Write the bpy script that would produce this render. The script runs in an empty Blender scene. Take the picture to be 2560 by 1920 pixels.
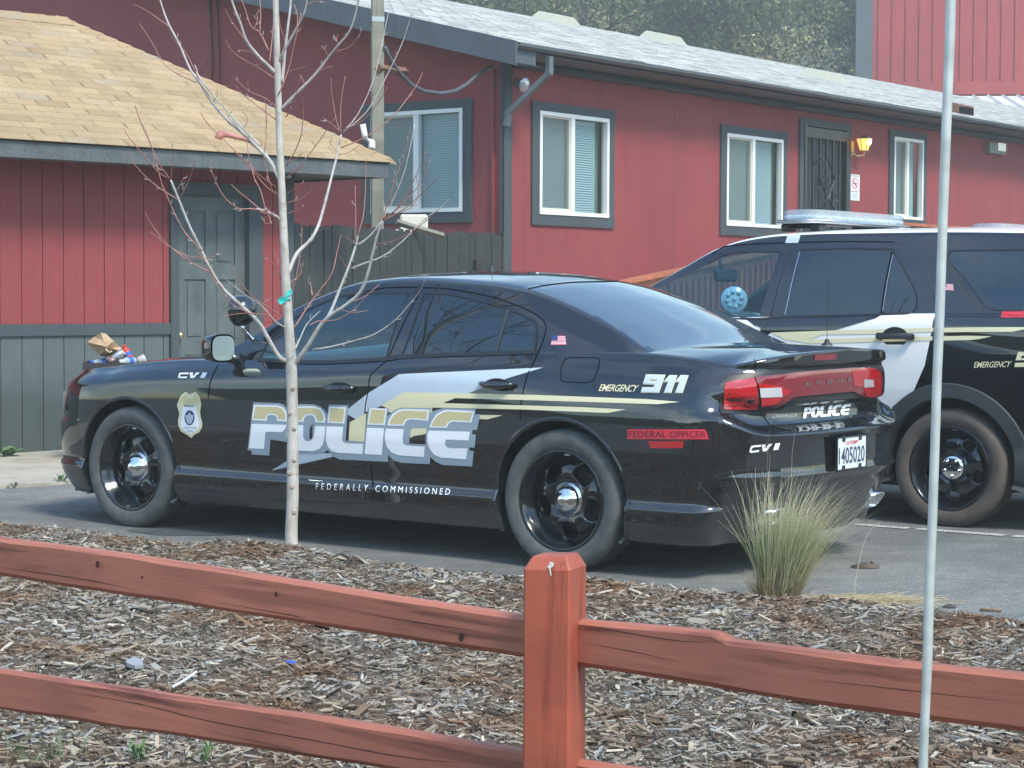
import bpy, bmesh, math, random
from math import sin, cos, pi, radians, sqrt, atan2
from mathutils import Vector, Matrix, noise
from mathutils.bvhtree import BVHTree
from mathutils.geometry import tessellate_polygon
random.seed(7)
scene = bpy.context.scene
COL = scene.collection
# ------------------------------------------------------------------ camera frame (solved from the photograph)
F_PX, PITCH, ROLL, CAM_H = 5200.0, radians(2.56), radians(0.259), 1.378
PW, PH = 2560.0, 1920.0
CAM = Vector((0, 0, CAM_H))
_fw = Vector((0, cos(PITCH), -sin(PITCH))); _r = Vector((1, 0, 0)); _u = _r.cross(_fw)
CR = _r * cos(ROLL) + _u * sin(ROLL); CU = -_r * sin(ROLL) + _u * cos(ROLL); CF = _fw
def ray(x, y):
    return (CF + CR * ((x - PW / 2) / F_PX) + CU * ((PH / 2 - y) / F_PX))
def on_plane(x, y, p0, n):
    d = ray(x, y); return CAM + d * ((Vector(p0) - CAM).dot(n) / d.dot(n))
def on_ground(x, y, z=0.0):
    return on_plane(x, y, (0, 0, z), Vector((0, 0, 1)))
def at_depth(x, y, dep):
    d = ray(x, y); return CAM + d * (dep / d.y)
def zoomf(ox, oy, s):
    return lambda pts: [(ox + a / s, oy + b / s) for a, b in pts]
Z1 = zoomf(0, 0, 2.458); Z2 = zoomf(800, 0, 2.458); Z3 = zoomf(1660, 0, 2.458)
Z4 = zoomf(100, 650, 2.074); Z5 = zoomf(700, 650, 2.074); Z6 = zoomf(1000, 640, 2.4578)
Z4C = zoomf(560, 650, 4.424); Z5B = zoomf(600, 960, 3.456); Z6B = zoomf(1440, 880, 4.254)
ZB = zoomf(180, 960, 4.1475); ZZ = zoomf(1700, 820, 3.457); ZR = zoomf(1560, 500, 1.659)
ZS = zoomf(1780, 500, 2.836); ZQ = zoomf(2180, 200, 3.95); Z8 = zoomf(340, 0, 1.8434)
ZT = zoomf(2320, 680, 5.925); ZW = zoomf(2200, 960, 4.147); V = zoomf(0, 0, 2212 / 2560.0)
ZF = zoomf(680, 520, 3.456); ZL = zoomf(0, 800, 3.0725); ZP = zoomf(1280, 1200, 1.728)
# ------------------------------------------------------------------ objects
MW = {}
def tag(o, label=None, cat=None, group=None, kind=None):
    if label: o['label'] = label
    if cat: o['category'] = cat
    if group: o['group'] = group
    if kind: o['kind'] = kind
    return o
def thing(name, label, cat, loc=(0, 0, 0), rotz=0, group=None, basis=None):
    o = bpy.data.objects.new(name, None); COL.objects.link(o)
    o.empty_display_size = 0.2
    if basis is None: basis = Matrix.Translation(loc) @ Matrix.Rotation(rotz, 4, 'Z')
    o.matrix_world = basis; MW[o] = basis.copy()
    return tag(o, label, cat, group)
def mesh_obj(name, verts, faces, mat, parent=None, smooth=False, local=False, mats=None, midx=None, normals=None):
    me = bpy.data.meshes.new(name)
    if parent is not None and not local:
        inv = MW[parent].inverted(); verts = [inv @ Vector(v) for v in verts]
    me.from_pydata([tuple(v) for v in verts], [], faces)
    for m in (mats or [mat]): me.materials.append(m)
    if midx: me.polygons.foreach_set('material_index', midx)
    if smooth: me.polygons.foreach_set('use_smooth', [True] * len(me.polygons))
    me.update()
    if normals: me.normals_split_custom_set_from_vertices([tuple(n) for n in normals])
    o = bpy.data.objects.new(name, me); COL.objects.link(o)
    if parent is not None: o.parent = parent; MW[o] = MW[parent]
    else: MW[o] = Matrix.Identity(4)
    return o
class MB:
    def __init__(s): s.v = []; s.f = []; s.m = []; s.cm = 0
    def add(s, vs, fs):
        b = len(s.v); s.v += [Vector(v) for v in vs]
        s.f += [tuple(b + i for i in f) for f in fs]; s.m += [s.cm] * len(fs); return s
    def box(s, c, sz, R=None, bev=0.0, taper=None):
        R = R or Matrix.Identity(3); c = Vector(c); hx, hy, hz = sz[0] / 2, sz[1] / 2, sz[2] / 2
        if bev <= 0:
            vs = [(x * hx, y * hy, z * hz) for z in (-1, 1) for y in (-1, 1) for x in (-1, 1)]
            fs = [(0, 2, 3, 1), (4, 5, 7, 6), (0, 1, 5, 4), (2, 6, 7, 3), (0, 4, 6, 2), (1, 3, 7, 5)]
        else:
            b = min(bev, hx * .9, hy * .9, hz * .9); vs = []; idx = {}
            for sx in (-1, 1):
                for sy in (-1, 1):
                    for sz_ in (-1, 1):
                        for k in range(3):
                            p = [sx * (hx - b), sy * (hy - b), sz_ * (hz - b)]
                            p[k] = (sx * hx, sy * hy, sz_ * hz)[k]
                            idx[(sx, sy, sz_, k)] = len(vs); vs.append(tuple(p))
            fs = []
            for k in range(3):
                a, c2 = [i for i in range(3) if i != k]
                for sg in (-1, 1):
                    q = []
                    for (i, j) in ((-1, -1), (1, -1), (1, 1), (-1, 1)):
                        t = [0, 0, 0]; t[k] = sg; t[a] = i; t[c2] = j; q.append(idx[(t[0], t[1], t[2], k)])
                    fs.append(tuple(q))
            for k in range(3):            # edges along axis k
                a, c2 = [i for i in range(3) if i != k]
                for i in (-1, 1):
                    for j in (-1, 1):
                        t0 = [0, 0, 0]; t0[a] = i; t0[c2] = j; t1 = list(t0); t0[k] = -1; t1[k] = 1
                        fs.append((idx[(*t0, a)], idx[(*t1, a)], idx[(*t1, c2)], idx[(*t0, c2)]))
            for sx in (-1, 1):
                for sy in (-1, 1):
                    for sz_ in (-1, 1):
                        fs.append((idx[(sx, sy, sz_, 0)], idx[(sx, sy, sz_, 1)], idx[(sx, sy, sz_, 2)]))
        return s.add([c + R @ Vector(v) for v in vs], fs)
    def prism(s, poly, z0, z1, fn=None):
        """poly: list of (a,b); fn maps (a,b,h) to a point"""
        fn = fn or (lambda a, b, h: (a, b, h)); n = len(poly)
        vs = [fn(a, b, z0) for a, b in poly] + [fn(a, b, z1) for a, b in poly]
        tris = tessellate_polygon([[Vector((a, b, 0)) for a, b in poly]])
        fs = [tuple(t) for t in tris] + [tuple(n + i for i in reversed(t)) for t in tris]
        fs += [(i, (i + 1) % n, n + (i + 1) % n, n + i) for i in range(n)]
        return s.add(vs, fs)
    def tube(s, pts, rad, n=8, cap=True):
        pts = [Vector(p) for p in pts]; rs = rad if isinstance(rad, (list, tuple)) else [rad] * len(pts)
        vs = []; fs = []; ref = Vector((0, 0, 1)); u = None
        for i, p in enumerate(pts):
            t = (pts[min(i + 1, len(pts) - 1)] - pts[max(i - 1, 0)])
            t = t.normalized() if t.length > 1e-9 else Vector((0, 0, 1))
            if u is None:
                u = t.cross(ref if abs(t.z) < .9 else Vector((1, 0, 0))).normalized()
            else:
                u = (u - t * u.dot(t)); u = u.normalized() if u.length > 1e-6 else t.orthogonal().normalized()
            w = t.cross(u)
            for k in range(n):
                a = 2 * pi * k / n; vs.append(p + (u * cos(a) + w * sin(a)) * rs[i])
        for i in range(len(pts) - 1):
            for k in range(n):
                fs.append((i * n + k, i * n + (k + 1) % n, (i + 1) * n + (k + 1) % n, (i + 1) * n + k))
        if cap: fs += [tuple(reversed(range(n))), tuple(range((len(pts) - 1) * n, len(pts) * n))]
        return s.add(vs, fs)
    def lathe(s, prof, n=48, fn=None, a0=0.0, a1=2 * pi):
        """prof: (r,h) ; fn(x,y,h)->point ; axis h"""
        fn = fn or (lambda x, y, h: (x, y, h)); full = abs(a1 - a0 - 2 * pi) < 1e-6; m = n if full else n + 1
        vs = []; fs = []
        for r, h in prof:
            for k in range(m):
                a = a0 + (a1 - a0) * k / n; vs.append(fn(r * cos(a), r * sin(a), h))
        for i in range(len(prof) - 1):
            for k in range(n):
                k2 = (k + 1) % m; fs.append((i * m + k, i * m + k2, (i + 1) * m + k2, (i + 1) * m + k))
        return s.add(vs, fs)
    def quad(s, a, b, c, d): return s.add([a, b, c, d], [(0, 1, 2, 3)])
    def grid(s, fn, nu, nv):
        vs = [fn(i / nu, j / nv) for i in range(nu + 1) for j in range(nv + 1)]
        fs = [(i * (nv + 1) + j, (i + 1) * (nv + 1) + j, (i + 1) * (nv + 1) + j + 1, i * (nv + 1) + j + 1) for i in range(nu) for j in range(nv)]
        return s.add(vs, fs)
    def build(s, name, mat, parent=None, smooth=False, local=False, mats=None):
        return mesh_obj(name, s.v, s.f, mat, parent, smooth, local, mats, s.m if mats else None)
def rotz3(a): return Matrix.Rotation(a, 3, 'Z')
def copy_tree(o, parent=None):
    c = o.copy(); COL.objects.link(c)
    if parent is not None: c.parent = parent
    for ch in list(o.children): copy_tree(ch, c)
    return c
def pchip(tab):
    xs = [t[0] for t in tab]; ys = [t[1] for t in tab]; n = len(xs)
    d = [(ys[i + 1] - ys[i]) / (xs[i + 1] - xs[i]) for i in range(n - 1)]
    m = [d[0]] + [0 if d[i - 1] * d[i] <= 0 else 2 * d[i - 1] * d[i] / (d[i - 1] + d[i]) for i in range(1, n - 1)] + [d[-1]]
    def f(x):
        if x <= xs[0]: return ys[0]
        if x >= xs[-1]: return ys[-1]
        lo, hi = 0, n - 1
        while hi - lo > 1:
            k = (lo + hi) // 2
            if xs[k] <= x: lo = k
            else: hi = k
        h = xs[lo + 1] - xs[lo]; t = (x - xs[lo]) / h
        return ((1 + 2 * t) * (1 - t) ** 2 * ys[lo] + t * (1 - t) ** 2 * h * m[lo] + t * t * (3 - 2 * t) * ys[lo + 1] + t * t * (t - 1) * h * m[lo + 1])
    return f
def sm(a, b, x):
    t = max(0, min(1, (x - a) / (b - a))); return t * t * (3 - 2 * t)
def inpoly(x, y, poly):
    c = False; n = len(poly)
    for i in range(n):
        x1, y1 = poly[i]; x2, y2 = poly[i - 1]
        if (y1 > y) != (y2 > y) and x < (x2 - x1) * (y - y1) / (y2 - y1) + x1: c = not c
    return c
# ------------------------------------------------------------------ materials
def newmat(name):
    m = bpy.data.materials.new(name); m.use_nodes = True; nt = m.node_tree
    return m, nt, nt.nodes['Principled BSDF']
def N(nt, t, **kw):
    n = nt.nodes.new(t)
    for k, v in kw.items():
        if k in n.inputs: n.inputs[k].default_value = v
        else: setattr(n, k, v)
    return n
def ramp(nt, fac, stops):
    r = nt.nodes.new('ShaderNodeValToRGB'); e = r.color_ramp.elements
    while len(e) < len(stops): e.new(0.5)
    for k, (p, c) in enumerate(stops): e[k].position = p; e[k].color = (*c, 1)
    nt.links.new(fac, r.inputs[0]); return r.outputs[0]
def mix(nt, a, b, fac, mode='MIX'):
    m = nt.nodes.new('ShaderNodeMix'); m.data_type = 'RGBA'; m.blend_type = mode
    for i, s in ((0, fac), (6, a), (7, b)):
        if isinstance(s, (int, float)): m.inputs[i].default_value = s
        elif isinstance(s, tuple): m.inputs[i].default_value = (*s, 1)
        else: nt.links.new(s, m.inputs[i])
    return m.outputs[2]
def coords(nt, scale=(1, 1, 1), rot=(0, 0, 0), kind='Object'):
    tc = nt.nodes.new('ShaderNodeTexCoord'); mp = nt.nodes.new('ShaderNodeMapping')
    mp.inputs['Scale'].default_value = scale; mp.inputs['Rotation'].default_value = rot
    nt.links.new(tc.outputs[kind], mp.inputs[0]); return mp.outputs[0]
def noisetex(nt, vec, scale, detail=4, rough=.55, out='Fac'):
    n = N(nt, 'ShaderNodeTexNoise', Scale=scale, Detail=detail, Roughness=rough); nt.links.new(vec, n.inputs['Vector']); return n.outputs[out]
def bump(nt, b, h, strength=.3, dist=.01):
    bp = N(nt, 'ShaderNodeBump', Strength=strength, Distance=dist); nt.links.new(h, bp.inputs['Height'])
    nt.links.new(bp.outputs[0], b.inputs['Normal'])
def simple(name, col, rough=.5, metal=0., var=0.0, vs=8, bmp=0, bs=60, coat=0., spec=.5):
    m, nt, b = newmat(name); b.inputs['Base Color'].default_value = (*col, 1); b.inputs['Roughness'].default_value = rough
    b.inputs['Metallic'].default_value = metal; b.inputs['Coat Weight'].default_value = coat; b.inputs['Coat Roughness'].default_value = .04
    b.inputs['Specular IOR Level'].default_value = spec
    if var > 0 or bmp > 0: vec = coords(nt)
    if var > 0:
        f = noisetex(nt, vec, vs, 6)
        c = ramp(nt, f, [(.3, tuple(x * (1 - var) for x in col)), (.7, tuple(min(1, x * (1 + var)) for x in col))])
        nt.links.new(c, b.inputs['Base Color'])
    if bmp > 0: bump(nt, b, noisetex(nt, vec, bs, 3), bmp)
    return m
M = {}
def paint(name, col, dust=.10):
    m, nt, b = newmat(name); vec = coords(nt)
    f = noisetex(nt, vec, 3.0, 8, .65); g = noisetex(nt, vec, 40, 3)
    geo = nt.nodes.new('ShaderNodeNewGeometry'); sep = nt.nodes.new('ShaderNodeSeparateXYZ')
    nt.links.new(vec, sep.inputs[0])
    lo = N(nt, 'ShaderNodeMapRange'); lo.inputs[1].default_value = .65; lo.inputs[2].default_value = .15; lo.inputs[3].default_value = 0; lo.inputs[4].default_value = 1
    nt.links.new(sep.outputs[2], lo.inputs[0])
    mul = N(nt, 'ShaderNodeMath', operation='MULTIPLY_ADD'); nt.links.new(lo.outputs[0], mul.inputs[0]); nt.links.new(f, mul.inputs[1]); mul.inputs[2].default_value = dust
    dustc = (.16, .16, .15)
    m2 = N(nt, 'ShaderNodeMath', operation='MULTIPLY'); nt.links.new(mul.outputs[0], m2.inputs[0]); m2.inputs[1].default_value = .20
    c = mix(nt, col, dustc, m2.outputs[0]); nt.links.new(c, b.inputs['Base Color'])
    b.inputs['Roughness'].default_value = .5; b.inputs['Specular IOR Level'].default_value = .05; b.inputs['Coat Weight'].default_value = 1.0; b.inputs['Coat IOR'].default_value = 1.85
    rr = N(nt, 'ShaderNodeMapRange'); rr.inputs[3].default_value = .03; rr.inputs[4].default_value = .16
    nt.links.new(m2.outputs[0], rr.inputs[0]); nt.links.new(rr.outputs[0], b.inputs['Coat Roughness'])
    return m
M['paint'] = paint('black_paint', (.0025, .0035, .0055), .05)
M['white_paint'] = simple('white_paint', (.84, .83, .80), .3, coat=.6)
M['trim'] = simple('black_trim', (.012, .013, .015), .45)
M['plastic'] = simple('grey_plastic', (.035, .038, .042), .6, bmp=.15, bs=300)
M['seam'] = simple('seam_gap', (.002, .002, .003), .9, spec=.1)
M['chrome'] = simple('chrome', (.82, .83, .85), .06, 1.0)
M['satin'] = simple('satin_metal', (.5, .51, .53), .3, 1.0)
M['rim'] = simple('rim_paint', (.004, .005, .007), .16, coat=.8)
M['dark'] = simple('dark_liner', (.006, .006, .007), .9, spec=.1)
M['disc'] = simple('brake_disc', (.12, .10, .09), .5, .7)
def tyre_mat():
    m, nt, b = newmat('tyre_rubber'); vec = coords(nt)
    f = noisetex(nt, vec, 14, 6)
    c = ramp(nt, f, [(.3, (.060, .063, .063)), (.7, (.115, .117, .113))]); nt.links.new(c, b.inputs['Base Color'])
    b.inputs['Roughness'].default_value = .75
    bump(nt, b, noisetex(nt, vec, 160, 2), .25); return m
M['tyre'] = tyre_mat()
M['tyre_brown'] = simple('dusty_tyre', (.085, .068, .056), .85, var=.25, vs=14, bmp=.25, bs=160)
def glass(name, tint, trans, rough=.02, base=(.004, .006, .009)):
    m, nt, b = newmat(name); out = nt.nodes['Material Output']
    b.inputs['Base Color'].default_value = (*base, 1); b.inputs['Roughness'].default_value = rough
    b.inputs['Specular IOR Level'].default_value = 1.0; b.inputs['Coat Weight'].default_value = .8; b.inputs['Coat Roughness'].default_value = .02; b.inputs['Coat IOR'].default_value = 1.6
    t = N(nt, 'ShaderNodeBsdfTransparent'); t.inputs[0].default_value = (*tint, 1)
    fr = N(nt, 'ShaderNodeFresnel', IOR=1.5)
    ms = nt.nodes.new('ShaderNodeMixShader'); ms.inputs[0].default_value = 1 - trans
    nt.links.new(t.outputs[0], ms.inputs[1]); nt.links.new(b.outputs[0], ms.inputs[2]); nt.links.new(ms.outputs[0], out.inputs[0]); return m
M['glass_tint'] = glass('tinted_glass', (.30, .55, .66), .5, .03, (.012, .040, .062))
M['glass_dark'] = glass('privacy_glass', (.04, .07, .10), .25, .02, (.007, .018, .028))
M['glass_clear'] = glass('clear_glass', (.55, .82, .95), .72, .02, (.030, .075, .105))
M['glass_back'] = glass('backlight_glass', (.05, .07, .09), .12, .10, (.065, .080, .086))
M['silver'] = simple('silver_vinyl', (.48, .56, .64), .35, var=.04)
M['grey_vinyl'] = simple('grey_vinyl', (.30, .36, .42), .4)
M['white_vinyl'] = simple('white_vinyl', (.90, .92, .93), .35)
M['cream'] = simple('cream_vinyl', (.74, .68, .44), .4)
M['gold'] = simple('gold_vinyl', (.66, .56, .30), .4)
M['red_vinyl'] = simple('red_vinyl', (.62, .035, .06), .4)
M['dark_red'] = simple('dark_red_vinyl', (.13, .01, .02), .4)
M['blue_vinyl'] = simple('blue_vinyl', (.03, .05, .18), .4)
M['lens_red'] = simple('red_lens', (.42, .006, .012), .08, coat=1)
M['lens_dark'] = simple('dark_red_lens', (.19, .008, .016), .06, coat=1)
M['lens_clear'] = simple('clear_lens', (.62, .60, .62), .15, .3, coat=1)
M['lens_led'] = simple('led_lens', (.72, .80, .86), .2, .0, coat=1)
M['plate'] = simple('plate_white', (.66, .70, .72), .35)
M['ink'] = simple('plate_ink', (.03, .05, .11), .5)
M['seat'] = simple('seat_fabric', (.03, .04, .05), .8)
M['mirror'] = simple('mirror_glass', (.40, .52, .50), .18, .35)  # pale green reflection put into the base colour of the mirror glass
# ------------------------------------------------------------------ car bodies
class Spec: pass
def build_shell(S):
    """half grids (skirt, top, greenhouse) mirrored into one bmesh; face layer 'tag'"""
    bm = bmesh.new(); tl = bm.faces.layers.int.new('tag')
    n = S.n
    sts = []                                     # stations: ('f',phi) front, ('m',x), ('r',phi)
    NE = 30
    for i in range(NE): sts.append(('f', pi / 2 * (1 - i / NE)))
    x = S.xf
    NM = int((S.xf - S.xr) / .03)
    for i in range(NM + 1): sts.append(('m', S.xf + (S.xr - S.xf) * i / NM))
    for i in range(1, NE + 1): sts.append(('r', pi / 2 * i / NE))
    lo = list(S.lowrows)
    up = S.uprows
    def place(st, Yfn, z, Lf, Lr, off=0.0):
        k, a = st
        if k == 'm': return (a, Yfn(a), z)
        if k == 'f':
            w = Yfn(S.xf); return (S.xf + Lf * max(0, sin(a)) ** (2 / S.nf) , w * max(0, cos(a)) ** (2 / S.nf), z)
        w = Yfn(S.xr); return (S.xr - Lr * max(0, sin(a)) ** (2 / S.nr) - off * sin(a) ** .5 if a > 0 else S.xr, w * max(0, cos(a)) ** (2 / S.nr) + off * cos(a) * .5, z)
    G = []
    for st in sts:
        k, a = st; xx = a if k == 'm' else (S.xf if k == 'f' else S.xr)
        zs = S.zs_front(a) if k == 'f' else (S.zs_rear(a) if k == 'r' else S.zs(a))
        ysh = S.ysh(xx); cf = S.cf(xx); col = []
        for z in lo:
            Yf = lambda X, z=z: S.ylow(z)
            off = S.roff(z, a) if k == 'r' else 0.0
            foff = S.foff(z, a) if k == 'f' else 0.0
            p = place(st, Yf, z, S.Lf, S.Lr, off)
            if k == 'f': p = (p[0] + foff * sin(a), p[1], p[2])
            col.append(p)
        zt = lo[-1]
        for q in up:
            z = zt + (zs - zt) * q
            def Yf(X, q=q):
                t = pchip([(0, S.ylow(zt)), (cf * .55, S.ymid), (cf, S.ycr), (cf + (1 - cf) * .5, (S.ycr + ysh) / 2 + .016), (cf + (1 - cf) * .85, ysh + .02), (1.0001, ysh)])
                return t(q)
            off = S.roff(z, a) if k == 'r' else 0.0
            foff = S.foff(z, a) if k == 'f' else 0.0
            p = place(st, Yf, z, S.Lf, S.Lr, off)
            if k == 'f': p = (p[0] + foff * sin(a), p[1], p[2])
            col.append(p)
        G.append(col)
    nr = len(G[0])
    for sg in (1, -1):
        vv = [[bm.verts.new((p[0], p[1] * sg, p[2])) for p in col] for col in G]
        for i in range(len(vv) - 1):
            for j in range(nr - 1):
                q = [vv[i][j], vv[i][j + 1], vv[i + 1][j + 1], vv[i + 1][j]]
                if sg < 0: q.reverse()
                f = bm.faces.new(q); f[tl] = 1
        # top
        NT = 16; tv = []
        for i, st in enumerate(sts):
            p = G[i][-1]; row = [vv[i][-1]]
            zc = S.zc(p[0])
            for j in range(1, NT + 1):
                r = j / NT; fz = 1 - (1 - r) ** S.crown
                row.append(bm.verts.new((p[0], p[1] * (1 - r) * sg, p[2] + (zc - p[2]) * fz)))
            tv.append(row)
        for i in range(len(tv) - 1):
            for j in range(NT):
                q = [tv[i][j], tv[i][j + 1], tv[i + 1][j + 1], tv[i + 1][j]]
                if sg < 0: q.reverse()
                f = bm.faces.new(q)
                f[tl] = 2
        # greenhouse
        NG = 130; gv = []
        for i in range(NG + 1):
            x = S.g0 + (S.g1 - S.g0) * i / NG
            yb = S.yb(x); zb = S.zb(x); ye = S.ye(x); ze = S.ze(x); zc = max(S.zg(x), ze)
            if ze < zb + .01: zb = ze - .01
            row = [(yb + .004, zb - .06)]
            ns = 16
            for j in range(ns + 1):
                t = j / ns; row.append((yb + (ye - yb) * t + S.bulge * sin(pi * t) * min(1, (ze - zb) / .3), zb + (ze - zb) * t))
            # rounding of the rail
            a = Vector(row[-2]); row.pop()
            nc = 18; rr = S.rail * min(1, max(.1, (ze - zb) / .2))
            pe = Vector((ye, ze)); d1 = (pe - a).normalized(); y2 = ye - rr; z2 = ze + (zc - ze) * (1 - (y2 / ye) ** 2)
            p2 = Vector((y2, z2)); p1 = pe - d1 * min(rr, (pe - a).length * .9)
            for t in (0, .2, .4, .6, .8, 1):
                row.append(tuple(p1 * (1 - t) ** 2 + pe * 2 * t * (1 - t) + p2 * t * t))
            for j in range(1, nc + 1):
                y = y2 * (1 - j / nc); row.append((y, ze + (zc - ze) * (1 - (y / ye) ** 2)))
            gv.append([bm.verts.new((x, y * sg, z)) for y, z in row])
        nr2 = len(gv[0])
        for i in range(NG):
            for j in range(nr2 - 1):
                q = [gv[i][j], gv[i][j + 1], gv[i + 1][j + 1], gv[i + 1][j]]
                if sg < 0: q.reverse()
                f = bm.faces.new(q); f[tl] = 3 if j < 18 else (5 if j > (23 if S.white_in == 0 else 18) else 4)
    bmesh.ops.remove_doubles(bm, verts=bm.verts, dist=.0004)
    return bm, tl
def cut_tag(bm, tl, poly, newtag, src, ax=(0, 2), side=None, smooth=0):
    """cut faces whose tag is in src along poly (in the ax plane) and retag the inside"""
    a, b = ax; xs = [p[0] for p in poly]; ys = [p[1] for p in poly]
    x0, x1, y0, y1 = min(xs) - .06, max(xs) + .06, min(ys) - .06, max(ys) + .06
    def near(f):
        c = f.calc_center_median(); return f[tl] in src and x0 < c[a] < x1 and y0 < c[b] < y1 and (side is None or side(c))
    for i in range(len(poly)):
        p, q = poly[i - 1], poly[i]
        d = Vector((q[0] - p[0], q[1] - p[1]))
        if d.length < 1e-5: continue
        no = [0, 0, 0]; no[a] = -d.y; no[b] = d.x; co = [0, 0, 0]; co[a] = p[0]; co[b] = p[1]
        mx0, mx1, my0, my1 = min(p[0], q[0]) - .05, max(p[0], q[0]) + .05, min(p[1], q[1]) - .05, max(p[1], q[1]) + .05
        fs = [f for f in bm.faces if f[tl] in src and mx0 < f.calc_center_median()[a] < mx1 and my0 < f.calc_center_median()[b] < my1 and (side is None or side(f.calc_center_median()))]
        geom = set(fs)
        for f in fs: geom.update(f.edges); geom.update(f.verts)
        bmesh.ops.bisect_plane(bm, geom=list(geom), dist=1e-5, plane_co=co, plane_no=Vector(no).normalized())
    for f in bm.faces:
        if near(f):
            c = f.calc_center_median()
            if inpoly(c[a], c[b], poly): f[tl] = newtag
def split_parts(bm, tl, spec, parent, out):
    """spec: tag -> (name, material) ; builds one mesh each with the shell's own normals"""
    bm.normal_update(); bm.verts.index_update()
    nrm = {v: v.normal.copy() for v in bm.verts}
    for key, (name, mat, test) in spec.items():
        vs = []; ns = []; idx = {}; fs = []
        for f in bm.faces:
            if f[tl] in (key if isinstance(key, tuple) else (key,)) and (test is None or test(f.calc_center_median())):
                q = []
                for v in f.verts:
                    if v not in idx: idx[v] = len(vs); vs.append(v.co.copy()); ns.append(nrm[v])
                    q.append(idx[v])
                fs.append(tuple(q))
        if fs:
            o = mesh_obj(name, vs, fs, mat, parent, True, True, normals=ns)
            out.setdefault(name, []).append(o)
class Skin:
    """ray target for markings, in the car's own frame"""
    def __init__(s, bm, basis):
        s.bvh = BVHTree.FromBMesh(bm); s.B = basis; s.I = basis.inverted(); s.o = s.I @ CAM; s.R = s.I.to_3x3()
    def px(s, x, y):
        d = (s.R @ ray(x, y)).normalized(); h = s.bvh.ray_cast(s.o, d)
        if h[0] is None: return None
        n = h[1]; n = -n if n.dot(d) > 0 else n
        return h[0], n
    def xz(s, pts):
        r = []
        for x, y in pts:
            h = s.px(x, y)
            if h: r.append((h[0].x, h[0].z))
        return r
def flat(polys):
    """polys: list of [outer, hole, ...] -> verts2d, tris"""
    vs = []; fs = []
    for rings in polys:
        if rings and isinstance(rings[0][0], (int, float)): rings = [rings]
        b = len(vs); tr = tessellate_polygon([[Vector((p[0], p[1], 0)) for p in r] for r in rings])
        for r in rings: vs += [tuple(p) for p in r]
        fs += [tuple(b + i for i in t) for t in tr]
    return vs, fs
_glyph = {}
def text2d(s, bold=0.0, shear=0.0, space=1.0):
    key = (s, bold, shear, space)
    if key not in _glyph:
        cu = bpy.data.curves.new('t', 'FONT'); cu.body = s; cu.offset = bold; cu.shear = shear; cu.space_character = space; cu.resolution_u = 3
        o = bpy.data.objects.new('t', cu); COL.objects.link(o)
        dg = bpy.context.evaluated_depsgraph_get(); me = o.evaluated_get(dg).to_mesh()
        vs = [(v.co.x, v.co.y) for v in me.vertices]; fs = [tuple(p.vertices) for p in me.polygons]
        o.evaluated_get(dg).to_mesh_clear(); bpy.data.objects.remove(o); bpy.data.curves.remove(cu)
        x0 = min(v[0] for v in vs); x1 = max(v[0] for v in vs); y0 = min(v[1] for v in vs); y1 = max(v[1] for v in vs)
        _glyph[key] = ([((v[0] - x0) / (x1 - x0), (v[1] - y0) / (y1 - y0)) for v in vs], fs)
    return _glyph[key]
def in_quad(vf, quad, box=(0, 0, 1, 1)):
    """map unit (u right, v up) to quad TL,TR,BR,BL"""
    tl, tr, br, bl = [Vector(q) for q in quad]; out = []
    for u, v in vf[0]:
        u = (u - box[0]) / (box[2] - box[0]); v = (v - box[1]) / (box[3] - box[1])
        p = (bl * (1 - u) + br * u) * (1 - v) + (tl * (1 - u) + tr * u) * v; out.append((p.x, p.y))
    return out, vf[1]
def decal(name, vf, skin, mat, parent, off=.0015, step=22):
    vs, fs = vf; bm = bmesh.new(); bv = [bm.verts.new((x, y, 0)) for x, y in vs]
    for f in fs:
        if len(set(f)) > 2:
            try: bm.faces.new([bv[i] for i in f])
            except ValueError: pass
    if step:
        for ax in (0, 1):
            c = [v.co[ax] for v in bm.verts]; k = math.floor(min(c) / step) + 1
            while k * step < max(c):
                co = [0, 0, 0]; co[ax] = k * step; no = [0, 0, 0]; no[ax] = 1
                bmesh.ops.bisect_plane(bm, geom=bm.faces[:] + bm.edges[:] + bm.verts[:], dist=1e-6, plane_co=co, plane_no=no); k += 1
    pts = []; ok = {}
    for v in bm.verts:
        h = skin.px(v.co.x, v.co.y)
        if h: ok[v] = len(pts); pts.append(h[0] + h[1] * off)
    faces = []
    for f in bm.faces:
        if all(v in ok for v in f.verts):
            q = [pts[ok[v]] for v in f.verts]
            if max((q[i] - q[i - 1]).length for i in range(len(q))) < .6: faces.append(tuple(ok[v] for v in f.verts))
    bm.free()
    if not faces: print('empty decal', name); return None
    return mesh_obj(name, pts, faces, mat, parent, bool(step), True)
def ribbon(pts, w):
    vs = []; fs = []; P = [Vector(p) for p in pts]
    for i, p in enumerate(P):
        t = (P[min(i + 1, len(P) - 1)] - P[max(i - 1, 0)]); t = t.normalized() if t.length > 0 else Vector((1, 0))
        n = Vector((-t.y, t.x)) * w / 2; vs += [tuple(p + n), tuple(p - n)]
    for i in range(len(P) - 1): fs.append((2 * i, 2 * i + 2, 2 * i + 3, 2 * i + 1))
    return vs, fs
def smooth2(pts, k=6, closed=False):
    P = [Vector(p) for p in pts]; n = len(P); out = []
    rng = range(n) if closed else range(n - 1)
    for i in rng:
        if closed: a, b, c, d = P[i - 1], P[i], P[(i + 1) % n], P[(i + 2) % n]
        else: a, b, c, d = P[max(i - 1, 0)], P[i], P[i + 1], P[min(i + 2, n - 1)]
        for j in range(k):
            t = j / k
            out.append(.5 * ((2 * b) + (c - a) * t + (2 * a - 5 * b + 4 * c - d) * t * t + (3 * b - a - 3 * c + d) * t ** 3))
    if not closed: out.append(P[-1])
    return [tuple(p) for p in out]
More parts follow.
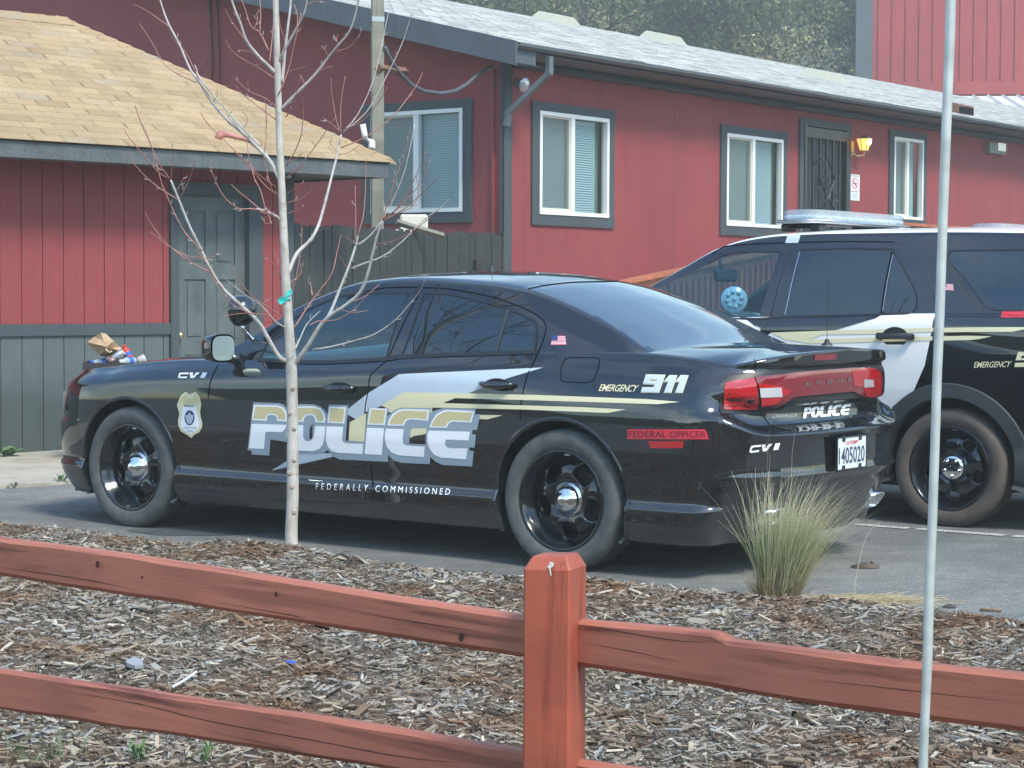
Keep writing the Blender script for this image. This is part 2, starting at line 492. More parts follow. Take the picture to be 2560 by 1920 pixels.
def join(*vfs):
    vs = []; fs = []
    for v, f in vfs: b = len(vs); vs += v; fs += [tuple(b + i for i in q) for q in f]
    return vs, fs
# ---- wheels
def make_wheel(parent, x, yc, zc, side, R, Rr, width, rubber, kind):
    """axis along y; outer face toward side*y"""
    T = lambda a, b, h: (x + a, yc + side * h, zc + b)
    w = MB(); hw = width / 2
    prof = [(Rr - .012, -hw + .03), (Rr + .01, -hw + .004), (R - .05, -hw - .006), (R - .02, -hw + .01), (R - .004, -hw + .035), (R, -hw + .07), (R, hw - .07), (R - .002, hw - .036), (R - .008, hw - .016), (R - .020, hw - .002), (R - .040, hw + .006), (R - .058, hw + .005), (Rr + .03, hw + .002), (Rr + .012, hw - .006), (Rr + .004, hw - .014), (Rr - .004, hw - .030)]
    w.lathe(prof, 72, T)
    wheel = w.build('wheel', rubber, parent, True, True)
    g = MB()                                      # tread grooves (thin dark rings) and shoulder lugs
    for h in (-.055, -.018, .018, .055):
        g.lathe([(R + .0006, h - .004), (R + .0006, h + .004)], 72, T)
    for k in range(72):
        a = 2 * pi * k / 72
        for da, h0, h1 in ((0, hw - .075, hw - .02),):
            pts = []
            for (aa, hh) in ((a, h0), (a + .012, h0), (a + .03, h1), (a + .018, h1)):
                rr = R + .0008 - (max(0, hh - (hw - .07)) ** 2) * 4.8; pts.append(T(rr * cos(aa), rr * sin(aa), hh))
            g.add(pts, [(0, 1, 2, 3)])
    g.build('tread', M['seam'], wheel, False, True)
    r = MB()
    fl = hw - .008
    r.lathe([(Rr + .006, fl - .012), (Rr + .005, fl), (Rr - .004, fl + .003), (Rr - .011, fl - .003), (Rr - .014, fl - .016), (Rr - .024, fl - .026), (Rr - .030, fl - .06), (Rr - .034, fl - .064), (Rr - .040, fl - .096)], 72, T)
    r.lathe([(Rr - .040, fl - .096), (Rr - .045, -hw + .03)], 48, T)
    # pressed disc with five openings
    NA, NR = 150, 34; r0, r1 = .058, Rr - .038; vs = []; keep = []
    def hole(a, rr):
        k = round((a - pi / 2 - pi / 5) / (2 * pi / 5)); c = pi / 2 + pi / 5 + k * 2 * pi / 5
        u = (a - c) * rr; vv = rr - (.160 if kind == 0 else .163)
        if kind == 0: return (abs(u) / .043) ** 2.3 + (abs(vv) / .036) ** 2.3
        return (abs(u) / .030) ** 2.4 + (abs(vv) / .024) ** 2.4
    for i in range(NR + 1):
        rr = r0 + (r1 - r0) * i / NR
        for k in range(NA):
            a = 2 * pi * k / NA
            t = (rr - r0) / (r1 - r0)
            h = fl - .074 + .010 * sin(pi * min(1, t * 1.1)) - .02 * t ** 3
            spoke = cos(5 * (a - pi / 2)) * .5 + .5
            h += .014 * spoke * sm(0, .35, t) * (1 - sm(.75, 1, t))
            hv = hole(a, rr)
            h -= .020 * (1 - sm(1.0, 2.3, hv)); h += .005 * sm(1.2, 2.0, hv) * (1 - sm(2.0, 3.5, hv))
            vs.append(T(rr * cos(a), rr * sin(a), h)); keep.append(hv)
    fs = []
    for i in range(NR):
        for k in range(NA):
            k2 = (k + 1) % NA; q = (i * NA + k, i * NA + k2, (i + 1) * NA + k2, (i + 1) * NA + k)
            if min(keep[j] for j in q) > .95: fs.append(q)
    r.add(vs, fs); r.lathe([(.001, fl - .072), (.058, fl - .072)], 32, T)
    rim = r.build('rim', M['rim'], wheel, True, True)
    b = MB(); b.lathe([(.001, fl - .14), (.15, fl - .14), (.155, fl - .15), (.155, fl - .17)], 40, T)
    b.build('brake_disc', M['disc'], wheel, False, True)
    c = MB()
    if kind == 0:
        c.lathe([(.002, fl - .004), (.018, fl - .005), (.028, fl - .010), (.031, fl - .016), (.046, fl - .022), (.062, fl - .036), (.072, fl - .054), (.076, fl - .060), (.088, fl - .064), (.089, fl - .076)], 48, T)
        cap = c.build('centre_cap', M['chrome'], wheel, True, True)
    else:
        c.lathe([(.002, fl - .036), (.055, fl - .038), (.068, fl - .044), (.074, fl - .052), (.075, fl - .074)], 48, T)
        for k in range(5):
            a = pi / 2 + .6 + 2 * pi * k / 5; cx, cz = .048 * cos(a), .048 * sin(a)
            c.lathe([(.002, fl - .026), (.006, fl - .028), (.009, fl - .036), (.014, fl - .040)], 14, lambda p, q, h, cx=cx, cz=cz: T(p + cx, q + cz, h))
        cap = c.build('centre_cap', M['chrome'], wheel, True, True)
    k = MB(); k.box((0, 0, 0), (.045, .012, .008)); 
    k = MB(); a = pi / 2 + .12
    k.box(T((Rr - .02) * cos(a), (Rr - .02) * sin(a), fl - .02), (.030, .010, .009)); k.build('balance_weight', M['satin'], wheel, False, True)
    return wheel
def arch_parts(parent, x, R, yfn, zc, mat, w_out=.02, prot=.004, depth=.30, name='wheel_arch', zlow=.17):
    for side in (1, -1):
        a0 = math.asin(max(-1, (zlow - zc) / R)); n = 60; m = MB(); ring = []
        for k in range(n + 1):
            a = a0 + (pi - 2 * a0) * k / n; ca, sa = cos(a), sin(a)
            row = []
            for rr, dy in ((R + w_out, .001), (R + w_out - .006, prot), (R + .002, prot), (R - .004, prot - .008), (R - .006, -.05), (R + .01, -depth)):
                z = max(zc + rr * sa, .05)
                row.append(Vector((x + rr * ca, side * (yfn(x + rr * ca, zc + (R + w_out) * sa) + dy), z)))
            ring.append(row)
        for i in range(n):
            for j in range(5): m.add([ring[i][j], ring[i + 1][j], ring[i + 1][j + 1], ring[i][j + 1]], [(0, 1, 2, 3)] if side > 0 else [(3, 2, 1, 0)])
        o = m.build(name, mat, parent, True, True)
        l = MB()
        for i in range(n):
            a, b = ring[i][5], ring[i + 1][5]; c = Vector((x, a.y, zc)); l.add([a, b, c], [(0, 1, 2)])
        for i in range(n):
            a, b, c, d = ring[i][4], ring[i + 1][4], ring[i + 1][5], ring[i][5]
            l.add([a * 1.0, b * 1.0, c * 1.0, d * 1.0], [(0, 1, 2, 3)])
        l.build('wheel_well', M['dark'], o, False, True)
def seat(parent, x, y, z, h=.62, mat=None):
    m = MB(); R = Matrix.Rotation(radians(-12), 3, 'Y')
    m.box((x, y, z + .08), (.52, .50, .16), None, .05); m.box((x - .26, y, z + .16 + h / 2), (.13, .48, h), R, .05)
    m.box((x - .34, y, z + .16 + h + .07), (.10, .26, .18), R, .045)
    return m.build('seat', mat or M['seat'], parent, True, True)
# ------------------------------------------------------------------ police sedan
CAR_B = Matrix.Translation((-1.6738, 12.771, 0)) @ Matrix.Rotation(pi - radians(36.32), 4, 'Z')
car = thing('police_car', 'black police sedan with tinted windows and a push-up spotlight, parked nearest behind the young tree', 'police car', basis=CAR_B)
S = Spec(); S.n = 0; S.xf = .22; S.xr = -3.55; S.nf = 2.7; S.nr = 3.1; S.Lf = .70; S.Lr = .60; S.crown = 2.6
S.lowrows = [.17, .19, .21, .235, .243, .25, .27, .29, .31, .325, .335, .345, .355, .365, .38, .40, .425, .45, .47, .485, .495, .51, .53, .56, .60]
_yl = pchip([(.17, .872), (.20, .900), (.235, .914), (.243, .916), (.25, .924), (.30, .936), (.335, .943), (.342, .941), (.362, .918), (.385, .916), (.45, .928), (.60, .943)])
S.ylow = _yl; S.ymid = .943; S.ycr = .930
S.uprows = [.03, .06, .09, .12, .15, .165, .18, .195, .21, .225, .24, .255, .27, .285, .30, .32, .34, .37, .40, .43, .46, .48, .50, .52, .55, .58, .61, .64, .68, .72, .76, .79, .815, .84, .86, .88, .90, .92, .94, .96, .98, 1.0]
S.ysh = pchip([(-3.7, .80), (-3.3, .795), (-2.9, .825), (-2.0, .845), (-1.0, .845), (-.4, .82), (.3, .80)])
S.cf = pchip([(-3.7, .50), (-3.2, .50), (-2.7, .62), (-1.8, .80), (-.8, .72), (-.2, .70), (.3, .68)])
S.zs = pchip([(-3.6, 1.068), (-3.3, 1.078), (-2.9, 1.072), (-1.96, 1.022), (-1.33, .992), (-.8, .985), (-.4, .975), (-.1, .958), (.1, .940), (.25, .918)])
_zf = pchip([(0, .918), (.35, .90), (.7, .85), (1.1, .78), (1.57, .74)])
S.zs_front = lambda a: _zf(a)
_zr = pchip([(0, 1.066), (.2, 1.045), (.42, 1.018), (.55, 1.030), (.72, 1.052), (1.05, 1.078), (1.33, 1.090), (1.58, 1.094)])
S.zs_rear = lambda a: _zr(a)
_D = pchip([(.17, -.20), (.24, -.15), (.30, -.10), (.42, -.035), (.475, -.018), (.487, .006), (.50, .008), (.52, -.004), (.66, .004), (.690, .016), (.700, .020), (.708, .004), (.722, -.045), (.75, -.085), (.80, -.094), (.828, -.090), (.838, -.060), (.86, -.048), (.985, -.030), (1.005, -.034), (1.02, -.030), (1.034, -.004), (1.10, .0)])
S.roff = lambda z, a: sm(.22, .75, a) * _D(z - .085 * (1 - sm(.42, .95, a)) * sm(.60, .74, z) * (1 - sm(.84, .95, z)))
_Fd = pchip([(.17, -.10), (.24, -.02), (.32, .035), (.50, .05), (.575, .05), (.598, .04), (.604, -.015), (.66, -.03), (.9, -.06)])
S.foff = lambda z, a: _Fd(z)
S.zc = pchip([(-4.2, 1.094), (-4.08, 1.102), (-3.95, 1.108), (-3.6, 1.115), (-3.4, 1.125), (-2, 1.15), (-.9, 1.07), (-.45, 1.035), (0, .99), (.3, .945), (.6, .875), (.93, .742)])
S.g0 = -.42; S.g1 = -3.62
S.yb = lambda x: S.ysh(x) - .004
S.zb = lambda x: S.zs(x) - .012
S.ye = pchip([(-3.62, .765), (-3.45, .735), (-3.3, .70), (-3.12, .675), (-2.87, .655), (-2.64, .648), (-2.33, .645), (-1.85, .655), (-1.55, .668), (-1.31, .69), (-1.1, .715), (-.91, .745), (-.75, .785), (-.55, .82), (-.42, .83)])
S.ze = pchip([(-3.62, 1.045), (-3.45, 1.085), (-3.3, 1.145), (-3.12, 1.225), (-2.87, 1.318), (-2.64, 1.385), (-2.33, 1.423), (-1.85, 1.445), (-1.55, 1.425), (-1.31, 1.360), (-1.1, 1.275), (-.91, 1.165), (-.75, 1.075), (-.55, .985), (-.42, .93)])
S.zg = pchip([(-3.62, 1.095), (-3.5, 1.125), (-3.2, 1.245), (-2.9, 1.365), (-2.65, 1.440), (-2.4, 1.474), (-2.0, 1.490), (-1.6, 1.468), (-1.35, 1.415), (-1.1, 1.325), (-.85, 1.215), (-.6, 1.10), (-.42, 1.015)])
S.bulge = .022; S.rail = .075; S.white_in = 0
bm, tl = build_shell(S)
skin = Skin(bm, CAR_B)
# wheel openings
AR = .392
for ax_ in (0.0, -3.052):
    poly = [(ax_ + AR * cos(a), .352 + AR * sin(a)) for a in [2 * pi * k / 48 for k in range(48)]]
    cut_tag(bm, tl, poly, 99, (1,))
    for f in bm.faces:
        c = f.calc_center_median()
        if f[tl] == 1 and abs(c.x - ax_) < AR - .01 and c.z < .36: f[tl] = 99
# side glass
gf = skin.xz(Z4C([(400, 1098), (520, 870), (640, 765), (780, 655), (1000, 525), (1250, 420), (1500, 382), (2035, 372), (1900, 720), (1790, 1068), (1000, 1103)]))
gr = skin.xz(Z6([(25, 603), (155, 235), (300, 242), (500, 285), (660, 335), (800, 390), (832, 425), (825, 573), (500, 590)]))
cut_tag(bm, tl, gf, 10, (3, 4)); cut_tag(bm, tl, gr, 11, (3, 4))
for f in bm.faces:                                # windscreen, roof and backlight out of the crown
    c = f.calc_center_median()
    if f[tl] == 5 and c.x > -1.40 + .10 * (abs(c.y) / .65) ** 2 and abs(c.y) < S.ye(c.x) - .09: f[tl] = 12
    if f[tl] in (4, 5) and c.x < -2.635 + .02 * (abs(c.y) / .65) ** 2 and abs(c.y) < S.ye(c.x) - .035 and c.x > -3.56: f[tl] = 13
# doors
d1 = skin.xz(V([(455, 797), (446, 850), (450, 900)])); d1 = [(d1[0][0], 1.1)] + d1 + [(-.60, .55), (-.62, .262)]
seamAB = skin.xz(Z5([(482, 1240), (480, 1150), (470, 1050), (452, 940), (440, 850), (443, 760), (458, 680), (470, 600), (545, 530)]))
doorF = [(-.74, 1.1), (-.745, .93), (-.72, .84), (-.69, .74), (-.68, .5), (-.70, .262)] + [(a, max(b, .262)) for a, b in seamAB[:-1]] + [(seamAB[-1][0], 1.1)]
seamC = skin.xz(Z5([(1335, 490), (1300, 560), (1270, 640), (1250, 740), (1247, 800)]))
doorR = [(seamAB[-1][0] - .002, 1.1)] + [(a - .002, max(b, .262)) for a, b in reversed(seamAB[:-1])] + [(-2.60, .262), (-2.62, .42), (-2.70, .58), (-2.77, .68)] + [p for p in reversed(seamC)] + [(seamC[0][0], 1.1)]
cut_tag(bm, tl, doorF, 20, (1,)); cut_tag(bm, tl, doorR, 21, (1,))
for f in bm.faces:
    c = f.calc_center_median()
    if f[tl] == 1 and c.x < -3.44 and c.z < .70 and (c.x + 3.052) ** 2 + (c.z - .352) ** 2 > AR ** 2 * .98: f[tl] = 22
    if f[tl] == 1 and c.x > .36 and c.z < .605: f[tl] = 23
    if f[tl] == 2 and c.x > -.45: f[tl] = 24
    if f[tl] == 2 and c.x < -3.5 and abs(c.y) < .70: f[tl] = 25
parts = {}
split_parts(bm, tl, {(1, 2, 3, 4, 5): ('body', M['paint'], None)}, car, parts)
for sg in (1, -1):
    ts = (lambda c, sg=sg: c.y * sg > 0)
    split_parts(bm, tl, {10: ('door_window', M['glass_tint'], ts), 20: ('door', M['paint'], ts)}, car, parts)
    split_parts(bm, tl, {11: ('door_window', M['glass_dark'], ts), 21: ('door', M['paint'], ts)}, car, parts)
split_parts(bm, tl, {12: ('windscreen', M['glass_clear'], None), 13: ('rear_window', M['glass_back'], None), 22: ('rear_bumper', M['paint'], None), 23: ('front_bumper', M['paint'], None), 24: ('bonnet', M['paint'], None), 25: ('boot_lid', M['paint'], None)}, car, parts)
doors = parts['door']; dF, dR, dFr, dRr = doors[0], doors[1], doors[2], doors[3]
body = parts['body'][0]; bumper = parts['rear_bumper'][0]; boot = parts['boot_lid'][0]
yside = lambda x, z: (lambda h: abs(h[0].y) if h[0] else .93)(skin.bvh.ray_cast(Vector((x, 3, z)), Vector((0, -1, 0))))
for ax_ in (0.0, -3.052):
    arch_parts(car, ax_, AR, yside, .352, M['paint'], .018, .004)
    for sd in (1, -1): make_wheel(car, ax_, sd * .806, .347, sd, .353, .2475, .240, M['tyre'], 0)
m = MB(); m.box((-1.55, 0, .21), (4.4, 1.50, .10)); m.box((-1.5, 0, .30), (2.3, 1.74, .20)); m.build('underbody', M['dark'], car, False, True)
m = MB(); m.grid(lambda u, v: (-.55 - 3.0 * u, -.72 + 1.44 * v, .80 if u < .12 else (.42 if u < .75 else 1.02)), 24, 4); m.build('cabin_floor', M['seat'], car, False, True)
for sx_, sy_ in ((-1.55, .36), (-1.55, -.36)): seat(car, sx_, sy_, .50, .50)
m = MB(); m.box((-2.75, 0, .78), (.16, 1.26, .52), Matrix.Rotation(radians(-20), 3, 'Y'), .05); m.build('rear_seat', M['seat'], car, True, True)
m = MB(); m.box((-.80, 0, .93), (.34, 1.36, .14), None, .05); m.build('dashboard', M['seat'], car, True, True)
m = MB(); R_ = Matrix.Rotation(radians(68), 3, 'Y'); m.lathe([(.185, -.012), (.197, 0), (.185, .012), (.173, 0), (.185, -.012)], 32, lambda a, b, h: Vector((-1.10, .36, .95)) + R_ @ Vector((a, b, h))); m.box((-1.10, .36, .95), (.05, .34, .05), None, .02); m.build('steering_wheel', M['seat'], car, True, True)
# trim and seams --------------------------------------------------------------
def seam(pts, w=2.6, name='panel_gap', mat='seam', off=.0012, par=None, sk=None, k=4):
    return decal(name, ribbon(smooth2(pts, k), w), sk or skin, M[mat], par or car, off, 0)
seam(Z5([(482, 1240), (480, 1150), (470, 1050), (452, 940), (440, 850), (443, 760), (458, 680), (470, 600), (545, 530), (560, 515)]), par=body)
seam(Z5([(560, 515), (600, 420), (650, 310), (735, 150)]), 2.6, par=body)
seam(Z5([(1380, 345), (1370, 400), (1335, 490), (1300, 560), (1270, 640), (1250, 740), (1246, 830)]), par=body)
seam(Z6([(-330, 260), (-150, 205), (0, 193), (150, 195), (300, 203), (450, 228), (600, 262), (720, 305), (820, 350), (880, 395), (898, 428)]), 3.2, par=body)
seam(Z4([(925, 545), (900, 590), (880, 650), (872, 720)]), 2.4, par=body)
seam(Z5([(1490, 508), (1560, 505), (1640, 508), (1658, 520), (1652, 550), (1640, 590), (1625, 620), (1590, 636), (1520, 634), (1465, 628), (1455, 600), (1460, 555), (1470, 525), (1490, 508)]), 2.2, 'fuel_door_gap', par=body)
seam(Z6B([(195, 803), (700, 802), (1300, 798)]), 1.6, mat='plastic', par=body)
seam(Z6([(785, 203), (900, 180), (1050, 163), (1250, 157), (1340, 155)]), 3.0, par=body)
seam(Z4([(770, 1203), (1000, 1222), (1300, 1245), (1650, 1262)]), 1.6, mat='plastic', par=body); seam(Z5([(0, 1240), (500, 1265), (1110, 1305)]), 1.6, mat='plastic', par=body)
# belt moulding and window surrounds
decal('belt_moulding', ribbon(smooth2(Z4C([(360, 1098), (700, 1125), (1200, 1130), (1790, 1098)]) + Z6([(0, 620), (250, 608), (500, 602), (850, 590)]), 4), 10), skin, M['trim'], car, .004, 0)
decal('window_frame', join(ribbon(smooth2(Z4C([(400, 1095), (520, 860), (640, 758), (780, 645), (1000, 515), (1250, 410), (1500, 372), (2040, 362)]), 4), 5.5), ribbon(Z4C([(2040, 362), (1900, 720), (1800, 1070)]), 4)), skin, M['trim'], car, .003, 0)
decal('window_frame', ribbon(smooth2(Z6([(18, 603), (80, 430), (150, 235)]), 4) + smooth2(Z6([(160, 230), (300, 236), (500, 279), (660, 328), (800, 384), (838, 425), (831, 575)]), 4), 4.5), skin, M['trim'], car, .003, 0)
decal('window_divider', ribbon(Z6([(668, 330), (630, 455), (592, 588)]), 7), skin, M['plastic'], car, .004, 0)
decal('pillar_cover', flat([Z4C([(2050, 372), (2150, 380), (2210, 300), (2150, 300)])]), skin, M['trim'], car, .002, 0)
# tail: lamps across the boot ---------------------------------------------------
bez = decal('lamp_surround', flat([ZZ([(350, 480), (420, 415), (640, 385), (1000, 335), (1480, 305), (1660, 310), (1738, 340), (1745, 600), (1650, 632), (1585, 632), (1490, 562), (1000, 622), (880, 700), (700, 742), (350, 742), (338, 600)])]), skin, M['trim'], car, .002)
tlp = decal('tail_lamp', flat([ZZ([(398, 480), (450, 465), (632, 432), (652, 470), (668, 560), (665, 705), (370, 708), (374, 600), (385, 520)])]), skin, M['lens_red'], car, .008)
decal('lamp_stripe', join(flat([ZZ([(385, 600), (660, 588), (662, 618), (383, 628)])]), flat([ZZ([(380, 672), (660, 662), (660, 672), (379, 682)])])), skin, M['lens_dark'], tlp, .0095)
band = decal('tail_lamp_band', flat([ZZ([(645, 428), (1000, 385), (1480, 345), (1660, 345), (1722, 372), (1738, 450), (1730, 577), (1660, 598), (1592, 598), (1490, 545), (980, 592), (860, 668), (700, 688), (690, 560)])]), skin, M['lens_dark'], car, .008)
decal('lamp_glow_panel', (flat([ZZ([(668, 478), (860, 500), (960, 548), (870, 600), (830, 650), (700, 662), (690, 560)])])), skin, M['lens_red'], band, .010)
decal('lamp_glow_panel', (flat([ZZ([(1470, 372), (1560, 352), (1660, 352), (1718, 378), (1732, 450), (1724, 570), (1660, 590), (1600, 585), (1560, 500), (1490, 500)])])), skin, M['lens_red'], band, .010)
decal('reversing_lamp', flat([ZZ([(678, 522), (862, 512), (872, 592), (688, 600)])]), skin, M['lens_clear'], band, .012)
decal('reversing_lamp', (flat([ZZ([(1575, 440), (1655, 445), (1660, 505), (1575, 510)])])), skin, M['lens_clear'], band, .012)
decal('brake_lamp', flat([ZZ([(1160, 230), (1355, 222), (1342, 272), (1155, 280)])]), skin, M['lens_dark'], boot, .004)
seam(ZZ([(640, 268), (650, 340), (645, 430), (668, 560), (690, 700), (730, 780), (800, 850), (960, 893)]), 2.2, par=boot)
seam(ZZ([(640, 365), (1000, 308), (1500, 282), (1735, 300)]), 1.5, mat='plastic', par=boot)
TXT = lambda s, q, mat, off=.003, par=None, bold=0.0, sh=0.0, sp=1.0, sk=None, nm='lettering': decal(nm, in_quad(text2d(s, bold, sh, sp), q), sk or skin, M[mat], par or car, off, 7)
TXT('DODGE', ZZ([(1072, 462), (1462, 425), (1462, 455), (1075, 492)]), 'satin', .012, band, .02, 0, 2.2)
TXT('CHARGER', ZZ([(800, 750), (1012, 736), (1002, 764), (788, 778)]), 'satin', .004, boot, .0, .3)
# ---- POLICE in two-tone block letters
PB = [[(122, 180), (330, 185), (375, 200), (400, 230), (410, 270), (408, 325), (322, 318), (322, 295), (310, 275), (290, 268), (255, 268), (240, 278), (235, 318), (105, 312)],
 [(103, 343), (405, 352), (400, 375), (385, 400), (365, 415), (225, 413), (210, 560), (80, 555)],
 [(413, 325), (420, 270), (445, 225), (500, 195), (560, 190), (650, 193), (700, 210), (730, 250), (742, 300), (738, 335), (655, 330), (650, 300), (635, 275), (605, 268), (575, 275), (560, 295), (550, 328)],
 [(413, 352), (550, 355), (550, 440), (552, 465), (570, 490), (600, 494), (625, 480), (640, 450), (655, 362), (742, 365), (735, 450), (720, 520), (690, 560), (640, 580), (510, 575), (450, 555), (418, 510), (402, 440)],
 [(775, 195), (922, 200), (905, 342), (758, 335)],
 [(752, 365), (895, 370), (885, 480), (900, 505), (930, 512), (1067, 517), (1063, 605), (850, 593), (800, 580), (765, 545), (745, 490), (745, 430)],
 [(1125, 208), (1275, 212), (1255, 355), (1103, 350)], [(1100, 378), (1248, 382), (1228, 612), (1080, 605)],
 [(1276, 358), (1290, 310), (1320, 260), (1370, 225), (1420, 215), (1640, 222), (1628, 318), (1470, 305), (1440, 320), (1420, 362)],
 [(1265, 385), (1418, 390), (1408, 480), (1415, 515), (1440, 530), (1600, 540), (1592, 630), (1370, 615), (1310, 590), (1270, 540), (1255, 480), (1255, 430)],
 [(1640, 375), (1660, 320), (1700, 260), (1750, 232), (1800, 222), (2028, 235), (2003, 333), (1840, 325), (1805, 345), (1790, 380)],
 [(1632, 402), (1990, 412), (1978, 487), (1780, 480), (1775, 520), (1790, 545), (1820, 553), (1970, 555), (1957, 650), (1740, 635), (1680, 610), (1640, 560), (1622, 500), (1622, 440)]]
PG = [[(136, 194), (325, 198), (365, 212), (388, 240), (397, 275), (395, 310), (335, 305), (335, 290), (320, 265), (295, 255), (250, 255), (230, 268), (222, 303), (119, 299)],
 [(430, 311), (437, 270), (460, 238), (505, 210), (560, 204), (645, 207), (690, 222), (716, 255), (727, 300), (724, 321), (670, 317), (663, 290), (645, 265), (605, 255), (568, 262), (548, 285), (537, 314)],
 [(788, 209), (908, 213), (893, 328), (771, 322)], [(1138, 221), (1261, 225), (1243, 341), (1117, 337)],
 [(1293, 345), (1305, 312), (1332, 270), (1378, 238), (1425, 229), (1625, 236), (1615, 304), (1470, 291), (1430, 306), (1410, 348)],
 [(1656, 363), (1672, 325), (1712, 270), (1758, 246), (1804, 236), (2012, 248), (1992, 319), (1838, 311), (1797, 331), (1780, 366)]]
BG = [(118, 158), (340, 166), (385, 180), (420, 225), (440, 200), (520, 172), (640, 175), (700, 195), (735, 225), (757, 260), (770, 178), (940, 183), (925, 330), (915, 490), (1075, 500), (1110, 205), (1290, 210), (1275, 280), (1330, 230), (1390, 205), (1655, 207), (1640, 250), (1700, 225), (1760, 208), (2040, 215), (2035, 262), (2078, 262), (2050, 395), (2010, 398), (2008, 435), (2040, 438), (2030, 550), (1985, 548), (1985, 575), (2022, 580), (2008, 712), (1750, 698), (1690, 670), (1648, 630), (1640, 692), (1400, 680), (1330, 660), (1282, 610), (1280, 672), (860, 650), (800, 620), (760, 570), (730, 590), (640, 605), (510, 600), (430, 570), (405, 500), (265, 478), (255, 618), (105, 608), (100, 575), (68, 570)]
def pdecal(name, polys, mat, off, par=None, sk=None, step=12): return decal(name, flat(polys), sk or skin, M[mat], par or car, off, step)
pdecal('side_stripe', [Z5([(1365, 558), (1190, 610), (975, 692), (900, 700), (640, 690), (530, 755), (440, 790), (440, 850), (350, 800), (350, 775), (458, 690), (618, 592)]), Z5B([(275, 748), (420, 655), (500, 590), (830, 600), (815, 625), (480, 702)])], 'silver', .0010)
pdecal('side_stripe', [Z5([(640, 686), (900, 690), (1330, 700), (1900, 722), (2074, 736), (1960, 748), (1330, 728), (910, 716), (845, 742), (1200, 752), (1560, 763), (1795, 775), (1700, 793), (1250, 775), (790, 765), (790, 800), (565, 790), (560, 770), (528, 755)]), Z5([(1040, 803), (1155, 805), (1075, 826), (1030, 824)]), Z5B([(950, 330), (1095, 252), (1075, 500), (940, 490)])], 'cream', .0016)
pdecal('lettering_shadow', [Z5B(BG)], 'grey_vinyl', .0022)
pdecal('lettering_inset', [Z5B([(1468, 455), (1608, 430), (1605, 519), (1465, 513)])], 'paint', .0028)
pdecal('lettering_inset', [Z5B([(605, 378), (632, 345), (628, 472), (600, 472)])], 'paint', .0028)
pdecal('lettering_inset', [Z5B([(1478, 402), (1495, 384), (1614, 384), (1610, 431), (1470, 464)])], 'cream', .0028)
for p_ in PB: pdecal('letter', [Z5B(p_)], 'white_vinyl', .0034)
for p_ in PG: pdecal('letter_fill', [Z5B(p_)], 'gold', .0040)
TXT('FEDERALLY', Z5B([(655, 857), (1112, 873), (1108, 924), (655, 908)]), 'white_vinyl', .002, None, .002, .12, 1.75)
TXT('COMMISSIONED', Z5B([(1172, 878), (1818, 905), (1815, 958), (1172, 930)]), 'white_vinyl', .002, None, .0, .12, 1.6)
nine = lambda g: [[(750 - g, 242 - g), (950 + g, 247 - g), (880 + g, 432 + g), (693 - g, 430 + g), (710 - g, 378 - g), (825 - g, 380 - g), (840 - g * .3, 345 + g), (715 - g, 340 + g)], [(790 + g, 295 + g), (865 - g, 297 + g), (855 - g, 312 - g), (785 + g, 310 - g)]]
one = lambda x, g: [(x - g, 250 - g), (x + 75 + g, 253 - g), (x + 10 + g, 434 + g), (x - 62 - g, 432 + g), (x - 17 - g, 317 + g), (x - 62 - g * 2, 318 + g)]
def rings(rr): return [Z6B(r) for r in rr]
decal('lettering_shadow', flat([rings(nine(4)), [Z6B(one(1000, 4))], [Z6B(one(1120, 4))]]), skin, M['cream'], car, .0014, 8)
decal('lettering', flat([rings(nine(-3)), [Z6B(one(1000, -3))], [Z6B(one(1120, -3))]]), skin, M['silver'], car, .0034, 8)
TXT('EMERGENCY', Z6B([(258, 343), (676, 352), (645, 425), (240, 416)]), 'cream', .0012, None, .008, .25, .92)
pdecal('lettering_shadow', [Z6B([(548, 822), (1370, 822), (1390, 850), (1412, 928), (550, 925)])], 'red_vinyl', .0012)
TXT('FEDERAL OFFICER', Z6B([(562, 842), (1382, 842), (1390, 908), (562, 908)]), 'dark_red', .0022, None, .004)
pdecal('marker_lamp', [Z6B([(775, 948), (1152, 948), (1142, 1020), (795, 1022)])], 'lens_red', .005)
CVI = [[(40, 0), (330, 0), (318, 26), (95, 26), (62, 36), (52, 47), (6, 47), (18, 20)], [(6, 51), (52, 51), (56, 64), (90, 72), (298, 72), (288, 100), (60, 100), (18, 90), (2, 72)], [(350, 0), (450, 0), (470, 44), (505, 44), (565, 0), (665, 0), (604, 44), (368, 44)], [(376, 52), (590, 52), (520, 100), (415, 100)], [(755, 0), (905, 0), (875, 100), (725, 100)]]
def mapq(polys, q, w, h): v, f = flat(polys); return in_quad(([(a / w, 1 - b / h) for a, b in v], f), q)
decal('lettering', mapq(CVI, Z4([(720, 586), (868, 584), (858, 612), (716, 613)]), 900, 100), skin, M['white_vinyl'], car, .002, 8)
decal('lettering', mapq(CVI, ZZ([(606, 1018), (862, 992), (852, 1050), (594, 1080)]), 900, 100), skin, M['white_vinyl'], bumper, .003, 8)
PBn = [[(a - 80, b - 180) for a, b in p] for p in PB]
decal('lettering', mapq(PBn, ZZ([(1062, 688), (1476, 640), (1462, 750), (1055, 805)]), 1950, 470), skin, M['white_vinyl'], boot, .004, 8)
